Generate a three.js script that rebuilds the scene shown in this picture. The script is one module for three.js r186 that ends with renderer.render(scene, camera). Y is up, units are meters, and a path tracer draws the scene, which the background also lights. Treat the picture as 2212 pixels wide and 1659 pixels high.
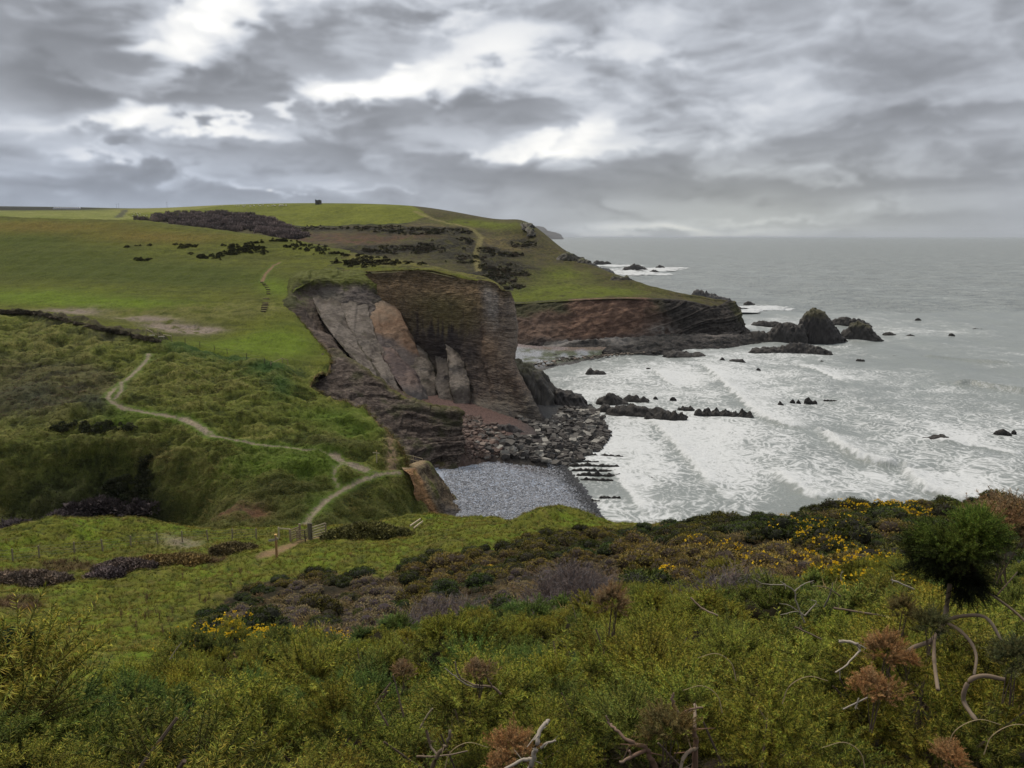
import * as THREE from 'three';
import { mergeGeometries, mergeVertices } from 'three/addons/utils/BufferGeometryUtils.js';
import { MeshBVH } from 'three-mesh-bvh';

// ---------------------------------------------------------------- camera, sky, sun, exposure
const scene = new THREE.Scene();
const EYE = 60, PITCH = 10.42 * Math.PI / 180, FOCAL = 1739;          // metres above the sea, radians, focal length for a 2212 x 1659 frame
const camera = new THREE.PerspectiveCamera(2 * Math.atan(829.5 / FOCAL) * 180 / Math.PI, 4 / 3, 0.1, 60000);
camera.position.set(0, EYE, 0);
camera.rotation.set(-PITCH, 0, 0);
scene.add(camera);
const renderer = new THREE.WebGLRenderer({ antialias: true });
renderer.setSize(1024, 768);
renderer.toneMapping = THREE.LinearToneMapping;
renderer.toneMappingExposure = 1.44;
renderer.shadowMap.enabled = true;

// seeded noise -----------------------------------------------------------------------------
function rng(seed) { let s = seed >>> 0; return () => { s = (s + 0x6d2b79f5) >>> 0; let t = Math.imul(s ^ (s >>> 15), 1 | s); t = (t + Math.imul(t ^ (t >>> 7), 61 | t)) ^ t; return ((t ^ (t >>> 14)) >>> 0) / 4294967296; }; }
const PERM = new Uint8Array(512); { const r = rng(77), a = [...Array(256).keys()]; for (let i = 255; i > 0; i--) { const j = Math.floor(r() * (i + 1)); [a[i], a[j]] = [a[j], a[i]]; } for (let i = 0; i < 512; i++) PERM[i] = a[i & 255]; }
const GX = new Float32Array(256), GY = new Float32Array(256), GZ = new Float32Array(256);
{ const r = rng(5); for (let i = 0; i < 256; i++) { const z = r() * 2 - 1, t = r() * Math.PI * 2, q = Math.sqrt(1 - z * z); GX[i] = q * Math.cos(t); GY[i] = q * Math.sin(t); GZ[i] = z; } }
const fade = (t) => t * t * t * (t * (t * 6 - 15) + 10), mixf = (a, b, t) => a + (b - a) * t;
const clamp = (x, a = 0, b = 1) => (x < a ? a : x > b ? b : x), sstep = (a, b, x) => { const t = clamp((x - a) / (b - a)); return t * t * (3 - 2 * t); };
function n3(x, y, z) {
  const xf = Math.floor(x), yf = Math.floor(y), zf = Math.floor(z), X = xf & 255, Y = yf & 255, Z = zf & 255; x -= xf; y -= yf; z -= zf;
  const u = fade(x), v = fade(y), w = fade(z), A = PERM[X] + Y, B = PERM[X + 1] + Y, AA = PERM[A & 255] + Z, AB = PERM[(A + 1) & 255] + Z, BA = PERM[B & 255] + Z, BB = PERM[(B + 1) & 255] + Z;
  const g = (h, a, b, c) => { h = PERM[h & 255]; return GX[h] * a + GY[h] * b + GZ[h] * c; };
  return 1.5 * mixf(mixf(mixf(g(AA, x, y, z), g(BA, x - 1, y, z), u), mixf(g(AB, x, y - 1, z), g(BB, x - 1, y - 1, z), u), v), mixf(mixf(g(AA + 1, x, y, z - 1), g(BA + 1, x - 1, y, z - 1), u), mixf(g(AB + 1, x, y - 1, z - 1), g(BB + 1, x - 1, y - 1, z - 1), u), v), w);
}
function n2(x, y) {
  const xf = Math.floor(x), yf = Math.floor(y), X = xf & 255, Y = yf & 255; x -= xf; y -= yf;
  const u = fade(x), v = fade(y), A = PERM[X] + Y, B = PERM[X + 1] + Y;
  const g = (h, a, b) => { h = PERM[h & 255]; return GX[h] * a + GY[h] * b; };
  return 1.7 * mixf(mixf(g(A, x, y), g(B, x - 1, y), u), mixf(g(A + 1, x, y - 1), g(B + 1, x - 1, y - 1), u), v);
}
function fbm2(x, y, o = 4, gain = 0.5) { let s = 0, a = 0.5; for (let i = 0; i < o; i++) { s += a * n2(x, y); x = x * 2.03 + 17.1; y = y * 2.03 + 9.7; a *= gain; } return s; }
function fbm3(x, y, z, o = 4) { let s = 0, a = 0.5; for (let i = 0; i < o; i++) { s += a * n3(x, y, z); x = x * 2.03 + 17.1; y = y * 2.03 + 9.7; z = z * 2.03 + 3.3; a *= 0.5; } return s; }
const ridge2 = (x, y, o = 3) => { let s = 0, a = 0.55; for (let i = 0; i < o; i++) { s += a * (1 - Math.abs(n2(x, y)) * 1.6); x = x * 2.1 + 7.7; y = y * 2.1 + 3.1; a *= 0.5; } return s; };

// measuring from the photograph: the ray through a point of a 2212 x 1659 frame, and the point on it at forward distance d
const cP = Math.cos(PITCH), sP = Math.sin(PITCH);
function ray(x, y) { const a = (x - 1106) / FOCAL, b = (y - 829.5) / FOCAL; return new THREE.Vector3(a, -b * cP - sP, b * sP - cP); }
function at(x, y, d) { const v = ray(x, y); return v.multiplyScalar(d / -v.z).add(new THREE.Vector3(0, EYE, 0)); }
function onLevel(x, y, h = 0) { const v = ray(x, y); return v.multiplyScalar((h - EYE) / v.y).add(new THREE.Vector3(0, EYE, 0)); }

// sky: broken stratocumulus; brightness laid out by direction, edges broken by noise ------------
function buildSky() {
  const W = 3072, H = 1536, data = new Float32Array(W * H * 4), rad = Math.PI / 180;
  const dirAE = (x, y) => { const v = ray(x, y).normalize(); return [Math.atan2(v.x, -v.z) / rad, Math.asin(v.y) / rad]; };
  // x, y in the frame, half sizes in frame pixels, tilt (deg, + = rising to the right), gain
  const spots = [
    [490, 10, 65, 38, -30, 0.85], [560, -70, 190, 60, 0, 0.4], [375, 100, 62, 38, 10, 0.8], [410, 60, 40, 60, -30, 0.4], [790, 182, 120, 22, 4, 0.95], [930, 160, 130, 38, 16, 0.5], [1080, 105, 110, 38, 10, 0.42], [700, 190, 70, 22, 0, 0.5],
    [300, 242, 52, 36, -5, 0.85], [150, 248, 120, 12, 0, 0.25], [245, 280, 40, 18, 30, 0.5], [440, 258, 50, 14, -5, 0.5], [600, 240, 26, 18, -30, 0.6], [520, 275, 95, 11, -6, 0.5], [650, 215, 60, 12, 0, 0.2],
    [1235, 290, 90, 16, 4, 0.55], [1285, 258, 50, 20, 20, 0.35], [1120, 300, 130, 12, 4, 0.35], [1400, 300, 130, 18, 0, 0.2], [250, 335, 60, 12, -18, 0.38], [120, 355, 50, 10, -12, 0.14], [330, 345, 60, 16, -25, 0.3], [560, 402, 48, 14, -20, 0.3], [590, 415, 24, 8, -10, 0.4], [655, 418, 16, 7, -20, 0.4], [130, 400, 44, 8, -10, 0.13], [470, 372, 60, 14, -25, 0.22], [760, 382, 80, 8, -5, 0.2], [860, 405, 30, 6, -20, 0.22],
    [1000, 20, 160, 60, 0, 0.2], [1250, 90, 260, 110, 5, 0.13], [1500, 210, 220, 60, 5, 0.1], [1560, 488, 200, 18, 0, 0.42], [1420, 462, 120, 12, 4, 0.14], [1700, 455, 120, 5, 0, 0.2], [1330, 492, 140, 18, 0, 0.26], [1930, 422, 46, 14, -6, 0.14], [1500, 120, 200, 40, 0, 0.1], [1800, 330, 300, 14, 4, 0.09], [2050, 180, 160, 30, 0, 0.05],
    [180, 70, 190, 50, -12, -0.17], [700, 95, 130, 42, -5, -0.16], [860, 45, 120, 40, -10, -0.14], [60, 150, 110, 70, 0, -0.1], [200, 196, 130, 28, -6, -0.15], [480, 175, 160, 40, -10, -0.1], [620, 300, 110, 16, 0, -0.07], [1030, 225, 130, 26, -4, -0.14], [960, 240, 70, 16, 0, -0.08], [1250, 128, 120, 14, -8, -0.1], [350, 285, 90, 10, 0, -0.1], [430, 318, 110, 10, -4, -0.08], [1180, 375, 260, 30, -2, -0.09], [1000, 330, 160, 20, 0, -0.06], [1950, 262, 260, 14, 6, -0.1], [1900, 300, 260, 10, 4, -0.06], [2150, 90, 180, 120, 0, -0.1], [700, 340, 120, 14, -10, -0.06], [1330, 440, 120, 14, -6, -0.07], [1800, 400, 240, 14, 0, -0.05], [1420, 350, 140, 12, 0, -0.05], [300, 400, 260, 34, 0, -0.05], [1850, 470, 260, 12, 0, -0.035], [760, 250, 90, 12, 0, -0.1], [330, 195, 110, 16, 0, -0.1],
  ].map(([x, y, sx, sy, tilt, g]) => { const [a, e] = dirAE(x, y), k = Math.cos(e * rad), s = FOCAL * rad; return [a, e, sx / s / k, sy / s, Math.cos(tilt * rad), Math.sin(tilt * rad), g]; });
  for (let j = 0; j < H; j++) {
    const el = ((j + 0.5) / H - 0.5) * 180;
    if (el < -2) { for (let i = 0; i < W; i++) { const o = (j * W + i) * 4; data[o] = 0.24; data[o + 1] = 0.26; data[o + 2] = 0.28; data[o + 3] = 1; } continue; }
    const sy = Math.sin(Math.max(el, 0) * rad), cy = Math.cos(el * rad);
    for (let i = 0; i < W; i++) {
      const ang = ((i + 0.5) / W - 0.5) * 2 * Math.PI, x = Math.cos(ang) * cy, z = Math.sin(ang) * cy, az = Math.atan2(x, -z) / rad, o = (j * W + i) * 4;
      const k = 1 / (sy + 0.16), high = sstep(10, 34, el), qx = x * k, qz = z * k;
      const wx = fbm2(qx * 0.9 + 3, qz * 0.9, 2), wz = fbm2(qx * 0.9 - 8, qz * 0.9 + 5, 2);
      const big = fbm2(qx * 0.8 + wx * 0.8 + 11, qz * 1.05 + wz * 0.8, 4, 0.5), fine = high > 0 ? fbm2(qx * 3.2 + wx * 2, qz * 3.8 + wz * 2 + 30, 4, 0.55) : 0;
      // ragged puffs, in the angles of view so that low clouds keep their thickness
      let pf = 0, pg = 0; if (high < 1) { const a = az * 0.1, e = el * 0.26 + 20, w1 = fbm2(a * 1.3 + 4, e * 1.1, 3), w2 = fbm2(a * 1.3 - 6, e * 1.1 + 8, 3); pf = fbm2(a * 1.5 + w1 * 0.6, e * 1.7 + w2 * 0.5, 6, 0.56); pg = 0.5 - Math.abs(n2(a * 3.1 + w1 * 1.2, e * 3.4 + w2)) - 0.5 * Math.abs(n2(a * 7 + w2 * 2, e * 7.5 + w1 * 2)); }
      let v = 0.285 + 0.0022 * Math.min(el, 20) + 0.85 * sy * sy, bright = 0, dark = 0;
      const low0 = sstep(0.5, 6, el);
      v += big * 0.13 * (0.4 + 0.6 * low0) + fine * 0.14 * high + (pf * 0.25 + pg * 0.055) * (1 - high) * (0.35 + 0.65 * low0);
      const je = el + pf * 2.2 + pg * 0.5 + wz * 0.5, ja = az + pf * 3.2 - pg * 0.8 + wx * 1.5;
      let warm = 0;
      if (az > -70 && az < 70 && el < 40) for (const s of spots) {
        const da = ja - s[0], de = je - s[1]; if (de > 4 * s[3] + s[2] || de < -4 * s[3] - s[2]) continue;
        const p = (da * s[4] + de * s[5]) / s[2], q = (de * s[4] - da * s[5]) / s[3], r = p * p + q * q; if (r > 7) continue;
        const g = Math.exp(-r) * s[6]; if (g > 0) bright += g; else dark += g;
      }
      v += bright * 0.56 * sstep(-0.15, 0.5, bright + pf * 0.9 + pg * 0.25) + dark * 1.05;
      v *= mixf(1, 0.78 + 0.25 * Math.cos((az + 12) * rad), sstep(35, 80, Math.abs(az)));
      if (v > 0.58) v = 0.58 + (v - 0.58) * mixf(0.5, 1, sstep(20, 40, el));
      warm = Math.exp(-(((az - 16) / 14) ** 2)) * Math.exp(-((el / 4.5) ** 2));
      if (v < 0.24) v = 0.24 - 0.55 * (0.24 - v) * (1 - clamp((0.24 - v) * 1.2)); v = Math.max(v, 0.11);
      const hi = sstep(0.36, 0.75, v), low = 1 - sstep(0, 9, el), side = sstep(5, -25, az) * low;
      data[o] = v * mixf(0.93 - 0.05 * side, 1.01, hi) * (1 + warm * 0.05); data[o + 1] = v * mixf(0.985, 1.005, hi) * (1 + warm * 0.03); data[o + 2] = v * mixf(1.09 + 0.09 * side, 0.985, hi) * (1 - warm * 0.1); data[o + 3] = 1;
    }
  }
  const t = new THREE.DataTexture(data, W, H, THREE.RGBAFormat, THREE.FloatType);
  t.mapping = THREE.EquirectangularReflectionMapping; t.magFilter = THREE.LinearFilter; t.needsUpdate = true;
  return t;
}
scene.background = buildSky();
scene.environment = scene.background;
const sun = new THREE.DirectionalLight(0xfff1dc, 1.5);
sun.position.set(-120, 300, -330);                                    // behind the bright gap up on the left, ahead of the camera
sun.target.position.set(0, 0, -150);
sun.castShadow = true; sun.shadow.radius = 22;
Object.assign(sun.shadow.camera, { left: -400, right: 400, top: 400, bottom: -400, near: 1, far: 1500 });
scene.add(sun, sun.target);
scene.fog = new THREE.FogExp2(0xc9d0d8, 0.00002);

// ---------------------------------------------------------------- helpers: names, records, textures, nets
const used = new Map();
function numbered(name) { const n = used.get(name) ?? 0; used.set(name, n + 1); return n ? name + '_' + String(n).padStart(3, '0') : name; }
function tag(o, label, category, group, kind) { o.userData.label = label; if (category) o.userData.category = category; if (group) o.userData.group = group; if (kind) o.userData.kind = kind; return o; }
function mesh(name, geo, mat, parent = scene) { const m = new THREE.Mesh(geo, mat); m.name = parent === scene ? numbered(name) : name; m.castShadow = m.receiveShadow = true; parent.add(m); return m; }
function thing(name, p, turn = 0) { const g = new THREE.Group(); g.name = numbered(name); if (p) g.position.copy(p); g.rotation.y = turn; scene.add(g); return g; }
function copyOf(root, name = root.name.replace(/_\d{3}$/, '')) { const c = root.clone(); c.userData = { ...root.userData }; c.name = numbered(name); scene.add(c); return c; }
function texOf(size, f, srgb = false, comps = 3) {                     // f(u, v) gives 1 or 3 numbers 0..1, tiling is up to f
  const d = new Uint8Array(size * size * 4);
  for (let j = 0; j < size; j++) for (let i = 0; i < size; i++) { const c = f(i / size, j / size), o = (j * size + i) * 4; if (typeof c === 'number') d[o] = d[o + 1] = d[o + 2] = clamp(c) * 255; else for (let k = 0; k < 3; k++) d[o + k] = clamp(c[k]) * 255; d[o + 3] = 255; }
  const t = new THREE.DataTexture(d, size, size); t.wrapS = t.wrapT = THREE.RepeatWrapping; t.magFilter = THREE.LinearFilter; if (srgb) t.colorSpace = THREE.SRGBColorSpace; t.needsUpdate = true; return t;
}
// a tiling fbm: noise on a torus made by blending four shifted samples
function tileF(f) { return (u, v, P) => { const a = f(u * P, v * P), b = f((u - 1) * P, v * P), c = f(u * P, (v - 1) * P), d = f((u - 1) * P, (v - 1) * P), s = sstep(0.35, 1, u) , t = sstep(0.35, 1, v); return mixf(mixf(a, b, s), mixf(c, d, s), t); }; }
const tfbm = tileF((x, y) => fbm2(x, y, 5, 0.6));
function toUnit(a, s = 0.5) { return 0.5 + a * s; }

class Net {                                                           // a surface through measured points [x, y, d]; rows from far to near, columns left to right
  constructor(rows) { this.p = rows.map((r) => r.map((q) => (q.isVector3 ? q : at(q[0], q[1], q[2])))); this.nr = rows.length; this.nc = rows[0].length; for (const r of rows) if (r.length !== this.nc) throw new Error('net row ' + r.length + ' vs ' + this.nc); }
  static cr(a, b, c, d, t) { const t2 = t * t, t3 = t2 * t; return 0.5 * (2 * b + (c - a) * t + (2 * a - 5 * b + 4 * c - d) * t2 + (3 * b - a - 3 * c + d) * t3); }
  at(u, v, out = new THREE.Vector3()) {
    const fu = u * (this.nc - 1), iu = Math.min(Math.floor(fu), this.nc - 2), tu = fu - iu, fv = v * (this.nr - 1), iv = Math.min(Math.floor(fv), this.nr - 2), tv = fv - iv, cl = (i, n) => (i < 0 ? 0 : i > n - 1 ? n - 1 : i), q = [];
    for (let k = -1; k < 3; k++) { const r = this.p[cl(iv + k, this.nr)], a = r[cl(iu - 1, this.nc)], b = r[iu], c = r[iu + 1], d = r[cl(iu + 2, this.nc)]; q.push([Net.cr(a.x, b.x, c.x, d.x, tu), Net.cr(a.y, b.y, c.y, d.y, tu), Net.cr(a.z, b.z, c.z, d.z, tu)]); }
    return out.set(Net.cr(q[0][0], q[1][0], q[2][0], q[3][0], tv), Net.cr(q[0][1], q[1][1], q[2][1], q[3][1], tv), Net.cr(q[0][2], q[1][2], q[2][2], q[3][2], tv));
  }
}
function gridGeo(nu, nv, pos) { const idx = new Uint32Array(nu * nv * 6); let k = 0; for (let j = 0; j < nv; j++) for (let i = 0; i < nu; i++) { const a = j * (nu + 1) + i, b = a + nu + 1; idx[k++] = a; idx[k++] = b; idx[k++] = a + 1; idx[k++] = a + 1; idx[k++] = b; idx[k++] = b + 1; } const g = new THREE.BufferGeometry(); g.setAttribute('position', new THREE.BufferAttribute(pos, 3)); g.setIndex(new THREE.BufferAttribute(idx, 1)); g.computeVertexNormals(); return g; }
// surface(net, nu, nv, { disp(p, n, u, v) -> metres along the normal, color(p, n, u, v) -> [r, g, b] linear, warpv(v), uv(p, u, v) })
function surface(net, nu, nv, o = {}) {
  const N = (nu + 1) * (nv + 1), pos = new Float32Array(N * 3), P = new THREE.Vector3(), n = new THREE.Vector3();
  const wv = o.warpv ?? ((v) => v), wu = o.warpu ?? ((u) => u);
  for (let j = 0, k = 0; j <= nv; j++) for (let i = 0; i <= nu; i++, k += 3) { net.at(wu(i / nu), wv(j / nv), P); pos[k] = P.x; pos[k + 1] = P.y; pos[k + 2] = P.z; }
  let g = gridGeo(nu, nv, pos);
  for (const f of [].concat(o.disp ?? [])) { const nn = g.attributes.normal.array, q = pos.slice(); for (let j = 0, k = 0; j <= nv; j++) for (let i = 0; i <= nu; i++, k += 3) { P.set(pos[k], pos[k + 1], pos[k + 2]); n.set(nn[k], nn[k + 1], nn[k + 2]); const h = f(P, n, wu(i / nu), wv(j / nv)); if (h.isVector3) { q[k] += h.x; q[k + 1] += h.y; q[k + 2] += h.z; } else { q[k] += n.x * h; q[k + 1] += n.y * h; q[k + 2] += n.z * h; } } pos.set(q); g = gridGeo(nu, nv, pos); }
  const uv = new Float32Array(N * 2), col = new Float32Array(N * 3), nn = g.attributes.normal.array;
  for (let j = 0, k = 0, m = 0; j <= nv; j++) for (let i = 0; i <= nu; i++, k += 3, m += 2) { P.set(pos[k], pos[k + 1], pos[k + 2]); n.set(nn[k], nn[k + 1], nn[k + 2]); const w = o.uv ? o.uv(P, wu(i / nu), wv(j / nv)) : [P.x, P.z]; uv[m] = w[0]; uv[m + 1] = w[1]; const c = o.color ? o.color(P, n, wu(i / nu), wv(j / nv)) : [1, 1, 1]; col[k] = c[0]; col[k + 1] = c[1]; col[k + 2] = c[2]; }
  g.setAttribute('uv', new THREE.BufferAttribute(uv, 2)); g.setAttribute('color', new THREE.BufferAttribute(col, 3));
  return g;
}
function baseOf(net, nu = 90, nv = 90) { const g = surface(net, nu, nv); return new MeshBVH(g); }
const _ray = new THREE.Ray();
function hit(bvh, x, y, far = 5000) { _ray.origin.set(0, EYE, 0); _ray.direction.copy(ray(x, y)).normalize(); const h = bvh.raycastFirst(_ray, THREE.DoubleSide); return h ? h.point.clone() : null; }
function drop(bvh, x, z) { _ray.origin.set(x, 500, z); _ray.direction.set(0, -1, 0); const h = bvh.raycastFirst(_ray, THREE.DoubleSide); return h ? h.point : null; }
// patches of ground seen in the photograph, kept as ellipses and lines on the ground (world x, z)
function patch(bvh, x, y, rx, ry) { const c = hit(bvh, x, y), a = c && hit(bvh, x + rx, y), b = c && (hit(bvh, x, y + ry) ?? hit(bvh, x, y - ry)); if (!c || !a || !b) return () => 0; const ax = a.x - c.x, az = a.z - c.z, bx = b.x - c.x, bz = b.z - c.z, D = ax * bz - az * bx || 1e-6; return (p) => { const dx = p.x - c.x, dz = p.z - c.z, s = (dx * bz - dz * bx) / D, t = (ax * dz - az * dx) / D, r = s * s + t * t; return r > 9 ? 0 : Math.exp(-r * 0.9); }; }
function line(bvh, pts) { const w = pts.map((q) => hit(bvh, q[0], q[1])).filter(Boolean); return (p) => { let best = 1e9; for (let i = 0; i + 1 < w.length; i++) { const ax = w[i].x, az = w[i].z, bx = w[i + 1].x - ax, bz = w[i + 1].z - az, t = clamp(((p.x - ax) * bx + (p.z - az) * bz) / (bx * bx + bz * bz || 1)); best = Math.min(best, Math.hypot(p.x - ax - bx * t, p.z - az - bz * t)); } return best; }; }
function mixc(a, b, t) { return [a[0] + (b[0] - a[0]) * t, a[1] + (b[1] - a[1]) * t, a[2] + (b[2] - a[2]) * t]; }
function std(o) { return new THREE.MeshPhysicalMaterial({ roughness: 0.95, specularIntensity: 0.25, ...o }); }
class Tris { constructor() { this.p = []; this.c = []; } tri(a, b, c, ca, cb = ca, cc = ca) { this.p.push(a.x, a.y, a.z, b.x, b.y, b.z, c.x, c.y, c.z); this.c.push(...ca, ...cb, ...cc); } geo() { const g = new THREE.BufferGeometry(); g.setAttribute('position', new THREE.BufferAttribute(new Float32Array(this.p), 3)); g.setAttribute('color', new THREE.BufferAttribute(new Float32Array(this.c), 3)); return g; } }
const V = (x, y, z) => new THREE.Vector3(x, y, z);
function rdir(r) { const z = r() * 2 - 1, t = r() * 6.2832, q = Math.sqrt(1 - z * z); return V(q * Math.cos(t), z, q * Math.sin(t)); }
// ---------------------------------------------------------------- textures shared by the ground
const mottleT = texOf(1024, (u, v) => { const a = tfbm(u, v, 9), b = tfbm(u, v, 40), c = tfbm(u, v, 130); return [toUnit(a * 0.32 + b * 0.5 + c * 0.55, 0.62), toUnit(a * 0.3 + b * 0.5 + c * 0.5, 0.6), toUnit(a * 0.2 + b * 0.45 + c * 0.45, 0.58)]; });
const bumpT = texOf(1024, (u, v) => toUnit(tfbm(u, v, 26) * 0.5 + tfbm(u, v, 90) * 0.6, 0.8));
function tiled(t, m) { const c = t.clone(); c.repeat.set(1 / m, 1 / m); c.needsUpdate = true; return c; }
const grassM = std({ color: new THREE.Color(2, 2, 2), vertexColors: true, map: tiled(mottleT, 26), bumpMap: tiled(bumpT, 14), bumpScale: 0.35 });
const farM = std({ color: new THREE.Color(2, 2, 2), vertexColors: true, map: tiled(mottleT, 90), bumpMap: tiled(bumpT, 60), bumpScale: 0.9 });
const nearM = std({ color: new THREE.Color(2, 2, 2), vertexColors: true, map: tiled(mottleT, 7), bumpMap: tiled(bumpT, 4), bumpScale: 0.08 });
const rockBump = texOf(1024, (u, v) => toUnit(tileF((x, y) => fbm2(x * 0.6, y * 2.2, 5, 0.62))(u, v, 30) + 0.3 * tfbm(u, v, 90), 0.8));
const rockMap = texOf(1024, (u, v) => { const a = tileF((x, y) => fbm2(x * 0.55, y * 2.6, 5, 0.62))(u, v, 22), b = tfbm(u, v, 60); const t = toUnit(a * 0.55 + b * 0.5, 0.62); return [t, t, t]; });
const cliffM = std({ color: new THREE.Color(2, 2, 2), vertexColors: true, map: tiled(rockMap, 24), bumpMap: tiled(rockBump, 16), bumpScale: 0.5, roughness: 0.88 });
const wetM = std({ color: new THREE.Color(2, 2, 2), vertexColors: true, map: tiled(rockMap, 9), bumpMap: tiled(rockBump, 6), bumpScale: 0.25, roughness: 0.62 });

// colours of the ground (linear base colours)
const G = { bright: [0.105, 0.155, 0.012], field: [0.098, 0.108, 0.014], olive: [0.075, 0.082, 0.014], brown: [0.085, 0.07, 0.026], straw: [0.16, 0.15, 0.05], dark: [0.022, 0.03, 0.011], scrub: [0.03, 0.031, 0.016], purple: [0.06, 0.045, 0.042], earth: [0.2, 0.13, 0.075], red: [0.12, 0.058, 0.036], gravel: [0.22, 0.18, 0.145], nettle: [0.03, 0.07, 0.016] };

// ---------------------------------------------------------------- the near slope
const colsN = [-700, -200, 0, 300, 600, 900, 1200, 1500, 1800, 2212, 2700];
function colAt(x, d, h) { const b = Math.tan(Math.atan((EYE - h) / d) - PITCH); return new THREE.Vector3(d * ((x - 1106) / FOCAL) / (cP - b * sP), h, -d); }
const rowN = (ds, hs) => colsN.map((x, i) => colAt(x, Array.isArray(ds) ? ds[i] : ds, Array.isArray(hs) ? hs[i] : hs));
const nearNet = new Net([
  colsN.map((x) => new THREE.Vector3((x - 1106) / 200, 60.2, 9)), colsN.map((x) => new THREE.Vector3((x - 1106) / 300, 58.5, 0)), colsN.map((x) => new THREE.Vector3((x - 1106) / 420, 57.5, -2)),
  rowN(5, [55.9, 55.9, 55.9, 55.9, 55.9, 55.9, 55.9, 56, 56.1, 56.1, 56]),
  rowN(10, [52.9, 52.9, 53, 53, 53.2, 53.4, 53.7, 53.9, 54.1, 54.2, 54]),
  rowN(20, [48.2, 48.2, 48.3, 48.3, 48.6, 49.1, 49.7, 50.1, 50.4, 50.6, 50.4]),
  rowN(35, [40.8, 40.9, 41, 41, 41.6, 42.3, 43.6, 44.6, 45.3, 45.6, 45.4]),
  rowN(50, [35.3, 35.3, 35.3, 35.3, 36, 37, 38.6, 40.4, 41.4, 41.8, 41.6]),
  rowN([60, 62, 66, 73, 78, 82, 73, 62, 58, 58, 58], [33, 32.6, 32.3, 30.6, 29.8, 29.6, 33.2, 36.6, 39.2, 39.8, 39.8]),
  rowN([66, 70, 76, 82, 85, 88, 79, 67, 63, 63, 63], [31.5, 31, 31.2, 29.6, 27.5, 26.6, 30, 34, 36.5, 37, 37]),
  rowN([80, 84, 92, 96, 98, 99, 90, 80, 76, 76, 76], [27, 26, 24, 22, 17, 15, 15, 17, 18, 18, 18]),
  rowN([95, 100, 106, 108, 108, 108, 100, 92, 88, 88, 88], [16, 14, 13, 12, 11, 5, 2, 2, 2, 2, 2]),
]);
// mounds along the far edge of the slope: [x, y, d, height, radius]
const humps = [[1190, 1138, 75, 1.5, 4.2], [1090, 1150, 78, -0.6, 4], [110, 1190, 78, 0.75, 4], [205, 1195, 80, 0.4, 4], [265, 1190, 82, 0.5, 4], [330, 1190, 82, 0.2, 3.5], [860, 1150, 84, 0.5, 6], [960, 1150, 84, 0.5, 5]].map(([x, y, d, h, r]) => { const p = at(x, y, d); return [p.x, p.z, h, r]; });
const hum = (p) => fbm2(p.x * 0.75, p.z * 0.75, 4, 0.6);
const nearRough = (p) => { let h = 0; for (const m of humps) { const r = Math.hypot(p.x - m[0], p.z - m[1]) / m[3]; if (r < 2.6) h += m[2] * Math.exp(-r * r * 1.3); } const d = -p.z; return h + fbm2(p.x * 0.14, p.z * 0.14, 4) * 0.7 * sstep(3, 15, d) + (hum(p) * 0.34 + fbm2(p.x * 0.3 + 70, p.z * 0.3, 2) * 0.3 + Math.max(0, n2(p.x * 1.7 + 40, p.z * 1.7)) * 0.14) * sstep(6, 25, d); };
const nearBase = new MeshBVH(surface(nearNet, 200, 220, { disp: (p) => new THREE.Vector3(0, nearRough(p), 0) }));
// where gorse grows on the near slope: right of and below this line in the photograph, taken to the ground
const gorseEdge = [[-60, 1490], [60, 1480], [140, 1470], [230, 1452], [300, 1435], [370, 1395], [405, 1350], [425, 1312], [470, 1285], [540, 1240], [620, 1228], [720, 1222], [830, 1228], [890, 1192], [960, 1176], [1040, 1168], [1110, 1164], [1160, 1146], [1230, 1136], [1290, 1131], [1370, 1124], [1440, 1112]].map(([x, y]) => { _ray.origin.set(0, EYE - 0.85, 0); _ray.direction.copy(ray(x, y)).normalize(); return nearBase.raycastFirst(_ray, THREE.DoubleSide)?.point; }).filter(Boolean);
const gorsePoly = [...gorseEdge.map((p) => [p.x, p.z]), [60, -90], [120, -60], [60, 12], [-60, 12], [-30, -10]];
function inside(poly, x, z) { let c = false; for (let i = 0, j = poly.length - 1; i < poly.length; j = i++) { const [xi, zi] = poly[i], [xj, zj] = poly[j]; if (zi > z !== zj > z && x < ((xj - xi) * (z - zi)) / (zj - zi) + xi) c = !c; } return c; }
const nPale = patch(nearBase, 395, 1177, 45, 8), nPath1 = line(nearBase, [[575, 1200], [625, 1180], [655, 1168], [700, 1158]]), nPath2 = line(nearBase, [[1500, 1122], [1560, 1113], [1620, 1106]]), nPath3 = line(nearBase, [[1990, 1108], [2050, 1106], [2110, 1110]]), nBr = [[60, 1248, 90, 16], [150, 1225, 60, 10], [280, 1222, 60, 10], [330, 1210, 60, 9], [430, 1208, 60, 8], [30, 1310, 60, 8]].map((q) => patch(nearBase, ...q)), nOld = [[1010, 1160, 60, 20], [640, 1185, 40, 8], [300, 1195, 130, 9]].map((q) => patch(nearBase, ...q));
const paleT = [0.13, 0.14, 0.02];
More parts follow.
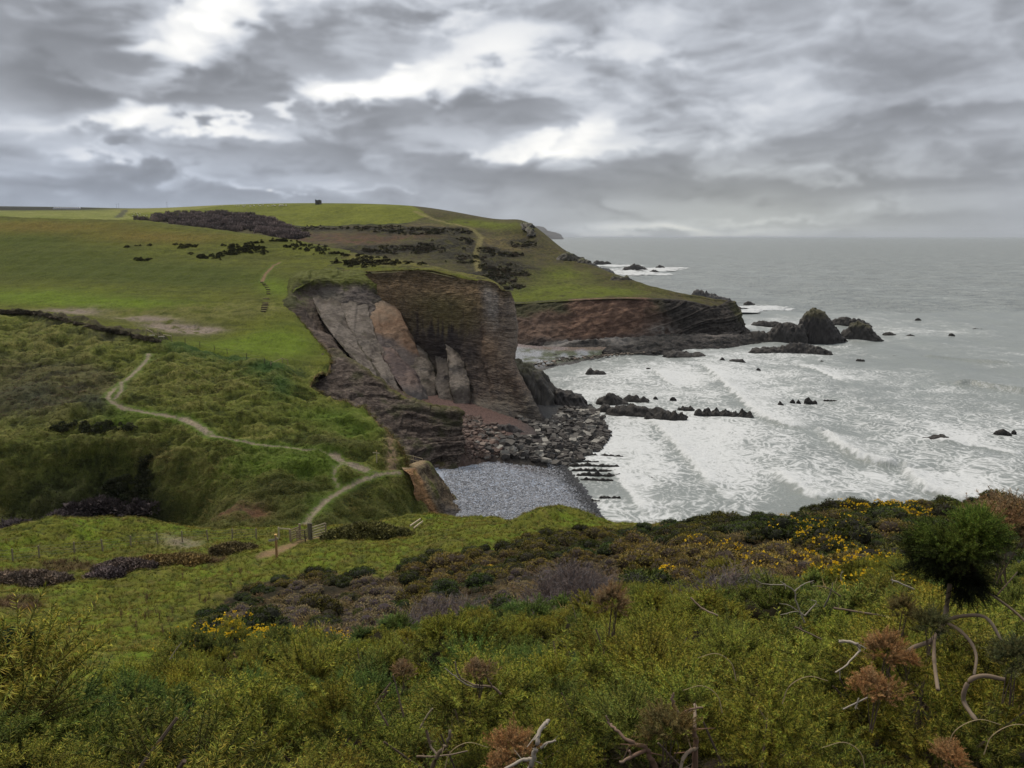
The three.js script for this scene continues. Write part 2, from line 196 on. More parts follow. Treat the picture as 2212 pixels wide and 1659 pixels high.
const nearGeo = surface(nearNet, 420, 460, { disp: (p) => new THREE.Vector3(0, nearRough(p), 0), color: (p) => {
  const a = fbm2(p.x * 0.22, p.z * 0.22, 3), b = hum(p);
  let c = mixc(mixc(G.field, G.bright, sstep(-0.2, 0.25, a)), [0.15, 0.15, 0.024], sstep(0.0, 0.4, b + 0.5 * fbm2(p.x * 2.3, p.z * 2.3, 2)) * 0.7);
  c = mixc(c, [0.032, 0.05, 0.012], sstep(0.02, 0.4, -b + 0.5 * fbm2(p.x * 2.1 + 9, p.z * 2.1, 2)) * 0.75); c = mixc(c, [0.11, 0.09, 0.03], sstep(0.12, 0.35, fbm2(p.x * 0.5 + 60, p.z * 0.5, 3)) * 0.6);
  if (inside(gorsePoly, p.x, p.z)) c = mixc([0.045, 0.034, 0.02], [0.02, 0.018, 0.01], sstep(-0.2, 0.2, b));  // ground under the gorse darkened, shade of the gaps put into the colour
  for (const m of nBr) c = mixc(c, G.brown, clamp(m(p) * 1.3)); c = mixc(c, G.olive, clamp(nOld[2](p)) * 0.6);
  c = mixc(c, G.gravel, clamp(nPale(p) * 0.8) * sstep(-0.2, 0.1, b + 0.2));
  c = mixc(c, G.earth, 0.85 * (1 - sstep(0.45, 1, nPath1(p) + b * 0.6))); c = mixc(c, [0.19, 0.115, 0.07], 1 - sstep(0.5, 1.2, Math.min(nPath2(p), nPath3(p)) + b * 0.8));
  if (-p.z > 84) c = mixc(c, G.olive, 0.5);
  return c;
} });
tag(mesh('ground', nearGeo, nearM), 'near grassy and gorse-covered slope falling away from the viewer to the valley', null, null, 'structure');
const nearTop = new MeshBVH(nearGeo.clone());

// ---------------------------------------------------------------- the hillside across the valley
const hillRows = [
  [[-300, 474, 500], [0, 478, 490], [130, 482, 485], [262, 484, 480], [390, 496, 475], [500, 510, 465], [600, 524, 455], [760, 552, 410]],
  [[-300, 466, 440], [0, 470, 430], [130, 474, 425], [262, 476, 420], [390, 488, 415], [500, 501, 405], [600, 515, 395], [756, 543, 370]],
  [[-300, 520, 375], [0, 525, 370], [130, 528, 368], [262, 532, 365], [390, 540, 360], [500, 548, 355], [600, 560, 345], [745, 575, 325]],
  [[-300, 590, 315], [0, 595, 310], [130, 597, 308], [262, 600, 305], [390, 604, 302], [500, 607, 300], [590, 608, 296], [680, 604, 287]],
  [[-300, 640, 268], [0, 645, 265], [130, 648, 262], [262, 652, 260], [390, 654, 258], [500, 652, 262], [575, 648, 266], [622, 646, 265]],
  [[-300, 652, 255], [0, 658, 250], [130, 668, 245], [262, 690, 239], [390, 705, 234], [500, 712, 232], [600, 716, 232], [674, 721, 236]],
  [[-300, 660, 246], [0, 669, 240], [130, 685, 231], [262, 716, 221], [390, 742, 213], [500, 762, 207], [600, 781, 201], [716, 780, 212]],
  [[-300, 690, 225], [0, 720, 215], [130, 745, 208], [262, 775, 197], [390, 790, 191], [500, 806, 188], [600, 815, 187], [672, 842, 186]],
  [[-300, 760, 205], [0, 785, 195], [130, 805, 189], [250, 822, 180], [400, 846, 175], [530, 872, 171], [690, 886, 174], [790, 893, 175]],
  [[-300, 820, 185], [0, 850, 175], [130, 865, 170], [240, 872, 166], [410, 912, 158], [540, 953, 154], [710, 978, 152], [868, 966, 158]],
  [[-300, 880, 168], [0, 915, 158], [130, 930, 154], [240, 940, 152], [405, 960, 150], [540, 988, 146], [720, 1008, 146], [885, 1010, 151]],
  [[-300, 950, 150], [0, 985, 142], [130, 990, 140], [240, 1005, 139], [400, 1015, 142], [545, 1035, 138], [725, 1062, 138], [898, 1045, 149]],
  [[-300, 1080, 125], [0, 1105, 122], [130, 1105, 121], [250, 1098, 122], [400, 1118, 126], [550, 1130, 122], [720, 1130, 127], [932, 1108, 148]],
  [[-300, 1200, 112], [0, 1220, 108], [130, 1220, 108], [250, 1220, 108], [400, 1220, 110], [550, 1220, 110], [720, 1220, 112], [955, 1190, 138]],
];
const hillNet = new Net(hillRows);
const hillBase = baseOf(hillNet, 160, 200);
const hx = (x, y) => hit(hillBase, x, y);
const carve = [[215, 1020, 22, 12, 8], [290, 1055, 11, 9, 6.5], [120, 985, 18, 8, 4]].map(([x, y, rx, rz, k]) => { const c = hx(x, y); return [c.x, c.z, rx, rz, k]; });
const spurRidge = line(hillBase, [[345, 985], [352, 1030], [345, 1065], [332, 1100]]);
const hm = Object.fromEntries(Object.entries({
  gravel: [[[330, 694], [0, 0]]],
}));
const M = (list) => { const f = list.map((q) => patch(hillBase, ...q)); return (p) => { let s = 0; for (const g of f) s += g(p); return clamp(s); }; };
const mGravel = M([[318, 690, 55, 5], [360, 704, 48, 6], [405, 713, 48, 8], [440, 709, 40, 5], [150, 672, 60, 5]]), mStraw = M([[420, 680, 160, 14], [470, 668, 120, 10], [230, 676, 120, 8], [540, 660, 60, 14]]), mDarkSlope = M([[60, 555, 260, 26], [200, 590, 260, 20], [60, 520, 120, 14], [430, 600, 160, 22]]), mOchre = M([[80, 490, 200, 14], [350, 512, 160, 12]]), mBrightF = M([[40, 640, 220, 16], [250, 655, 150, 12], [600, 740, 80, 34], [620, 690, 50, 40], [520, 742, 110, 16], [600, 620, 40, 20]]);
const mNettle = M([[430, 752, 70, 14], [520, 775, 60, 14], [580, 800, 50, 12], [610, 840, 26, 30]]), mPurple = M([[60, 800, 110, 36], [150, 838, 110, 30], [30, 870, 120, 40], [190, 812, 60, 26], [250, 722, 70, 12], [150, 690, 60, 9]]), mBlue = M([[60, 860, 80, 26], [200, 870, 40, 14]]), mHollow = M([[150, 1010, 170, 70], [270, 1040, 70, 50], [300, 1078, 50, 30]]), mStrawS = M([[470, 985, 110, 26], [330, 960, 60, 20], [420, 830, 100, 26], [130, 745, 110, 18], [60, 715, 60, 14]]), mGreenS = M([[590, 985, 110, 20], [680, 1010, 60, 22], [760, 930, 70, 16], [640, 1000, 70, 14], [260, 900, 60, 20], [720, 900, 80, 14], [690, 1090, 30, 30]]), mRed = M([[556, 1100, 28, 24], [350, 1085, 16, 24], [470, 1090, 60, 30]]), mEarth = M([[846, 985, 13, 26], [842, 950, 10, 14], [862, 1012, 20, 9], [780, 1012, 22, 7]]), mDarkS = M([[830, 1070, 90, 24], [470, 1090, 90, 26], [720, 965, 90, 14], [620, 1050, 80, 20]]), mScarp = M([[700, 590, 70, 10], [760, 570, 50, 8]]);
const trails = [[[322, 762], [318, 775], [300, 795], [275, 815], [250, 838], [232, 858], [246, 872], [268, 881], [310, 890], [355, 895], [398, 905]], [[262, 822], [262, 845], [250, 862]], [[395, 903], [425, 918], [456, 938]], [[456, 938], [510, 949], [580, 961], [640, 968], [700, 980], [730, 996], [770, 1010], [820, 1020]], [[720, 985], [745, 1000], [790, 1012]], [[740, 1000], [722, 1016], [722, 1032], [737, 1062]], [[640, 1160], [655, 1136], [690, 1095], [720, 1070], [750, 1052], [790, 1032], [825, 1020], [862, 1018], [886, 1010], [905, 1000]], [[605, 566], [590, 574], [572, 594], [566, 608]]];
const trailW = [0.42, 0.3, 0.75, 0.25, 0.8, 0.1, 0.34, 0.6];
const trailD = trails.map((t) => line(hillBase, t)), greenBand = line(hillBase, [[310, 890], [400, 905], [456, 938], [560, 960], [640, 968], [720, 985]]), crestBand = line(hillBase, [[0, 678], [80, 680], [200, 708], [300, 728], [360, 738]]);
const rough = (p) => sstep(0, 1, clamp(mNettle(p) + 0.2)) ;
const isField = (u, v) => 1 - sstep(5.9 / 13, 6.2 / 13, v);
const hmid = (p) => fbm2(p.x * 0.2 + 7, p.z * 0.26, 4, 0.55);
function hillRough(p, n, u, v) {
  let c = 0; for (const k of carve) { const dx = (p.x - k[0]) / k[2], dz = (p.z - k[1]) / k[3], r = dx * dx + dz * dz; if (r < 6) c -= k[4] * Math.exp(-r * r * 0.8); }
  const sr = spurRidge(p); c += 2.6 * Math.exp(-((sr / 4) ** 2));
  const f = isField(u, v), edge = sstep(0, 0.04, 1 - u);
  let h = fbm2(p.x * 0.03, p.z * 0.03, 3) * 1.4 * edge + f * (fbm2(p.x * 0.25, p.z * 0.25, 4) * 0.7) + (1 - f) * (fbm2(p.x * 0.07 + 7, p.z * 0.08, 3) * 3.4 + hmid(p) * 1.5 + (ridge2(p.x * 0.42, p.z * 0.42, 3) - 0.5) * 0.45 + fbm2(p.x * 1.1, p.z * 1.1, 2) * 0.4);
  h += Math.exp(-((crestBand(p) / 2.2) ** 2)) * (1.1 + fbm2(p.x * 0.6, p.z * 0.6, 2) * 1.2);
  let t = 1e9; for (let i = 0; i < trailD.length; i++) t = Math.min(t, trailD[i](p) - trailW[i]); h *= sstep(-0.3, 2.2, t) * 0.85 + 0.15; if (t < 0.6) h -= 0.12 * (1 - sstep(-0.2, 0.6, t));
  return h + c;
}
function hillColor(p, n, u, v) {
  const a = fbm2(p.x * 0.05, p.z * 0.05, 4), b = fbm2(p.x * 0.3 + 5, p.z * 0.3, 3), e = fbm2(p.x * 1.3, p.z * 1.3, 3), f = isField(u, v); let c;
  if (f > 0.5) {
    c = mixc(G.olive, G.field, sstep(-0.3, 0.2, a + b * 0.6)); c = mixc(c, [0.045, 0.055, 0.012], sstep(0.0, 0.35, fbm2(p.x * 0.05 + 3, p.z * 0.3, 4)) * 0.55); c = mixc(c, [0.13, 0.1, 0.02], mOchre(p) * 0.9); c = mixc(c, [0.055, 0.072, 0.01], mDarkSlope(p) * 0.9); c = mixc(c, G.bright, mBrightF(p) * 0.9 * sstep(-0.5, 0.1, b + 0.25));
    c = mixc(c, [0.13, 0.13, 0.035], mStraw(p) * sstep(-0.3, 0.2, b)); c = mixc(c, G.gravel, clamp(mGravel(p) * 1.25) * sstep(-0.35, 0.05, b + e * 0.3 + 0.1)); c = mixc(c, G.brown, mScarp(p) * 0.6); c = mixc(c, [0.05, 0.06, 0.012], sstep(0.12, 0.3, e) * 0.45);
  } else {
    const q = hmid(p) + e * 0.35; c = mixc([0.045, 0.058, 0.013], [0.105, 0.122, 0.022], sstep(-0.3, 0.02, q)); c = mixc(c, [0.17, 0.165, 0.048], sstep(0.05, 0.35, q + a * 0.3) * 0.75); c = mixc(c, G.straw, mStrawS(p) * 0.55 * sstep(-0.3, 0.2, b + e)); c = mixc(c, G.nettle, mNettle(p) * 0.85); c = mixc(c, [0.075, 0.125, 0.014], mGreenS(p) * 0.8 * sstep(-0.4, 0.1, b + 0.2));  // ridge tops lightened and hollows darkened, relief shading put into the colour
    c = mixc(c, G.purple, mPurple(p) * 0.5); c = mixc(c, [0.045, 0.052, 0.036], mBlue(p) * 0.6); c = mixc(c, [0.018, 0.024, 0.009], clamp(mHollow(p) * 1.2) * 0.9); c = mixc(c, [0.03, 0.038, 0.012], mDarkS(p) * 0.8); c = mixc(c, [0.042, 0.048, 0.016], sstep(0.78, 0.9, v) * 0.55); c = mixc(c, G.red, clamp(mRed(p) * 1.1) * 0.75 * sstep(-0.4, 0.1, b + 0.1));  // hollow painted dark for its thorn scrub and for its shade
     c = mixc(c, [0.055, 0.045, 0.035], 0.8 * Math.exp(-((crestBand(p) / 2) ** 2)));
    c = mixc(c, [0.09, 0.135, 0.018], 0.8 * (1 - sstep(0.8, 2.6, greenBand(p) + e)));
  }
  c = mixc(c, mixc([0.11, 0.08, 0.045], [0.21, 0.155, 0.095], clamp(0.5 + e * 1.5)), clamp(mEarth(p) * 1.4) * sstep(-0.3, 0.1, e + 0.1)); c = mixc(c, [0.16, 0.105, 0.06], sstep(0.985, 1, u) * (1 - f));
  for (let i = 0; i < trailD.length; i++) { const w = trailD[i](p) + e * 0.9 + b * 0.35; if (w < trailW[i] + 1.2) { c = mixc(c, [0.075, 0.12, 0.016], 0.7 * (1 - sstep(trailW[i] + 0.3, trailW[i] + 1.2, w))); c = mixc(c, i === 7 ? G.earth : mixc([0.19, 0.15, 0.115], [0.29, 0.24, 0.185], clamp(0.5 + e * 1.6)), (1 - sstep(trailW[i] - 0.4, trailW[i] + 0.45, w)) * 0.92); } }
  return c;
}
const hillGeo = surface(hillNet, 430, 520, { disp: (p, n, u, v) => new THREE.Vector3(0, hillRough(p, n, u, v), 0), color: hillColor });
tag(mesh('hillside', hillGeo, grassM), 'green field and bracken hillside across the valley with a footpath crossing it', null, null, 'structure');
const hillTop = new MeshBVH(hillGeo.clone());

// grass cap of the slab-faced headland
const capNet = new Net([
  [[690, 545, 420], [834, 570, 385], [913, 584, 365], [990, 600, 345], [1056, 612, 320], [1092, 640, 300]],
  [[725, 538, 378], [834, 558, 348], [913, 571, 328], [990, 588, 307], [1054, 602, 286], [1088, 622, 275]],
  [[715, 560, 345], [825, 572, 318], [910, 578, 303], [985, 592, 291], [1045, 604, 278], [1092, 630, 268]],
  [[700, 586, 309], [795, 588, 305], [850, 586, 299], [912, 584, 292], [972, 596, 284], [1032, 604, 276]],
]);
capNet.p[3][5] = at(1092, 630, 267);
const capGeo = surface(capNet, 160, 60, { disp: (p, n, u, v) => new THREE.Vector3(0, fbm2(p.x * 0.12, p.z * 0.12, 4) * 1.1 * sstep(0, 0.15, 1 - v) + fbm2(p.x * 0.7, p.z * 0.7, 2) * 0.3, 0), color: (p, n, u, v) => { const b = fbm2(p.x * 0.2, p.z * 0.2, 4), e = fbm2(p.x * 0.9, p.z * 0.9, 2); let c = mixc(G.olive, G.field, sstep(-0.2, 0.3, b)); c = mixc(c, [0.15, 0.125, 0.045], sstep(0.25, 0.45, v) * (1 - sstep(0.6, 0.8, v)) * 0.5); c = mixc(c, G.scrub, sstep(0.0, 0.3, -b + e * 0.5) * 0.7); return mixc(c, [0.1, 0.075, 0.04], sstep(0.88, 0.98, v)); } });
tag(mesh('headland_turf', capGeo, grassM), 'thin grassy cap along the top of the tall grey slab cliff', null, null, 'structure');
const capTop = new MeshBVH(capGeo.clone());

// ---------------------------------------------------------------- the cliffs of the cove
const strataN = new THREE.Vector3(0.28, 0.93, 0.22).normalize();
const bandsOf = (h, k) => { const t = h * k, i = Math.floor(t), f = t - i; const a = n2(i * 7.13, 3.3), b = n2((i + 1) * 7.13, 3.3); return mixf(a, b, sstep(0.7, 1, f)); };
// back wall of the cove: dark scarp under the turf
const wallNet = new Net([
  [[575, 642, 290], [612, 632, 288], [636, 592, 300], [690, 582, 310], [740, 582, 312], [785, 584, 315], [830, 600, 316], [856, 615, 318]],
  [[585, 645, 276], [617, 642, 268], [636, 606, 283], [690, 598, 290], [740, 598, 295], [785, 600, 299], [830, 615, 301], [856, 630, 302]],
  [[590, 665, 268], [626, 660, 258], [652, 640, 276], [700, 630, 286], [750, 630, 290], [795, 634, 294], [838, 645, 297], [862, 650, 300]],
  [[615, 712, 255], [652, 705, 245], [690, 690, 265], [730, 680, 276], [780, 675, 281], [825, 684, 285], [850, 694, 288], [872, 700, 294]],
  [[660, 765, 240], [714, 762, 228], [770, 785, 240], [808, 798, 250], [850, 800, 257], [880, 808, 263], [900, 818, 269], [925, 830, 275]],
  [[740, 835, 225], [800, 830, 212], [850, 860, 224], [895, 872, 236], [930, 880, 244], [950, 886, 251], [972, 892, 257], [992, 894, 262]],
]);
const wallGeo = surface(wallNet, 170, 190, { disp: (p, n, u, v) => { const s = p.dot(strataN); return fbm3(p.x * 0.09, p.y * 0.09, p.z * 0.09, 4) * 2.6 + bandsOf(p.x * 0.5 + p.y * 0.35 + n3(p.x * 0.1, p.y * 0.1, p.z * 0.1) * 2, 0.7) * 1.3 + fbm3(p.x * 0.6, p.y * 0.6, p.z * 0.6, 3) * 0.5; }, uv: (p, u, v) => [p.x * 0.8 + p.z * 0.4, p.y * 0.9], color: (p, n, u, v) => { const b = fbm3(p.x * 0.16, p.y * 0.16, p.z * 0.16, 4), e = fbm3(p.x * 0.9, p.y * 0.9, p.z * 0.9, 2); let c = mixc([0.055, 0.043, 0.036], [0.11, 0.085, 0.07], sstep(-0.25, 0.3, b + e * 0.5)); c = mixc(c, [0.05, 0.056, 0.018], sstep(-0.1, 0.2, b + e * 0.3) * (1 - sstep(0.42, 0.62, v)) * 0.9); c = mixc(c, [0.085, 0.095, 0.02], (1 - sstep(0.22, 0.36, v + b * 0.22 + e * 0.08)) * 0.95); c = mixc(c, [0.12, 0.105, 0.098], sstep(0.28, 0.4, v + b * 0.12) * sstep(0.3, 0.42, u + b * 0.1) * 0.7); return mixc(c, [0.12, 0.07, 0.055], sstep(0.72, 0.95, v) * 0.8); } });
tag(mesh('cove_cliff', wallGeo, cliffM), 'dark brown scarp at the back of the cove, under the hillside turf', null, null, 'structure');
const wallTop = new MeshBVH(wallGeo.clone());

// the tall face
const faceM = std({ color: new THREE.Color(2, 2, 2), vertexColors: true, map: tiled(mottleT, 34), bumpMap: tiled(rockBump, 34), bumpScale: 0.35, roughness: 0.88 });
const faceRows = [
  [[782, 592, 303], [850, 588, 296], [910, 586, 289], [970, 598, 281], [1030, 606, 273], [1075, 614, 267], [1096, 634, 263], [1086, 640, 290]],
  [[800, 650, 298], [855, 645, 292], [915, 645, 285], [975, 648, 277], [1035, 652, 269], [1080, 658, 264], [1106, 682, 262], [1096, 690, 290]],
  [[830, 720, 294], [880, 718, 288], [930, 715, 282], [985, 718, 274], [1040, 718, 266], [1083, 722, 262], [1108, 735, 260], [1100, 735, 286]],
  [[880, 790, 288], [915, 785, 282], [955, 785, 276], [1000, 785, 268], [1045, 785, 262], [1080, 788, 258], [1104, 788, 256], [1096, 790, 280]],
  [[920, 850, 275], [945, 848, 272], [975, 848, 266], [1015, 850, 260], [1060, 853, 254], [1100, 855, 250], [1142, 852, 248], [1128, 850, 275]],
  [[950, 885, 262], [970, 890, 258], [1000, 893, 252], [1040, 905, 246], [1080, 912, 243], [1130, 918, 241], [1187, 920, 240], [1170, 905, 268]],
  [[955, 905, 258], [975, 915, 254], [1005, 925, 249], [1045, 932, 243], [1085, 935, 240], [1135, 938, 238], [1200, 938, 237], [1185, 925, 262]],
];
const faceNet = new Net(faceRows);
const faceBase = baseOf(faceNet, 120, 120);
// stains that run down the face, by share of its width and height
const faceGeo = surface(faceNet, 300, 300, { disp: (p, n, u, v) => { const s = p.y + p.x * 0.05 + n2(p.x * 0.06, p.z * 0.06) * 1.2; let h = bandsOf(s, 1.1) * 0.2 * sstep(0.3, 0.55, v) + bandsOf(s, 0.35) * 0.22 + fbm3(p.x * 0.08, p.y * 0.08, p.z * 0.08, 3) * 1.1; h += fbm3(p.x * 0.4, p.y * 0.6, p.z * 0.4, 4) * 0.6 + Math.max(0, fbm2(p.x * 0.16 + 3, p.y * 0.05, 3)) * 1.2; h += sstep(0.74, 0.95, v) * fbm3(p.x * 0.3, p.y * 0.3, p.z * 0.3, 4) * 1.6; const rib = sstep(0.56, 0.6, u + n2(p.y * 0.1, 1) * 0.02) * (1 - sstep(0.5, 0.75, v)); return h + rib * 1.3; }, uv: (p) => [p.x - p.z * 0.4, p.y], color: (p, n, u, v) => {
  const b = fbm3(p.x * 0.1, p.y * 0.1, p.z * 0.1, 4), w = fbm2(p.x * 0.55, p.y * 0.07, 4), e = fbm3(p.x * 0.5, p.y * 2.4, p.z * 0.5, 3); let c = mixc([0.1, 0.074, 0.058], [0.15, 0.118, 0.093], sstep(-0.3, 0.3, b + e * 0.5)); c = mixc(c, [0.06, 0.046, 0.04], sstep(0.05, 0.35, w + b * 0.4) * 0.55); c = c.map((x) => x * 0.9);
  const top = 1 - sstep(0.04, 0.12, v + b * 0.06); c = mixc(c, [0.17, 0.115, 0.062], (1 - sstep(0.1, 0.32, v + b * 0.1)) * (1 - sstep(0.55, 0.66, u)) * 0.75); c = mixc(c, [0.12, 0.1, 0.046], Math.exp(-(((u - 0.38) / 0.2) ** 2)) * sstep(0.08, 0.2, v) * (1 - sstep(0.24, 0.42, v + w * 0.25)) * 0.9);
  c = mixc(c, [0.022, 0.019, 0.021], 1.0 * Math.exp(-(((u - 0.36) / 0.23) ** 2)) * sstep(0.27, 0.38, v + w * 0.2) * (1 - sstep(0.47, 0.56, v + b * 0.08)) * 0.85); c = mixc(c, [0.06, 0.05, 0.05], sstep(0.5, 0.56, v) * (1 - sstep(0.6, 0.75, v)) * (1 - sstep(0.5, 0.62, u)) * 0.4);
  c = mixc(c, [0.2, 0.13, 0.08], Math.exp(-(((u - 0.66) / 0.07) ** 2)) * Math.exp(-(((v - 0.37) / 0.1) ** 2)) * 0.9); c = mixc(c, [0.17, 0.14, 0.115], sstep(0.58, 0.66, u) * (1 - sstep(0.3, 0.5, v)) * 0.7); c = mixc(c, [0.27, 0.25, 0.225], Math.exp(-(((u - 0.66 + w * 0.05) / 0.045) ** 2)) * (1 - sstep(0.2, 0.36, v + w * 0.2)) * 0.55);
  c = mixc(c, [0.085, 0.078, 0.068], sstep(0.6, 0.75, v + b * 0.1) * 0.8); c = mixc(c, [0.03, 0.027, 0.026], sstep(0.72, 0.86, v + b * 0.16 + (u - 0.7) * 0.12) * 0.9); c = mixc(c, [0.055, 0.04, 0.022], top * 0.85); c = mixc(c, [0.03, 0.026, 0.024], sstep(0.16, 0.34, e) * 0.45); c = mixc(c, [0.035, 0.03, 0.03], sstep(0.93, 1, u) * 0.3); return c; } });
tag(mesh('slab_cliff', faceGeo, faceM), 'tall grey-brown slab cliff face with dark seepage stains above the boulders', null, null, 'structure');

// leaning rock slabs in front of the back wall: outline points in the photograph with depths, given thickness
const slabM = std({ color: new THREE.Color(2, 2, 2), vertexColors: true, map: tiled(rockMap, 14), bumpMap: tiled(bumpT, 9), bumpScale: 0.14, roughness: 0.85 });
function slabGeo(l, r, thick, color, seed) {
  const sink = (a) => a.map((q, i) => [q[0] - (i ? 0 : 5), q[1] - (i ? (i === a.length - 1 ? -6 : 0) : 14), q[2] + (i === 0 ? 14 : i === a.length - 1 ? 4 : 0)]); l = sink(l); r = sink(r).map((q) => [q[0] + 7, q[1], q[2] + 1.5]);                          // l, r: matching points [x, y, d] down the two long edges
  const front = new Net(l.map((q, i) => [q, [(q[0] + r[i][0]) / 2, (q[1] + r[i][1]) / 2, (q[2] + r[i][2]) / 2 - 0.8], r[i]])), back = thick, net = new Net(front.p.map((row) => { const away = (v) => v.clone().add(new THREE.Vector3(v.x, 0, v.z).normalize().multiplyScalar(back)); return [away(row[0]), row[0], row[1], row[2], away(row[2])]; }));
  const bent = net.at.bind(net); net.at = (u, v, o = new THREE.Vector3()) => { const f = Math.min(u * 4, 3.9999), i = Math.floor(f), a = bent(i / 4, v, o).clone(), b = bent((i + 1) / 4, v); return o.copy(a).lerp(b, f - i); };
  return surface(net, 56, 110, { disp: (p, n, u, v) => fbm3(p.x * 0.1 + seed, p.y * 0.1, p.z * 0.1, 3) * 0.9 + fbm3(p.x * 0.5 + seed, p.y * 0.5, p.z * 0.5, 3) * 0.5 + bandsOf(p.x * 0.95 + p.y * 0.45 + seed, 0.4) * 0.7 + bandsOf(p.y * 0.9 - p.x * 0.4 + seed + fbm3(p.x * 0.2, p.y * 0.2, p.z * 0.2, 2) * 3, 0.3) * 0.4 + (u < 0.26 || u > 0.74 ? fbm3(p.x * 0.3, p.y * 0.3, p.z * 0.3, 3) * 0.8 : 0), uv: (p) => [p.x + p.z * 0.3, p.y], color: (p, n, u, v) => color(p, u, v, fbm3(p.x * 0.14 + seed, p.y * 0.14, p.z * 0.14, 4), fbm3(p.x * 0.7, p.y * 0.7 + seed, p.z * 0.7, 3)) });
}
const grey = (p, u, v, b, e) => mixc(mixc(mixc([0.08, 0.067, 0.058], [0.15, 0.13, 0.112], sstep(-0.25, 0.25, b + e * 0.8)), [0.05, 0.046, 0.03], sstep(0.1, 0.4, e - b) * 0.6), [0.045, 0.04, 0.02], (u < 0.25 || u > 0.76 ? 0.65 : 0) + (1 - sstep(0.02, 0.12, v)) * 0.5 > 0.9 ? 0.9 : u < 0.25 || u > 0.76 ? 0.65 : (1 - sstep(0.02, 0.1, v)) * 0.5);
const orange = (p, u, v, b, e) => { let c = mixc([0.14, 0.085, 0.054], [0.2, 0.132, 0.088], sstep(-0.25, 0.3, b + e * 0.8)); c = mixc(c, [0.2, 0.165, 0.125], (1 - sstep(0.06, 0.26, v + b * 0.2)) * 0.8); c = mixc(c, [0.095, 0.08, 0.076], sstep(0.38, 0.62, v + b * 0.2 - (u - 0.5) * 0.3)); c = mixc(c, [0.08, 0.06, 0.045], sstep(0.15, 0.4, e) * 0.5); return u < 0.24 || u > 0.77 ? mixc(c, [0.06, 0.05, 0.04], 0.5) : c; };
const mauve = (p, u, v, b, e) => mixc(mixc([0.08, 0.062, 0.06], [0.125, 0.092, 0.08], sstep(-0.2, 0.3, b + e * 0.6)), [0.1, 0.092, 0.088], sstep(0.6, 0.9, v));
const slabs = [
  ['grey tilted rock slab, leftmost in the cove, beneath the dark scarp', slabGeo([[676, 645, 272], [692, 684, 261], [735, 744, 243], [772, 785, 234], [806, 820, 226]], [[726, 652, 275], [753, 712, 261], [772, 752, 250], [798, 795, 238], [822, 826, 229]], 9, grey, 11)],
  ['broad pale grey rock slab leaning beside the orange slab', slabGeo([[731, 655, 275], [756, 710, 263], [784, 766, 251], [816, 812, 239], [850, 852, 230]], [[786, 655, 279], [803, 718, 268], [823, 768, 258], [842, 812, 246], [876, 856, 237]], 10, grey, 23)],
  ['orange-brown rock slab with a pale top, tallest in the cove', slabGeo([[784, 668, 281], [788, 700, 276], [806, 735, 268], [842, 792, 258], [890, 858, 246]], [[850, 634, 289], [864, 690, 284], [888, 738, 277], [908, 792, 270], [946, 858, 258]], 12, orange, 37)],
  ['grey and mauve lower slab below the orange slab', slabGeo([[806, 725, 266], [820, 760, 259], [842, 800, 250], [868, 840, 242], [895, 872, 236]], [[842, 742, 269], [856, 770, 262], [880, 800, 255], [905, 840, 248], [920, 872, 244]], 8, mauve, 41)],
  ['smooth grey slab between the orange slab and the tall face', slabGeo([[884, 742, 277], [884, 775, 271], [890, 810, 263], [900, 840, 256], [930, 880, 248]], [[905, 745, 281], [918, 775, 276], [932, 810, 269], [944, 840, 262], [952, 882, 254]], 10, grey, 53)],
  ['pointed grey fin of rock standing against the foot of the tall face', slabGeo([[968, 745, 268], [966, 775, 264], [970, 805, 259], [975, 840, 253], [985, 885, 246]], [[974, 744, 269], [992, 780, 266], [1002, 815, 260], [1006, 850, 254], [1008, 892, 246]], 7, grey, 67)],
  ['dark narrow slab beside the pointed fin of rock', slabGeo([[946, 770, 272], [944, 800, 267], [942, 830, 262], [948, 860, 255], [955, 885, 250]], [[964, 760, 272], [966, 795, 267], [968, 830, 261], [974, 860, 254], [984, 888, 248]], 7, (p, u, v, b, e) => mixc(grey(p, u, v, b, e), [0.05, 0.045, 0.045], 0.45), 71)],
];
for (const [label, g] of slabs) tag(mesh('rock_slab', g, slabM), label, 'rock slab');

// layered cliff that runs down to the pebble beach
const layerNet = new Net([
  [[655, 790, 232], [722, 772, 236], [762, 790, 229], [803, 812, 222], [842, 846, 216], [882, 870, 212], [926, 888, 208], [985, 900, 205], [995, 935, 203]],
  [[650, 785, 214], [721, 756, 222], [760, 777, 215], [800, 802, 210], [840, 837, 205], [880, 862, 202], [925, 877, 199], [988, 892, 197], [1001, 930, 194]],
  [[655, 800, 206], [724, 800, 208], [775, 826, 204], [818, 855, 200], [858, 885, 196], [900, 910, 193], [940, 928, 192], [990, 938, 192], [1004, 965, 192]],
  [[668, 838, 197], [740, 845, 198], [800, 885, 193], [846, 920, 188], [885, 950, 186], [915, 965, 186], [950, 975, 188], [988, 980, 189], [1007, 985, 192]],
  [[690, 880, 190], [770, 890, 186], [830, 945, 180], [866, 985, 178], [896, 1008, 179], [925, 1016, 181], [955, 1020, 185], [982, 1018, 187], [1006, 1005, 191]],
  [[700, 910, 184], [780, 930, 180], [835, 985, 175], [870, 1020, 172], [900, 1035, 174], [930, 1035, 178], [960, 1035, 182], [990, 1030, 185], [1010, 1020, 189]],
]);
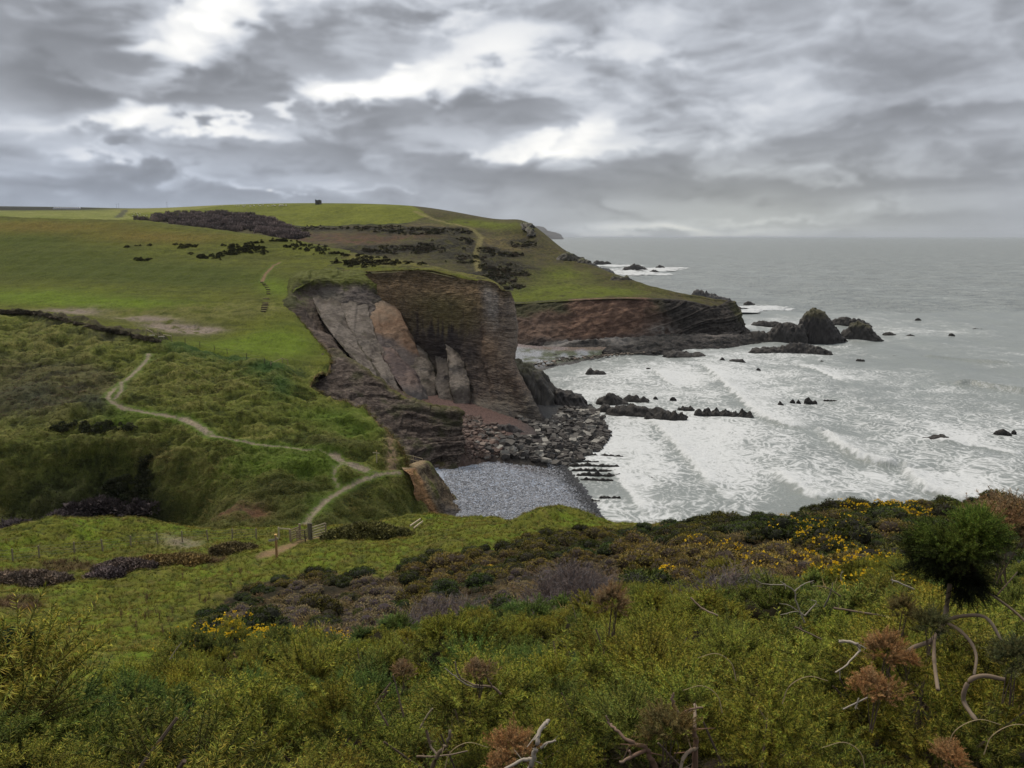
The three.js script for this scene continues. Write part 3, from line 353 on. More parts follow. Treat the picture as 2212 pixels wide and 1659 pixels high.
const layerGeo = surface(layerNet, 300, 170, { disp: (p, n, u, v) => { const k = sstep(0.02, 0.2, v), s = p.y * 0.96 + p.x * 0.1 + n3(p.x * 0.08, p.y * 0.08, p.z * 0.08) * 1.1, blk = n2(Math.floor(s * 0.9) * 3.7, Math.floor((p.x + Math.floor(s * 0.9) * 1.7) * 0.4) * 1.31); return k * (bandsOf(s, 0.9) * 1.15 + bandsOf(s, 2.2) * 0.35 + blk * 0.65 * sstep(0.35, 0.6, u) + fbm3(p.x * 0.14, p.y * 0.14, p.z * 0.14, 4) * 1.7 * (1.2 - u) + fbm3(p.x * 0.5, p.y * 0.9, p.z * 0.5, 3) * 0.6); }, uv: (p) => [p.x - p.z * 0.5, p.y], color: (p, n, u, v) => { const b = fbm3(p.x * 0.15, p.y * 0.15, p.z * 0.15, 4), e = fbm3(p.x * 0.8, p.y * 1.8, p.z * 0.8, 3); let c = mixc([0.052, 0.04, 0.034], [0.125, 0.1, 0.083], sstep(-0.2, 0.35, e + b * 0.6)); c = mixc(c, [0.19, 0.15, 0.125], sstep(0.65, 0.9, u) * sstep(-0.1, 0.3, e) * sstep(0.3, 0.5, v) * 0.8); c = mixc(c, [0.04, 0.042, 0.018], sstep(0.02, 0.28, b) * 0.75); c = mixc(c, [0.085, 0.082, 0.022], (1 - sstep(0.16, 0.3, v + b * 0.08)) * (0.4 + 0.5 * sstep(0.2, 0.4, u))); c = mixc(c, [0.03, 0.026, 0.024], sstep(0.74, 0.86, v) * sstep(0.6, 0.8, u) * 0.8); return c; } });
tag(mesh('layered_cliff', layerGeo, cliffM), 'low cliff of thin rock layers ending at the pebble beach', null, null, 'structure');
const layerTop = new MeshBVH(layerGeo.clone());

// spur tip with the footpath above the beach
const tipNet = new Net([
  [[868, 1010, 152], [886, 1003, 158], [906, 995, 163], [925, 996, 166], [936, 1008, 172], [940, 1030, 178]],
  [[872, 1016, 149], [888, 1013, 151], [908, 1008, 155], [926, 1000, 159], [944, 1022, 165], [945, 1045, 174]],
  [[880, 1032, 148], [894, 1033, 150], [914, 1030, 153], [934, 1026, 157], [956, 1042, 163], [955, 1062, 172]],
  [[893, 1062, 147], [905, 1062, 149], [930, 1064, 151], [956, 1066, 155], [983, 1083, 161], [975, 1095, 170]],
  [[912, 1095, 147], [924, 1095, 148], [948, 1098, 149], [980, 1102, 153], [1012, 1110, 158], [1000, 1120, 168]],
  [[935, 1130, 146], [944, 1130, 147], [968, 1132, 148], [1002, 1134, 151], [1040, 1136, 155], [1025, 1140, 165]],
  [[960, 1180, 142], [972, 1180, 143], [990, 1180, 144], [1020, 1180, 147], [1060, 1180, 151], [1050, 1180, 160]],
]);
const tipGeo = surface(tipNet, 130, 150, { disp: (p, n, u, v) => { const k = sstep(0.14, 0.3, v); return k * (fbm3(p.x * 0.2, p.y * 0.2, p.z * 0.2, 4) * 1.5 + bandsOf(p.x * 0.8 + p.y * 0.6, 0.8) * 0.8 + fbm3(p.x * 0.9, p.y * 0.9, p.z * 0.9, 2) * 0.4); }, uv: (p) => [p.x - p.z * 0.5, p.y], color: (p, n, u, v) => { const b = fbm3(p.x * 0.2, p.y * 0.2, p.z * 0.2, 4), e = fbm3(p.x * 0.9, p.y * 0.9, p.z * 0.9, 3); let c = mixc([0.07, 0.052, 0.034], [0.12, 0.095, 0.06], sstep(-0.3, 0.3, b + e)); c = mixc(c, [0.26, 0.15, 0.075], (1 - sstep(0.26, 0.36, u + b * 0.1)) * sstep(0.12, 0.2, v)); c = mixc(c, [0.085, 0.075, 0.07], sstep(0.55, 0.7, v) * sstep(0.35, 0.5, u + b * 0.2)); c = mixc(c, [0.07, 0.078, 0.02], sstep(0.0, 0.3, b) * (1 - sstep(0.55, 0.75, v)) * sstep(0.35, 0.5, u)); c = mixc(c, [0.24, 0.18, 0.11], (1 - sstep(0.1, 0.17, v)) * (1 - sstep(0.45, 0.6, u))); c = mixc(c, [0.1, 0.115, 0.022], (1 - sstep(0.1, 0.18, v)) * sstep(0.5, 0.62, u) * 0.9); return c; } });
tag(mesh('spur_cliff', tipGeo, cliffM), 'brown earth and rock spur end between the footpath and the pebble beach', null, null, 'structure');
const tipTop = new MeshBVH(tipGeo.clone());
// reddish scree below the slabs
const screeNet = new Net([
  [[800, 815, 232], [850, 838, 242], [895, 862, 248], [940, 882, 254], [990, 893, 256], [1040, 905, 248], [1110, 920, 244]],
  [[830, 835, 218], [880, 865, 222], [930, 880, 226], [980, 895, 232], [1030, 908, 234], [1080, 925, 234], [1140, 935, 236]],
  [[850, 850, 208], [900, 885, 208], [950, 905, 208], [1000, 925, 212], [1050, 940, 216], [1100, 952, 218], [1170, 958, 220]],
  [[880, 900, 196], [930, 930, 194], [975, 955, 194], [1010, 972, 196], [1060, 975, 202], [1120, 982, 204], [1180, 985, 206]],
]);
screeNet.p.push(screeNet.p[3].map((p) => new THREE.Vector3(p.x, -1.5, p.z + 14))); screeNet.nr++;
const screeGeo = surface(screeNet, 150, 110, { disp: (p, n, u, v) => fbm3(p.x * 0.25, p.y * 0.25, p.z * 0.25, 4) * 1.1 + Math.abs(n3(p.x * 1.1, p.y * 1.1, p.z * 1.1)) * 0.7, color: (p, n, u, v) => { const b = fbm2(p.x * 0.2, p.z * 0.2, 3), e = fbm2(p.x * 1.3, p.z * 1.3, 3); let c = mixc([0.07, 0.046, 0.038], [0.125, 0.09, 0.075], sstep(-0.3, 0.3, e)); c = mixc(c, [0.045, 0.04, 0.036], sstep(0.55, 0.85, u + b * 0.3)); return mixc(c, [0.1, 0.095, 0.03], (1 - sstep(0.2, 0.45, u)) * sstep(-0.1, 0.2, b) * 0.7); } });
tag(mesh('scree_slope', screeGeo, wetM), 'reddish scree slope spilling from the cove onto the beach', null, null, 'structure');
const screeTop = new MeshBVH(screeGeo.clone());

// ---------------------------------------------------------------- the far headland and its fields
const farRows = [
  [[-500, 452, 3200], [-100, 453, 3000], [130, 454, 2800], [300, 456, 2100], [500, 448, 1500], [690, 446, 1250], [890, 452, 1080], [1050, 478, 900], [1128, 492, 830], [1215, 556, 720], [1322, 604, 620], [1440, 640, 560], [1592, 665, 530]],
  [[-500, 444, 2400], [-100, 445, 2300], [130, 447, 2100], [300, 450, 1500], [500, 442, 1050], [690, 439, 900], [890, 445, 800], [1060, 472, 720], [1138, 480, 680], [1228, 545, 610], [1332, 594, 555], [1442, 627, 515], [1590, 652, 505]],
  [[-500, 452, 1500], [-100, 453, 1450], [130, 455, 1350], [300, 458, 1050], [500, 455, 900], [690, 462, 800], [880, 468, 720], [1050, 500, 660], [1120, 520, 630], [1200, 562, 580], [1300, 605, 535], [1420, 634, 505], [1585, 656, 500]],
  [[-500, 470, 850], [-100, 472, 830], [130, 474, 800], [300, 490, 780], [500, 490, 760], [690, 490, 720], [870, 495, 660], [1030, 530, 610], [1100, 560, 580], [1180, 592, 545], [1280, 618, 510], [1400, 638, 492], [1575, 660, 495]],
  [[-500, 490, 650], [-100, 494, 640], [130, 500, 640], [300, 530, 650], [500, 530, 630], [690, 535, 610], [860, 550, 580], [1020, 575, 555], [1090, 605, 530], [1150, 620, 505], [1250, 632, 485], [1380, 642, 478], [1560, 660, 492]],
  [[-500, 510, 560], [-100, 520, 550], [130, 530, 550], [300, 560, 560], [500, 570, 550], [690, 590, 540], [860, 620, 500], [1000, 640, 480], [1080, 655, 465], [1130, 656, 460], [1230, 650, 458], [1370, 646, 462], [1545, 664, 486]],
];
const farNet = new Net(farRows), farBase = baseOf(farNet, 200, 120), F = (list) => { const f = list.map((q) => patch(farBase, ...q)); return (p) => { let s = 0; for (const g of f) s += g(p); return clamp(s); }; };
const fieldEdge = [[300, 478], [450, 482], [600, 486], [741, 486], [820, 484], [880, 481], [905, 472], [925, 466], [905, 452], [892, 446]].map(([x, y]) => hit(farBase, x, y)).filter(Boolean);
const brightPoly = [...fieldEdge.map((p) => [p.x, p.z]), [at(890, 444, 1000).x, -1000], [at(300, 444, 1800).x, -1800], [at(200, 444, 1800).x, -1800]];
const fRed = F([[640, 508, 50, 5], [720, 512, 80, 8], [800, 516, 60, 8], [900, 512, 60, 5], [770, 525, 60, 6], [660, 520, 40, 6]]), fGorse = F([[700, 495, 100, 4], [830, 497, 60, 8], [900, 500, 60, 9], [980, 500, 40, 8], [960, 532, 60, 14], [1000, 560, 60, 10], [860, 540, 80, 10], [1130, 527, 34, 9], [1090, 550, 50, 7], [1080, 575, 50, 10], [1100, 590, 60, 10], [1050, 540, 26, 8], [1230, 560, 22, 5], [1000, 520, 30, 9], [1060, 600, 60, 12], [780, 540, 60, 8], [1095, 622, 40, 8]]), fGreen = F([[1200, 625, 120, 18], [1140, 640, 70, 12], [1320, 632, 80, 8], [1210, 595, 60, 12], [1000, 480, 60, 8], [1080, 488, 60, 10]]), fOchre = F([[1080, 520, 50, 10], [1040, 530, 30, 16], [960, 490, 60, 6], [1110, 540, 40, 8], [880, 490, 70, 5]]);
const fPath = line(farBase, [[896, 456], [930, 470], [975, 482], [1018, 495], [1040, 512], [1034, 530], [1028, 555], [1034, 590]]), fTrack = line(farBase, [[270, 453], [268, 458], [262, 464], [256, 470]]), fHedge = line(farBase, [[600, 487], [741, 487], [820, 484], [880, 481]]), fMoor = F([[60, 450, 190, 3.2], [-100, 450, 160, 4]]);
const farGeo = surface(farNet, 420, 260, { disp: (p, n, u, v) => new THREE.Vector3(0, (fbm2(p.x * 0.012, p.z * 0.012, 4) * 2.5 + fbm2(p.x * 0.08, p.z * 0.08, 4) * 1.5) * sstep(0.35, 0.5, v + u * 0.25) * sstep(0, 0.06, 1 - v) + fGorse(p) * (1 + fbm2(p.x * 0.3, p.z * 0.3, 3) * 2.4), 0), color: (p, n, u, v) => {
  const a = fbm2(p.x * 0.02, p.z * 0.02, 4), b = fbm2(p.x * 0.12, p.z * 0.12, 4), e = fbm2(p.x * 0.5, p.z * 0.5, 2); let c;
  if (p.z < -560 && inside(brightPoly, p.x, p.z)) { c = mixc([0.098, 0.112, 0.014], [0.125, 0.14, 0.018], sstep(-0.3, 0.3, a + b * 0.4)); if (p.x < -180 && p.z < -1000) c = mixc(c, [0.2, 0.2, 0.06], 0.7); }
  else if (u < 0.27) c = mixc([0.17, 0.18, 0.05], [0.13, 0.15, 0.03], sstep(-0.2, 0.2, a));
  else { c = mixc([0.055, 0.053, 0.02], [0.092, 0.082, 0.028], sstep(-0.3, 0.3, b)); c = mixc(c, [0.15, 0.115, 0.045], fOchre(p) * 0.7 * sstep(-0.3, 0.1, b + 0.1)); c = mixc(c, [0.09, 0.11, 0.013], fGreen(p) * 0.9 * sstep(-0.45, 0, b + e * 0.2 + 0.1)); c = mixc(c, [0.105, 0.052, 0.038], fRed(p) * 0.85 * sstep(-0.35, 0.1, b)); c = mixc(c, [0.045, 0.038, 0.026], sstep(-0.1, 0.12, b + e * 0.6 - 0.05) * (1 - fGreen(p)) * 0.75); c = mixc(c, [0.03, 0.028, 0.02], clamp(fGorse(p) * 1.4) * sstep(-0.25, 0.05, b + e * 0.5 + 0.08)); }
  c = mixc(c, [0.022, 0.024, 0.018], clamp(fMoor(p) * 1.5)); c = mixc(c, [0.17, 0.15, 0.06], 0.7 * (1 - sstep(1.2, 3, fPath(p)))); c = mixc(c, [0.05, 0.05, 0.04], 0.8 * (1 - sstep(2.5, 6, fTrack(p)))); c = mixc(c, [0.025, 0.028, 0.016], 0.9 * (1 - sstep(1.5, 3, fHedge(p) + e)));
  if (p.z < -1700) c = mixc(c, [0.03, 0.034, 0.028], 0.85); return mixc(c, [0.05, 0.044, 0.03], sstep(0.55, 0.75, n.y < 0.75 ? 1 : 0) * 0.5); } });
tag(mesh('far_headland', farGeo, farM), 'far headland with a bright field on top sloping down to the sea', null, null, 'structure');
const farTop = new MeshBVH(farGeo.clone());
// cliffs under the far headland
const topEdge = [[1040, 652, 472], [1080, 655, 465], [1130, 656, 460], [1230, 650, 458], [1370, 646, 462], [1480, 652, 476], [1545, 664, 486], [1576, 652, 497], [1592, 660, 506], [1588, 662, 525]];
const mid1 = [[1045, 680, 462], [1085, 680, 456], [1130, 680, 452], [1230, 674, 452], [1370, 668, 457], [1480, 672, 470], [1560, 676, 480], [1592, 676, 490], [1601, 684, 500], [1596, 685, 520]];
const mid2 = [[1050, 715, 448], [1090, 714, 444], [1135, 712, 441], [1235, 706, 444], [1372, 700, 452], [1480, 702, 466], [1562, 704, 474], [1598, 704, 484], [1612, 708, 494], [1605, 708, 515]];
const foot = [[1060, 750, 432], [1095, 748, 430], [1140, 744, 430], [1240, 738, 438], [1375, 730, 447], [1490, 726, 462], [1570, 722, 472], [1608, 722, 480], [1628, 728, 486], [1622, 726, 510]];
const bluffGeo = surface(new Net([topEdge.map(([x, y, d]) => [x, y - 1, d + 12]), topEdge.map(([x, y, d]) => [x, y - 2, d + 2]), mid1, mid2, foot, foot.map(([x, y, d]) => [x, y + 22, d - 6])]), 420, 120, { disp: (p, n, u, w) => { const v = clamp((w * 5 - 1) / 4); const s = p.y * 0.9 - p.x * 0.16 + n3(p.x * 0.03, p.y * 0.05, p.z * 0.03) * 3; const L = sstep(0.46, 0.55, u), k = sstep(0, 0.08, v); return k * (fbm3(p.x * 0.05, p.y * 0.03, p.z * 0.05, 4) * 3 + fbm3(p.x * 0.16, p.y * 0.07, p.z * 0.16, 3) * 1.6 + (bandsOf(s, 0.55) * 1.9 + bandsOf(s, 1.3) * 0.7) * (0.25 + L) + fbm3(p.x * 0.25, p.y * 0.25, p.z * 0.25, 4) * 1.5); }, uv: (p) => [p.x * 0.7, p.y], color: (p, n, u, w) => { const v = clamp((w * 5 - 1) / 4);
  const b = fbm3(p.x * 0.06, p.y * 0.09, p.z * 0.06, 4), e = fbm3(p.x * 0.3, p.y * 0.7, p.z * 0.3, 3); let c = mixc([0.07, 0.048, 0.038], [0.12, 0.08, 0.06], sstep(-0.3, 0.3, b + e * 0.6)); const red = sstep(0.3, 0.36, u + b * 0.05) * (1 - sstep(0.45, 0.52, u + v * 0.04 + b * 0.08));
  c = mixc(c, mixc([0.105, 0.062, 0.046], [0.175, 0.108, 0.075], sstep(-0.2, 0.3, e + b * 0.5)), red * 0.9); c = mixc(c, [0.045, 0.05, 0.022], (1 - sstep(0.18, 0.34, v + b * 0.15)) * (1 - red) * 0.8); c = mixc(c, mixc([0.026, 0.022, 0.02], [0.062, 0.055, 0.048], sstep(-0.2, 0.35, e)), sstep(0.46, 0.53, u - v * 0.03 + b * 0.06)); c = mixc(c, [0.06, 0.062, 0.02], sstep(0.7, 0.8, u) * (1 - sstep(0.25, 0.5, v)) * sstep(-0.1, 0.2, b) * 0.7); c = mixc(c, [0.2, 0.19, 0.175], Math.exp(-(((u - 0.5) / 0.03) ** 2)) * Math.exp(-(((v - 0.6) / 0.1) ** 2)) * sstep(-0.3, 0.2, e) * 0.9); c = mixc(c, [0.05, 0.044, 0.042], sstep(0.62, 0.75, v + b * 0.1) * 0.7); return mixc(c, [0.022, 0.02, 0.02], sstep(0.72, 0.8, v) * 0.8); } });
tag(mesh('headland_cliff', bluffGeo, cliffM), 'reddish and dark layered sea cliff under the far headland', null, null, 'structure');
// thin far coast on the horizon
const coastGeo = surface(new Net([[[1050, 492, 16500], [1120, 488, 16500], [1155, 489, 16000], [1172, 491, 16000], [1185, 500, 15500], [1210, 507, 15500], [1218, 516, 15500]], [[1050, 505, 15200], [1120, 505, 15000], [1155, 505, 15000], [1172, 507, 15000], [1186, 508, 14800], [1209, 512, 14800], [1216, 516, 14800]], [[1050, 519, 14700], [1120, 519, 14600], [1155, 519, 14600], [1172, 519, 14600], [1186, 519, 14500], [1210, 519, 14500], [1218, 519, 14500]]]), 90, 24, { disp: (p, n, u, v) => fbm3(p.x * 0.002, p.y * 0.01, p.z * 0.002, 4) * 60, color: () => [0.06, 0.055, 0.05] });
tag(mesh('distant_headland', coastGeo, std({ vertexColors: true })), 'hazy blue headland far away on the sea horizon', null, null, 'structure');
// ---------------------------------------------------------------- beach and sea
const L0 = (x, y, h = 0) => onLevel(x, y, h);
const beachW = [[1262, 866], [1312, 918], [1300, 958], [1236, 990], [1222, 1010], [1246, 1040], [1275, 1075], [1302, 1112], [1330, 1150]].map(([x, y]) => L0(x, y, 0.2));   // the water line
function waterX(z) { const w = beachW; if (z <= w[0].z) return w[0].x; for (let i = 0; i + 1 < w.length; i++) if (z <= w[i + 1].z) return mixf(w[i].x, w[i + 1].x, (z - w[i].z) / (w[i + 1].z - w[i].z)); return w[w.length - 1].x; }
const beachH = (x, z) => { const D = waterX(z) - x; return D < 0 ? Math.max(-2, D * 0.14) : D * 0.15 + 0.35 * sstep(2, 7, D) + fbm2(x * 0.08, z * 0.08, 3) * 0.5 * sstep(2, 10, D); };
const pebbleT = texOf(1024, (u, v) => { const S = 46; let x = u * S, y = v * S, b1 = 9, b2 = 9, id = 0; const xi = Math.floor(x), yi = Math.floor(y); for (let j = -1; j < 2; j++) for (let i = -1; i < 2; i++) { const cx = ((xi + i) % S + S) % S, cy = ((yi + j) % S + S) % S, h = PERM[(PERM[cx & 255] + cy) & 255], dx = xi + i + GX[h] * 0.38 + 0.5 - x, dy = yi + j + GY[h] * 0.38 + 0.5 - y, d = dx * dx + dy * dy; if (d < b1) { b2 = b1; b1 = d; id = h; } else if (d < b2) b2 = d; } const e = Math.sqrt(b2) - Math.sqrt(b1), k = sstep(0.02, 0.35, e), t = 0.42 + 0.36 * ((id * 37 % 101) / 101 - 0.3); return [t * (0.55 + 0.45 * k) * 0.95, t * (0.55 + 0.45 * k), t * (0.55 + 0.45 * k) * 1.08]; });
const pebbleM = std({ color: new THREE.Color(1.7, 1.7, 1.7), vertexColors: true, map: tiled(pebbleT, 14), bumpMap: tiled(pebbleT, 14), bumpScale: 0.16, roughness: 0.8 });
{
  const X0 = -48, X1 = 44, Z0 = -305, Z1 = -120, nx = 200, nz = 300, net = { at: (u, v, o) => o.set(mixf(X0, X1, u), beachH(mixf(X0, X1, u), mixf(Z0, Z1, v)), mixf(Z0, Z1, v)) };
  const g = surface(net, nx, nz, { disp: (p) => new THREE.Vector3(0, fbm2(p.x * 0.7, p.z * 0.7, 3) * 0.25 + Math.abs(n2(p.x * 1.6, p.z * 1.6)) * 0.2, 0), color: (p) => { const D = waterX(p.z) - p.x, b = fbm2(p.x * 0.25, p.z * 0.25, 3); let c = mixc([0.33, 0.36, 0.41], [0.4, 0.42, 0.46], sstep(-0.2, 0.2, b)); const wet = 1 - sstep(1.5, 5.2, D + b * 3.5); c = mixc(c, [0.08, 0.08, 0.085], wet); const rocky = sstep(0, 6, -p.z - 193 - clamp(-p.x * 0.5, -6, 8)); c = mixc(c, mixc([0.14, 0.085, 0.07], [0.06, 0.058, 0.056], sstep(-4, 12, p.x)), rocky); return c; } });
  tag(mesh('beach', g, pebbleM), 'grey pebble beach at the foot of the layered cliff, dark and wet at the water line', null, null, 'structure');
}
const beachTop = { y: (x, z) => beachH(x, z) };
{ // the farther cove beach and the dark rock shelf under the far headland
  const g = surface(new Net([[L0(1070, 735, 5), L0(1150, 747, 4.5), L0(1230, 750, 4), L0(1310, 750, 3.5)], [L0(1085, 752, 3.5), L0(1150, 758, 3), L0(1215, 762, 2.5), L0(1300, 760, 2)], [L0(1090, 775, 2), L0(1150, 775, 1.5), L0(1215, 772, 1.2), L0(1300, 766, 1)], [L0(1090, 802, 0.5), L0(1165, 796, 0.3), L0(1222, 784, 0.2), L0(1290, 772, 0.2)], [L0(1090, 850, -1.2), L0(1180, 812, -1), L0(1240, 792, -1), L0(1310, 779, -1)]]), 120, 70, { disp: (p) => new THREE.Vector3(0, fbm2(p.x * 0.3, p.z * 0.3, 3) * 0.5 + Math.abs(n2(p.x * 1.2, p.z * 1.2)) * 0.5, 0), color: (p, n, u, v) => { const b = fbm2(p.x * 0.1, p.z * 0.1, 3); let c = mixc([0.36, 0.36, 0.36], [0.13, 0.14, 0.09], sstep(-0.15, 0.2, b + (u - 0.4) * 0.5)); c = mixc(c, [0.24, 0.16, 0.13], (1 - sstep(0.1, 0.25, v)) * 0.7); return mixc(c, [0.12, 0.11, 0.1], sstep(0.6, 0.8, v)); } });
  tag(mesh('cove_beach', g, pebbleM), 'small grey-green stony beach in the farther cove behind the tall slab cliff', null, null, 'structure');
  const shelf = surface(new Net([[L0(1180, 738, 5), L0(1260, 736, 6), L0(1380, 728, 6), L0(1490, 724, 5), L0(1580, 720, 5), L0(1640, 722, 3)], [L0(1170, 756, 2.6), L0(1265, 750, 3.4), L0(1380, 743, 3.6), L0(1490, 736, 3.4), L0(1585, 731, 3), L0(1655, 731, 2)], [L0(1190, 768, 1.4), L0(1280, 760, 1.8), L0(1385, 755, 1.8), L0(1500, 745, 1.8), L0(1590, 738, 1.6), L0(1665, 736, 1)], [L0(1200, 780, 0.3), L0(1290, 768, 0.3), L0(1400, 764, 0.3), L0(1530, 752, 0.3), L0(1600, 744, 0.2), L0(1670, 740, 0.2)], [L0(1200, 795, -1.6), L0(1300, 778, -1.6), L0(1410, 773, -1.6), L0(1540, 761, -1.6), L0(1612, 752, -1.6), L0(1685, 747, -1.6)]]), 330, 90, { disp: (p, n, u, v) => { const s = p.x * 0.28 + p.z * 0.75; return new THREE.Vector3(0, (ridge2(s * 0.22, p.x * 0.05 - p.z * 0.03, 3) - 0.45) * 2.2 + fbm2(p.x * 0.35, p.z * 0.6, 3) * 1.3, 0); }, color: (p, n, u, v) => { const b = fbm2(p.x * 0.1, p.z * 0.25, 4), s = p.x * 0.28 + p.z * 0.75; let c = mixc([0.02, 0.019, 0.018], [0.055, 0.05, 0.047], sstep(-0.3, 0.3, b)); c = mixc(c, [0.24, 0.225, 0.21], (1 - sstep(0.25, 0.45, u)) * (1 - sstep(0.35, 0.6, v)) * sstep(-0.1, 0.25, n2(s * 0.16, p.x * 0.02)) * 0.85); return mixc(c, [0.19, 0.17, 0.155], sstep(0.6, 0.68, u) * (1 - sstep(0.8, 0.9, u)) * (1 - sstep(0.2, 0.4, v)) * sstep(0.1, 0.4, n2(s * 0.3, p.x * 0.03)) * 0.7); } });
  tag(mesh('rock_shelf', shelf, wetM), 'dark jagged tidal rock shelf along the foot of the far headland cliff', null, null, 'structure');
}

// breaking waves: crest lines on the water, [points of the photograph, height, length of the foam behind]
const breakers = [
  [[[1512, 778], [1540, 805], [1570, 835], [1605, 868], [1644, 900], [1690, 920], [1757, 931]], 0.9, 16], [[[1773, 931], [1800, 952], [1822, 968], [1860, 988], [1906, 999], [1950, 1003]], 1.7, 12], [[[1956, 1008], [1976, 1033], [2009, 1060], [2080, 1076], [2160, 1090]], 1.4, 14], [[[1680, 1022], [1700, 1040], [1733, 1064], [1790, 1085]], 1.0, 10],
  [[[1415, 800], [1430, 812], [1455, 830]], 0.6, 14], [[[1408, 902], [1450, 948], [1500, 1000], [1545, 1055]], 0.8, 8], [[[1320, 1008], [1345, 1035], [1370, 1070], [1400, 1110]], 0.5, 6], [[[2050, 830], [2100, 832], [2140, 840], [2212, 850], [2300, 862]], 1.6, 0], [[[1990, 770], [2080, 776], [2200, 790]], 0.9, 0], [[[1720, 790], [1760, 800], [1830, 826]], 0.8, 9], [[[2010, 955], [2110, 965], [2212, 985]], 0.7, 9],
].map(([pts, h, l]) => ({ w: pts.map(([x, y]) => L0(x, y)), h, l }));
function breaker(b, x, z) {                                            // [signed distance, front (shore) positive; how far inside the ends]
  let best = 1e9, sgn = 1, along = 0; const n = b.w.length - 1;
  for (let i = 0; i < n; i++) { const p = b.w[i], q = b.w[i + 1], dx = q.x - p.x, dz = q.z - p.z, L = dx * dx + dz * dz, t0 = ((x - p.x) * dx + (z - p.z) * dz) / L, t = clamp(t0), d = Math.hypot(x - p.x - dx * t, z - p.z - dz * t); if (d < best) { best = d; sgn = dx * (z - p.z) - dz * (x - p.x) > 0 ? 1 : -1; along = (i + t) / n; if ((i === 0 && t0 < 0) || (i === n - 1 && t0 > 1)) along = t0 < 0 ? -1 : 2; } }
  return [best * sgn, along < 0 || along > 1 ? Math.exp(-best * best * 0.05) * 0.5 : sstep(0, 0.12, along) * sstep(0, 0.12, 1 - along)];
}
const foamSpots = [[1340, 1060, 110, 90, 0.75], [1420, 950, 190, 60, 0.7], [1330, 810, 140, 36, 0.65], [1480, 880, 160, 60, 0.65], [1600, 800, 130, 40, 0.5], [1480, 790, 120, 24, 0.45], [1650, 960, 160, 50, 0.4], [1620, 1040, 160, 50, 0.45], [1750, 870, 120, 40, 0.35], [1700, 770, 110, 20, 0.5], [1800, 745, 110, 14, 0.5], [1920, 715, 90, 16, 0.45], [2060, 720, 70, 10, 0.3], [1990, 920, 110, 40, 0.42], [2120, 920, 120, 40, 0.45], [2100, 1000, 150, 50, 0.5], [2000, 1050, 140, 30, 0.5], [1660, 690, 60, 14, 0.5], [1620, 712, 40, 14, 0.45], [1880, 820, 160, 26, 0.22], [2150, 880, 80, 22, 0.25], [1850, 1040, 120, 30, 0.3], [1240, 1000, 60, 16, 0.35], [1270, 840, 60, 24, 0.5], [1550, 760, 100, 10, 0.4], [1860, 690, 120, 10, 0.35], [1330, 578, 60, 5, 0.6], [1390, 580, 50, 5, 0.6], [1430, 578, 40, 4, 0.45], [1350, 590, 50, 5, 0.5], [1640, 662, 70, 8, 0.35], [1780, 700, 160, 8, 0.2]].map(([x, y, rx, ry, g]) => { const c = L0(x, y), a = L0(x + rx, y), b = L0(x, y - ry); return [c.x, c.z, Math.hypot(a.x - c.x, a.z - c.z), Math.hypot(b.x - c.x, b.z - c.z), Math.atan2(b.x - c.x, -(b.z - c.z)), g]; });
function foamDensity(x, z) {
  let d = 0.06 + 0.1 * sstep(-420, -230, z); const wx = x + n2(x * 0.05, z * 0.05) * 9, wz = z + n2(x * 0.05 + 9, z * 0.05) * 14;
  for (const s of foamSpots) { const dx = wx - s[0], dz = wz - s[1], c = Math.cos(s[4]), q = Math.sin(s[4]), a = (dx * c + dz * q) / s[2], b = (dz * c - dx * q) / s[3], r = a * a + b * b; if (r < 6) d += Math.exp(-r) * s[5] * 0.6; }
  return d;
}
const swell = (x, z) => { const k = sstep(20, 110, x), w = n2(x * 0.012, z * 0.012) * 2.4; return (0.15 + 0.45 * k) * Math.sin(x * 0.13 + z * 0.012 + w) + 0.28 * n2(x * 0.09 + 4, z * 0.045) + 0.16 * n2(x * 0.24, z * 0.15) + 0.05 * n2(x * 0.6, z * 0.45); };
function seaHeight(x, z) { let h = swell(x, z) * sstep(-4, 14, x - (z > -310 ? waterX(z) : 20) + 4) , f = 0; for (const b of breakers) { const [s, k] = breaker(b, x, z); if (Math.abs(s) > 40) continue; const rag = n2(x * 0.35, z * 0.35) * 1.1; h += 1.3 * b.h * k * (s > 0 ? Math.exp(-(((s + rag * 0.4) / 1.3) ** 2)) : Math.exp(s / (b.l ? 5.5 : 9))) * (1 + 0.35 * n2(x * 0.8, z * 0.8) * (b.l ? 1 : 0)); } return h; }
const SX0 = -36, SZ1 = -132, SPAN = 512;
const water = [0.17, 0.19, 0.184], foamC = [0.52, 0.54, 0.55];
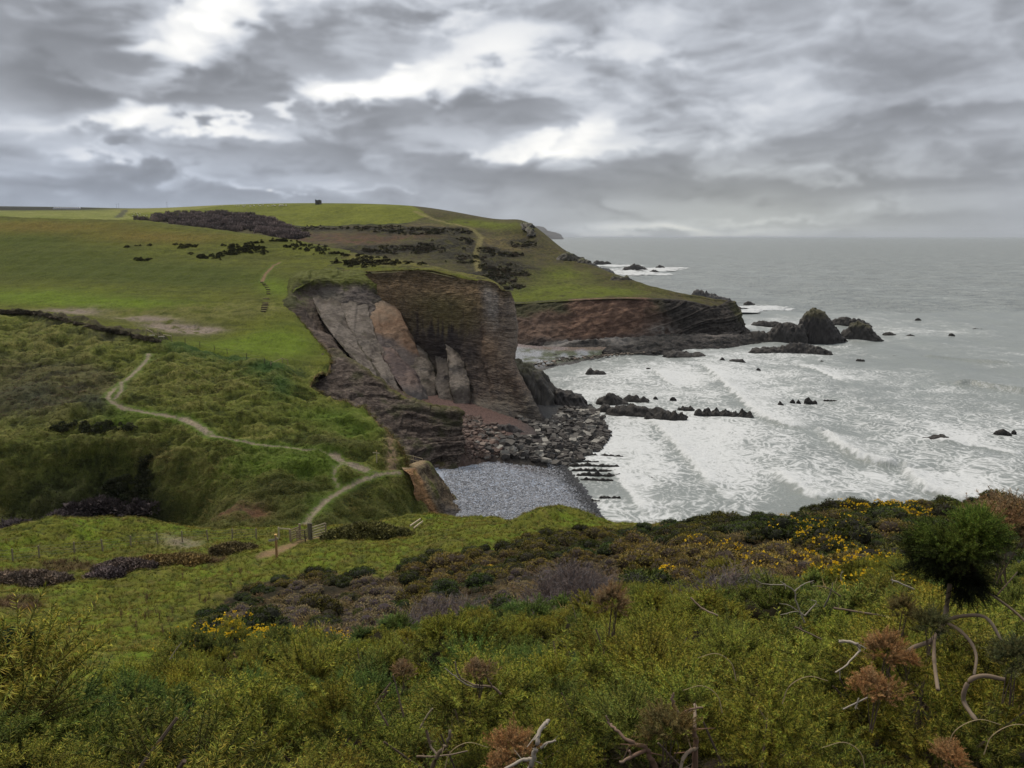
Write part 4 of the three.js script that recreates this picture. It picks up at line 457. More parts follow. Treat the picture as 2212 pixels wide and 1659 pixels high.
const foamT = (() => {
  const N = 2048, d = new Uint8Array(N * N * 4), K = 8, dl = new Float32Array((N / K + 1) ** 2), bl = new Float32Array((N / K + 1) ** 2 * 2), Q = N / K + 1;
  for (let j = 0; j < Q; j++) for (let i = 0; i < Q; i++) { const x = SX0 + (i * K / N) * SPAN, z = SZ1 - SPAN + (j * K / N) * SPAN; dl[j * Q + i] = foamDensity(x, z); }
  for (let j = 0; j < N; j++) for (let i = 0; i < N; i++) {
    const x = SX0 + (i + 0.5) / N * SPAN, z = SZ1 - SPAN + (j + 0.5) / N * SPAN, fi = i / K, fj = j / K, i0 = Math.floor(fi), j0 = Math.floor(fj), s = fi - i0, t = fj - j0, o = (j * N + i) * 4;
    let den = mixf(mixf(dl[j0 * Q + i0], dl[j0 * Q + i0 + 1], s), mixf(dl[(j0 + 1) * Q + i0], dl[(j0 + 1) * Q + i0 + 1], s), t), solid = 0;
    if (x > 10 && x < 330) for (const b of breakers) { if (!b.l) continue; const p = b.w[0], q = b.w[b.w.length - 1]; if (z < Math.min(p.z, q.z) - 25 || z > Math.max(p.z, q.z) + 25) continue; let [sd, k] = breaker(b, x, z); if (sd > 14 || sd < -45) continue; sd += n2(x * 0.3, z * 0.3) * 1.2 + n2(x * 0.9, z * 0.9) * 0.5; if (sd > 0) { solid = Math.max(solid, k * (1 - sstep(0.6, 1.8, sd))); den *= 1 - 0.5 * k * (1 - sstep(1, 9, sd)); } else { solid = Math.max(solid, k * Math.exp(sd / (b.l * 0.42))); den += 0.35 * k * Math.exp(sd / (b.l * 1.6)); } }
    const w1 = n2(x * 0.16, z * 0.16), w2 = n2(x * 0.16 + 31, z * 0.16), xx = x + w1 * 3, zz = z + w2 * 3, c = n2(x * 0.022 + 7, z * 0.03) * 0.24 + n2(x * 0.1, z * 0.09) * 0.2;
    const lace = 1 - Math.min(1, Math.abs(n2(xx * 0.5, zz * 0.36)) * 2.3), l2 = 1 - Math.min(1, Math.abs(n2(xx * 1.15 + 3, zz * 0.85)) * 2.2), fine = n2(x * 2.3, z * 2.3), pat = 0.46 * lace + 0.32 * l2 + 0.08 * fine + 0.1, th = 0.98 - den * 0.95 - c;
    let f = sstep(th - 0.3, th + 0.32, pat); f = Math.max(f, clamp(solid * (0.95 + 0.25 * fine + 0.2 * l2)), 0.1 * den);
    f = clamp(f); const tone = 1 + 0.1 * n2(x * 0.05, z * 0.05);
    for (let k = 0; k < 3; k++) d[o + k] = clamp(mixf(water[k] * tone, foamC[k] * (0.9 + 0.12 * l2), f)) * 255; d[o + 3] = 255;
  }
  const t = new THREE.DataTexture(d, N, N); t.magFilter = THREE.LinearFilter; t.needsUpdate = true; return t;
})();
const seaBump = texOf(1024, (u, v) => toUnit(tileF((x, y) => fbm2(x, y * 0.6, 5, 0.6))(u, v, 22), 0.9));
const openT = texOf(1024, (u, v) => { const a = tileF((x, y) => fbm2(x, y * 0.6, 3))(u, v, 70), b = tileF((x, y) => n2(x * 2.5, y))(u, v, 110), g = tileF((x, y) => fbm2(x, y, 2))(u, v, 9); const h = tileF((x, y) => fbm2(x * 0.5, y, 3))(u, v, 45), f = sstep(0.37, 0.5, a * 0.8 + b * 0.25 + g * 0.25), k = g * 0.45 + h * 1.0; return [mixf(water[0] * (1 + k), 0.6, f), mixf(water[1] * (1 + k * 0.95), 0.62, f), mixf(water[2] * (1 + k * 0.9), 0.62, f)]; });
const bayM = new THREE.MeshPhysicalMaterial({ map: foamT, roughnessMap: foamT, roughness: 1.9, bumpMap: tiled(seaBump, 16), bumpScale: 0.14, ior: 1.33 });
const openM = new THREE.MeshPhysicalMaterial({ map: tiled(openT, 460), roughness: 0.34, bumpMap: tiled(seaBump, 150), bumpScale: 4.2, ior: 1.33 });
foamT.channel = 1;
{
  const step = 1.14, n = 450, inner = [...Array(n + 1).keys()], xs = [-40000, -15000, -6000, -2500, -1200, -600, -300, -140, -80, ...inner.map((i) => SX0 + i / n * SPAN), ...[...Array(80).keys()].map((i) => 486 + i * 9), 1300, 1700, 2600, 4500, 9000, 18000, 40000], zs = [-42000, -25000, -16000, -10000, -6500, -4200, -2800, ...[...Array(150).keys()].map((i) => -2000 + i * 9), ...inner.map((i) => SZ1 - SPAN + i / n * SPAN), -120, -60];
  const nx = xs.length, nz = zs.length, pos = new Float32Array(nx * nz * 3), uv = new Float32Array(nx * nz * 2), uv1 = new Float32Array(nx * nz * 2), A = [], B = [];
  for (let j = 0, k = 0, m = 0; j < nz; j++) for (let i = 0; i < nx; i++, k += 3, m += 2) { const x = xs[i], z = zs[j], inn = x > SX0 && x < SX0 + SPAN && z > SZ1 - SPAN && z < SZ1; const e = inn ? sstep(0, 30, Math.min(SX0 + SPAN - x, z - SZ1 + SPAN)) : 0; pos[k] = x; const far = x > -40 && x < 1190 && z > -1995 && z < -60 ? 1 - e : 0; pos[k + 1] = (e ? seaHeight(x, z) * e : 0) + far * (0.55 * Math.sin(x * 0.1 + z * 0.012 + n2(x * 0.01, z * 0.01) * 2.4) + 0.5 * n2(x * 0.035, z * 0.02)) * sstep(1190, 1000, x) * sstep(-1990, -1700, z); pos[k + 2] = z; uv[m] = x; uv[m + 1] = z; uv1[m] = (x - SX0) / SPAN; uv1[m + 1] = (z - SZ1 + SPAN) / SPAN; }
  for (let j = 0; j + 1 < nz; j++) for (let i = 0; i + 1 < nx; i++) { const inn = xs[i] >= SX0 - 1e-3 && xs[i + 1] <= SX0 + SPAN + 1e-3 && zs[j] >= SZ1 - SPAN - 1e-3 && zs[j + 1] <= SZ1 + 1e-3, a = j * nx + i, b = a + nx; (inn ? A : B).push(a, b, a + 1, a + 1, b, b + 1); }
  const g = new THREE.BufferGeometry(); g.setAttribute('position', new THREE.BufferAttribute(pos, 3)); g.setAttribute('uv', new THREE.BufferAttribute(uv, 2)); g.setAttribute('uv1', new THREE.BufferAttribute(uv1, 2)); const idx = new Uint32Array(A.length + B.length); idx.set(A); idx.set(B, A.length); g.setIndex(new THREE.BufferAttribute(idx, 1)); g.addGroup(0, A.length, 0); g.addGroup(A.length, B.length, 1); g.computeVertexNormals();
  const s = mesh('sea', g, [bayM, openM]); tag(s, 'grey-green sea with white surf filling the bay and waves breaking towards the beach', null, null, 'structure');
}

{ // white water round the far rocks
  const r = rng(88), surfM = std({ color: new THREE.Color(0.5, 0.52, 0.53) }), T = new Tris(), c = [1, 1, 1];
  for (const [x, y, rx, ry] of [[1300, 585, 70, 5], [1350, 588, 80, 4], [1380, 581, 60, 3], [1425, 583, 50, 2.5], [1330, 574, 60, 2.2], [1390, 592, 60, 2.5], [1290, 594, 40, 3], [1450, 579, 40, 1.6], [1640, 663, 60, 3], [1670, 668, 50, 2], [1610, 672, 40, 2.5]]) for (let i = 0; i < 90; i++) { const a = r() * 6.28, q = Math.sqrt(r()) * (0.6 + 0.5 * r()), p = L0(x + Math.cos(a) * rx * q, y + Math.sin(a) * ry * q, 0.55 + 0.5 * r()), s = (1 + 5 * r() * r()) * -p.z / 900, n = 5 + Math.floor(r() * 3), ring = [...Array(n).keys()].map((k) => { const t = k / n * 6.28; return V(p.x + Math.cos(t) * s * 1.9 * (0.5 + r()), p.y - 0.4 * r(), p.z + Math.sin(t) * s * 1.5 * (0.5 + r())); }); for (let k = 0; k < n; k++) T.tri(p.clone().add(V(0, 0.7, 0)), ring[(k + 1) % n], ring[k], c); }
  const m = mesh('surf', T.geo(), surfM); tag(m, 'white surf breaking round the rocks beyond the far headland', null, null, 'stuff');
}
// ---------------------------------------------------------------- plants
// a tapered tube of few sides through points, as triangles
function limb(T, pts, r0, r1, col, sides = 5, col2 = col) {
  const rings = pts.map((p, i) => { const a = pts[Math.max(0, i - 1)], b = pts[Math.min(pts.length - 1, i + 1)], d = b.clone().sub(a).normalize(), s = Math.abs(d.y) < 0.9 ? V(0, 1, 0) : V(1, 0, 0), u = d.clone().cross(s).normalize(), w = d.clone().cross(u), R = mixf(r0, r1, i / (pts.length - 1)) * (1 + 0.22 * n3(p.x * 60 + i * 1.7, p.y * 60, p.z * 60)); return [...Array(sides).keys()].map((k) => { const t = k / sides * 6.2832; return p.clone().addScaledVector(u, Math.cos(t) * R).addScaledVector(w, Math.sin(t) * R); }); });
  for (let i = 0; i + 1 < rings.length; i++) { const A = rings[i], B = rings[i + 1], c0 = mixc(col, col2, i / (rings.length - 1)), c1 = mixc(col, col2, (i + 1) / (rings.length - 1)); for (let k = 0; k < sides; k++) { const m = (k + 1) % sides; T.tri(A[k], A[m], B[k], c0, c0, c1); T.tri(A[m], B[m], B[k], c0, c1, c1); } }
  const E = rings[rings.length - 1]; for (let k = 1; k + 1 < sides; k++) T.tri(E[0], E[k], E[k + 1], col2);
}
// one spray of spiny shoots, growing along +y from the origin
function spray({ seed, shoots, len, nodes, spines, spine, width, spread, base, tip, stem = 0 }) {
  const r = rng(seed), T = new Tris();
  for (let s = 0; s < shoots; s++) {
    const dir = V((r() - 0.5) * spread, 1, (r() - 0.5) * spread).normalize(), bend = rdir(r).multiplyScalar(0.25), L = len * (0.65 + 0.5 * r()), from = s ? V((r() - 0.5) * len * 0.35, r() * len * 0.25, (r() - 0.5) * len * 0.35) : V(0, 0, 0), pts = [];
    for (let i = 0; i <= nodes; i++) { const t = i / nodes; pts.push(from.clone().addScaledVector(dir, L * t).addScaledVector(bend, L * t * t)); }
    if (stem) limb(T, [pts[0], pts[nodes >> 1], pts[nodes]], stem, stem * 0.3, [0.07, 0.06, 0.025], 3, base);
    for (let i = 0; i < nodes; i++) {
      const t = i / nodes, ax = pts[i + 1].clone().sub(pts[i]).normalize(), sl = spine * (1.1 - 0.55 * t) * (0.75 + 0.5 * r());
      for (let k = 0; k < spines; k++) {
        const q = rdir(r); q.addScaledVector(ax, -q.dot(ax)).normalize(); const d = q.addScaledVector(ax, 0.1 + 0.5 * t * t + r() * 0.45).normalize(), side = d.clone().cross(rdir(r)).normalize().multiplyScalar(width * 0.5), o = pts[i].clone().lerp(pts[i + 1], r()), e = o.clone().addScaledVector(d, sl), sh = 0.2 + 1.1 * t + (r() - 0.5) * 0.3, cb = base.map((x) => x * sh), ct = mixc(base, tip, clamp(0.25 + 0.8 * t)).map((x) => x * (0.8 + 0.4 * r()));  // shoots painted darker towards their base to stand in for shade
        T.tri(o.clone().add(side), o.clone().sub(side), e, cb, cb, ct);
      }
    }
  }
  return T.geo();
}
const plantMats = {}; const plantM = (r, g, b) => (plantMats[[r, g, b]] ??= new THREE.MeshPhysicalMaterial({ color: new THREE.Color(r, g, b), vertexColors: true, roughness: 0.75, specularIntensity: 0.35, side: THREE.DoubleSide }));
const barkM = new THREE.MeshPhysicalMaterial({ vertexColors: true, roughness: 0.9, specularIntensity: 0.3 });
const GREEN = [0.052, 0.084, 0.018], TIP = [0.44, 0.45, 0.085], DRY = [0.19, 0.105, 0.045], DRYT = [0.36, 0.235, 0.12], TWIG = [0.085, 0.066, 0.064], TWIGT = [0.17, 0.14, 0.13];
const nearSprays = [1, 2, 3].map((s) => spray({ seed: 100 + s, shoots: 5, len: 0.29, nodes: 12, spines: 7, spine: 0.05, width: 0.0054, spread: 1.5, base: GREEN, tip: TIP, stem: 0.004 }));
const midSprays = [1, 2, 3].map((s) => spray({ seed: 200 + s, shoots: 6, len: 0.3, nodes: 10, spines: 8, spine: 0.058, width: 0.0085, spread: 1.7, base: GREEN, tip: TIP, stem: 0.006 }));
const drySprays = [1, 2].map((s) => spray({ seed: 300 + s, shoots: 6, len: 0.16, nodes: 9, spines: 7, spine: 0.032, width: 0.0042, spread: 1.8, base: DRY, tip: DRYT, stem: 0.004 }));
const twigSprays = [1, 2].map((s) => { const r = rng(400 + s), T = new Tris(); for (let i = 0; i < 9; i++) { let p = V(0, 0, 0), d = rdir(r); d.y = Math.abs(d.y) + 0.5; d.normalize(); for (let k = 0; k < 4; k++) { const q = p.clone().addScaledVector(d, 0.09 + r() * 0.06); limb(T, [p, q], 0.006 - k * 0.001, 0.005 - k * 0.001, mixc(TWIG, TWIGT, k / 4), 3); for (let m = 0; m < 2; m++) { const e = q.clone().addScaledVector(d.clone().addScaledVector(rdir(r), 0.9).normalize(), 0.08 + r() * 0.06); limb(T, [q, e], 0.0035, 0.0015, mixc(TWIG, TWIGT, r()), 3); } p = q; d.addScaledVector(rdir(r), 0.5).normalize(); } } return T.geo(); });
const UP = V(0, 1, 0);
// a dome of sprays: an InstancedMesh part
function dome(name, geo, mat, n, R, H, seed, { lumps = 0.35, squash = 0.35, tint = 0.25, scale = 1 } = {}) {
  const r = rng(seed), m = new THREE.InstancedMesh(geo, mat, n), q = new THREE.Quaternion(), X = new THREE.Matrix4(), c = new THREE.Color();
  for (let i = 0; i < n; i++) { const d = rdir(r); d.y = d.y < -0.25 ? -d.y : d.y; const l = 1 - lumps + lumps * 2 * clamp(0.5 + n3(d.x * 1.7 + seed, d.y * 1.7, d.z * 1.7)), k = (0.68 + 0.34 * Math.sqrt(r())) * l, p = V(d.x * R * k, H * (squash + d.y * (1 - squash) * k), d.z * R * k); const up = V(d.x * 0.7, 0.55 + d.y * 0.5, d.z * 0.7).addScaledVector(rdir(r), 0.45).normalize(); q.setFromUnitVectors(UP, up).multiply(new THREE.Quaternion().setFromAxisAngle(UP, r() * 6.28)); const s = scale * (0.75 + 0.55 * r()); X.compose(p, q, V(s, s, s)); m.setMatrixAt(i, X); const t = 1 + (r() - 0.5) * 2 * tint, y = (r() - 0.5) * tint; m.setColorAt(i, c.setRGB(t * (1 + y), t, t * (1 - y))); }
  m.name = name; m.castShadow = m.receiveShadow = true; m.userData.kind = 'stuff'; return m;
}
// a bush made of rounded sub-clumps, each a burst of sprays; self-shading is painted into the spray colours, dark low and inside, bright on top
function clumped(name, geo, mat, R, H, seed, { clumps = 8, per = 12, cr = 0.42, scale = 1, tint = 0.22, full = false } = {}) {
  const r = rng(seed), n = clumps * per, m = new THREE.InstancedMesh(geo, mat, n), q = new THREE.Quaternion(), X = new THREE.Matrix4(), c = new THREE.Color();
  for (let i = 0, k = 0; i < clumps; i++) {
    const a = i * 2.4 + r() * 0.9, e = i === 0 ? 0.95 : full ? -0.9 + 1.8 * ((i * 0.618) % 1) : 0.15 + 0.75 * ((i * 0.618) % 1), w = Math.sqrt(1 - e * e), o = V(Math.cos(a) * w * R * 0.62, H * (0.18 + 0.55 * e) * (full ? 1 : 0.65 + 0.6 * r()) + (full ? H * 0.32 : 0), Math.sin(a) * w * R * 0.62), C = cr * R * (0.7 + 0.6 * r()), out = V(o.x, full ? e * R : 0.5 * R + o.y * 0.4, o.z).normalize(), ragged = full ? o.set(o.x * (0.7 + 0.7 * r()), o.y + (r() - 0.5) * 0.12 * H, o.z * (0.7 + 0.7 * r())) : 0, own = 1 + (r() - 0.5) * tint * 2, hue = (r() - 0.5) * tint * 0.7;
    for (let j = 0; j < per; j++, k++) { const d = rdir(r); if (d.dot(out) < -0.15) d.negate(); d.addScaledVector(out, 0.35).normalize(); const p = o.clone().addScaledVector(d, C * 0.6), s = scale * (0.7 + 0.5 * r()), selfShade = 0.16 + 0.98 * sstep(-0.35, 0.75, d.y) * (0.75 + 0.35 * Math.abs(e)) ; q.setFromUnitVectors(UP, d.clone().addScaledVector(rdir(r), 0.3).normalize()).multiply(new THREE.Quaternion().setFromAxisAngle(UP, r() * 6.28)); X.compose(p, q, V(s, s, s)); m.setMatrixAt(k, X); const t = own * selfShade * (0.88 + 0.24 * r()); m.setColorAt(k, c.setRGB(t * (1 + hue), t, t * (1 - hue))); }
  }
  m.name = name; m.castShadow = m.receiveShadow = true; m.userData.kind = 'stuff'; return m;
}
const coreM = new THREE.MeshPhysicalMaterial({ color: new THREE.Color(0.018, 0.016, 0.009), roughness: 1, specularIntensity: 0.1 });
function core(R, H, seed, squash) { const g = mergeVertices(new THREE.IcosahedronGeometry(1, 4).deleteAttribute('normal').deleteAttribute('uv'), 1e-4), p = g.attributes.position; for (let i = 0; i < p.count; i++) { const d = V(p.getX(i), p.getY(i), p.getZ(i)), l = (0.6 + 0.55 * clamp(0.5 + n3(d.x * 1.7 + seed, d.y * 1.7, d.z * 1.7)) + 0.22 * n3(d.x * 7, d.y * 7 + seed, d.z * 7)) * 0.8; p.setXYZ(i, d.x * R * l, H * (squash * 0.8 + d.y * (1 - squash * 0.8) * l * 0.95), d.z * R * l); } g.computeVertexNormals(); const m = new THREE.Mesh(g, coreM); m.name = 'shade_core'; m.castShadow = m.receiveShadow = true; return m; }  // solid dark blob added inside a bush to block light and darken its gaps
function stems(n, R, H, seed, col = [0.1, 0.075, 0.055], rad = 0.014) { const r = rng(seed), T = new Tris(); for (let i = 0; i < n; i++) { const a = r() * 6.28, k = R * (0.35 + 0.5 * r()), e = V(Math.cos(a) * k, H * (0.55 + 0.3 * r()), Math.sin(a) * k), m = V(e.x * 0.35 + (r() - 0.5) * 0.2, H * 0.3, e.z * 0.35 + (r() - 0.5) * 0.2); limb(T, [V((r() - 0.5) * 0.1, -0.3, (r() - 0.5) * 0.1), m, e], rad, rad * 0.45, col, 5); } return T.geo(); }
const flowerG = (() => { const T = new Tris(), r = rng(9); for (let i = 0; i < 5; i++) { const d = rdir(r), o = d.clone().multiplyScalar(0.012), u = d.clone().cross(rdir(r)).normalize().multiplyScalar(0.014), w = d.clone().cross(u).normalize().multiplyScalar(0.013), c = mixc([0.74, 0.46, 0.012], [0.82, 0.58, 0.03], r()); T.tri(o.clone().add(u), o.clone().sub(u), o.clone().add(w).addScaledVector(d, 0.016), c); T.tri(o.clone().add(w), o.clone().sub(w), o.clone().add(u).addScaledVector(d, 0.018), c); } return T.geo(); })();
const flowerM = new THREE.MeshPhysicalMaterial({ vertexColors: true, roughness: 0.8, specularIntensity: 0.2, side: THREE.DoubleSide });
function protoBush(kind, i) {
  const g = new THREE.Group(), r = rng(i * 31 + 7), seed = i * 17 + kind.length * 101; let R, H;
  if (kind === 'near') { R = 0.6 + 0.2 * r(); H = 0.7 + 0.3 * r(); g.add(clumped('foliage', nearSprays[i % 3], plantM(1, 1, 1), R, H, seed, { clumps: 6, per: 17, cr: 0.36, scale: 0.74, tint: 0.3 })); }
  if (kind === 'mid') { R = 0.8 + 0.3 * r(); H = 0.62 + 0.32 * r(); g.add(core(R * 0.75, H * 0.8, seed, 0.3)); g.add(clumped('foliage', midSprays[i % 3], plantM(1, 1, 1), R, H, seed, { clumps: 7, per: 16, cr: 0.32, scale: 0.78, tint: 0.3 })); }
  if (kind === 'dry') { R = 0.15; H = 0.3; g.add(dome('foliage', drySprays[i % 2], plantM(1, 1, 1), 38, R, H, seed, { squash: 0.5 })); }
  if (kind === 'twig') { R = 0.9 + 0.3 * r(); H = 0.85 + 0.2 * r(); g.add(dome('twigs', twigSprays[i % 2], plantM(1, 1, 1), 70, R, H, seed, { lumps: 0.3, scale: 1.25 })); }
  const st = new THREE.Mesh(stems(kind === 'twig' ? 9 : 6, R, H, seed + 3, kind === 'twig' ? [0.14, 0.115, 0.105] : undefined, kind === 'dry' ? 0.006 : 0.014), barkM); st.name = 'stem'; g.add(st);
  g.userData.R = R; g.userData.H = H; return g;
}
const protos = { near: [0, 1, 2, 3, 4, 5, 6].map((i) => protoBush('near', i)), mid: [0, 1, 2, 3, 4, 5].map((i) => protoBush('mid', i)), dry: [0, 1, 2].map((i) => protoBush('dry', i)), twig: [0, 1, 2].map((i) => protoBush('twig', i)) };
function flowersOn(R, H, n, seed) { const r = rng(seed), m = new THREE.InstancedMesh(flowerG, flowerM, n), X = new THREE.Matrix4(); for (let i = 0; i < n; i++) { const d = rdir(r); d.y = Math.abs(d.y) * 0.8 + 0.25; const clump = 0.95 + 0.25 * n3(d.x * 3 + seed, d.y * 3, d.z * 3), s = 0.8 + r() * 0.8; X.compose(V(d.x * R * clump, H * (0.4 + 0.68 * d.y * clump), d.z * R * clump), new THREE.Quaternion().setFromUnitVectors(UP, rdir(r)), V(s, s, s)); m.setMatrixAt(i, X); } m.name = 'flowers'; m.userData.kind = 'stuff'; return m; }
// where flowers, dead twigs and dry growth are (frame points taken to the ground) -----------------
const gp = (x, y) => hit(nearTop, x, y);
const gpr = (x, y, h = 0.8) => { _ray.origin.set(0, EYE - h, 0); _ray.direction.copy(ray(x, y)).normalize(); const k = nearTop.raycastFirst(_ray, THREE.DoubleSide); return k ? k.point : null; };   // on the ground under a plant h tall whose top shows there
const spotsOf = (l) => { const w = l.map(([x, y, rx, ry]) => { const c = gpr(x, y), a = gpr(x + rx, y), b = gpr(x, y + ry); return c && a && b ? [c, Math.hypot(a.x - c.x, a.z - c.z) || 1, Math.max(0.8, Math.hypot(b.x - c.x, b.z - c.z))] : null; }).filter(Boolean); return (p) => { let s = 0; for (const [c, a, b] of w) { const dx = (p.x - c.x) / a, dz = (p.z - c.z) / b; s = Math.max(s, Math.exp(-(dx * dx + dz * dz))); } return s; }; };
const isFlower = spotsOf([[600, 1362, 60, 10], [800, 1385, 30, 10], [1020, 1200, 14, 6], [1075, 1205, 20, 7], [1290, 1206, 40, 10], [1350, 1204, 30, 8], [1400, 1220, 50, 12], [1440, 1214, 40, 9], [1680, 1206, 30, 10], [1740, 1222, 40, 8], [1850, 1232, 80, 8], [1900, 1240, 60, 6], [1960, 1090, 60, 8], [2040, 1088, 60, 8], [2110, 1086, 60, 8], [1900, 1094, 60, 6], [2180, 1090, 50, 6], [1480, 1174, 30, 7], [1560, 1172, 26, 7], [1630, 1180, 26, 6], [1760, 1150, 30, 8], [1820, 1168, 30, 8], [1800, 1110, 20, 5], [860, 1330, 20, 8], [1660, 1140, 20, 5], [540, 1372, 30, 10]]);
const isTwig = spotsOf([[640, 1275, 70, 22], [740, 1290, 110, 28], [860, 1300, 60, 22], [590, 1300, 50, 18], [940, 1320, 40, 14], [1200, 1225, 60, 10], [1260, 1260, 60, 10], [1080, 1270, 40, 10], [1600, 1255, 50, 10], [1750, 1190, 50, 8], [1330, 1250, 30, 8], [1620, 1225, 50, 8], [2140, 1140, 70, 20]]);
const isBrown = spotsOf([[940, 1235, 50, 10], [1120, 1215, 26, 8], [1170, 1205, 30, 8], [1250, 1230, 30, 9], [1100, 1190, 40, 8], [1700, 1230, 90, 12], [1500, 1215, 60, 10], [1850, 1200, 60, 8], [1280, 1240, 40, 8], [1000, 1215, 30, 8], [2000, 1150, 50, 9], [1400, 1170, 60, 7]]);
const isStraw = spotsOf([[1000, 1290, 60, 12], [1150, 1280, 60, 10], [1640, 1160, 50, 8], [1560, 1135, 60, 6], [1720, 1210, 60, 8], [1230, 1290, 70, 9]]);
const gaps = [[955, 1590, 4.2], [935, 1640, 3.8], [1390, 1600, 3.7], [1440, 1640, 3.5], [1490, 1580, 3.8], [1150, 1625, 3.5], [2000, 1500, 4], [2120, 1540, 3.7], [1900, 1450, 4.2], [2060, 1420, 4.6], [1960, 1500, 3.7], [2050, 1580, 3.4], [1890, 1540, 3.8], [2150, 1480, 4.1], [2020, 1370, 4.8]].map(([x, y, d]) => at(x, y, d));
const barePath = (p) => Math.min(nPath2(p), nPath3(p));
const bushSpots = []; {
  const r = rng(4242), add = (d0, d1, s) => { for (let z = d0; z < d1; z += s) for (let x = -0.76 * z - 3; x < 0.76 * z + 3; x += s) { const X = x + (r() - 0.5) * s * 0.9, Z = -(z + (r() - 0.5) * s * 0.9); if (!inside(gorsePoly, X, Z) || X * X + Z * Z < 5.2 || (X > 1.2 && Z > -4.0)) continue; bushSpots.push({ x: X, z: Z, d: -Z, s }); } };
  add(2.9, 9, 0.86); add(9, 22, 1.15); add(22, 68, 1.4);
}
const greens = [plantM(1, 1, 1), plantM(1.22, 1.08, 0.75), plantM(0.62, 0.8, 0.85), plantM(0.7, 0.72, 0.6), plantM(1.25, 1.0, 0.72)];
const farBushG = [0, 1, 2].map((i) => { const r = rng(900 + i), T = new Tris(); for (let b = 0; b < 10; b++) { const a = b * 2.4 + r(), e = b ? 0.1 + 0.8 * ((b * 0.618) % 1) : 0.95, w = Math.sqrt(1 - e * e), o = V(Math.cos(a) * w * 0.68, 0.12 + 0.5 * e, Math.sin(a) * w * 0.68), C = 0.3 + 0.2 * r(), own = 0.75 + 0.5 * r(); for (let k = 0; k < 170; k++) { const d = rdir(r); if (d.y < -0.3) d.y = -d.y; const p = o.clone().addScaledVector(d, C * (0.85 + 0.2 * r())), u = d.clone().addScaledVector(rdir(r), 0.75).normalize(), s = u.clone().cross(rdir(r)).normalize().multiplyScalar(0.026), sh = own * (0.3 + 0.75 * sstep(-0.3, 0.8, d.y)), c = GREEN.map((v) => v * sh * 0.8), t = mixc(GREEN, TIP, clamp(0.12 + 0.5 * r() * Math.max(0, d.y + 0.2))).map((v) => v * sh); T.tri(p.clone().add(s), p.clone().sub(s), p.clone().addScaledVector(u, 0.07 + 0.07 * r()), c, c, t); } const ic = new THREE.IcosahedronGeometry(C * 0.88, 1), q = ic.attributes.position; for (let k = 0; k < q.count; k += 3) { const v = [0, 1, 2].map((m) => V(q.getX(k + m), q.getY(k + m), q.getZ(k + m)).add(o)); T.tri(v[0], v[1], v[2], [0.018, 0.02, 0.009]); } } return T.geo(); });  // shade put into the colour: dark undersides, bright tops, dark cores added inside
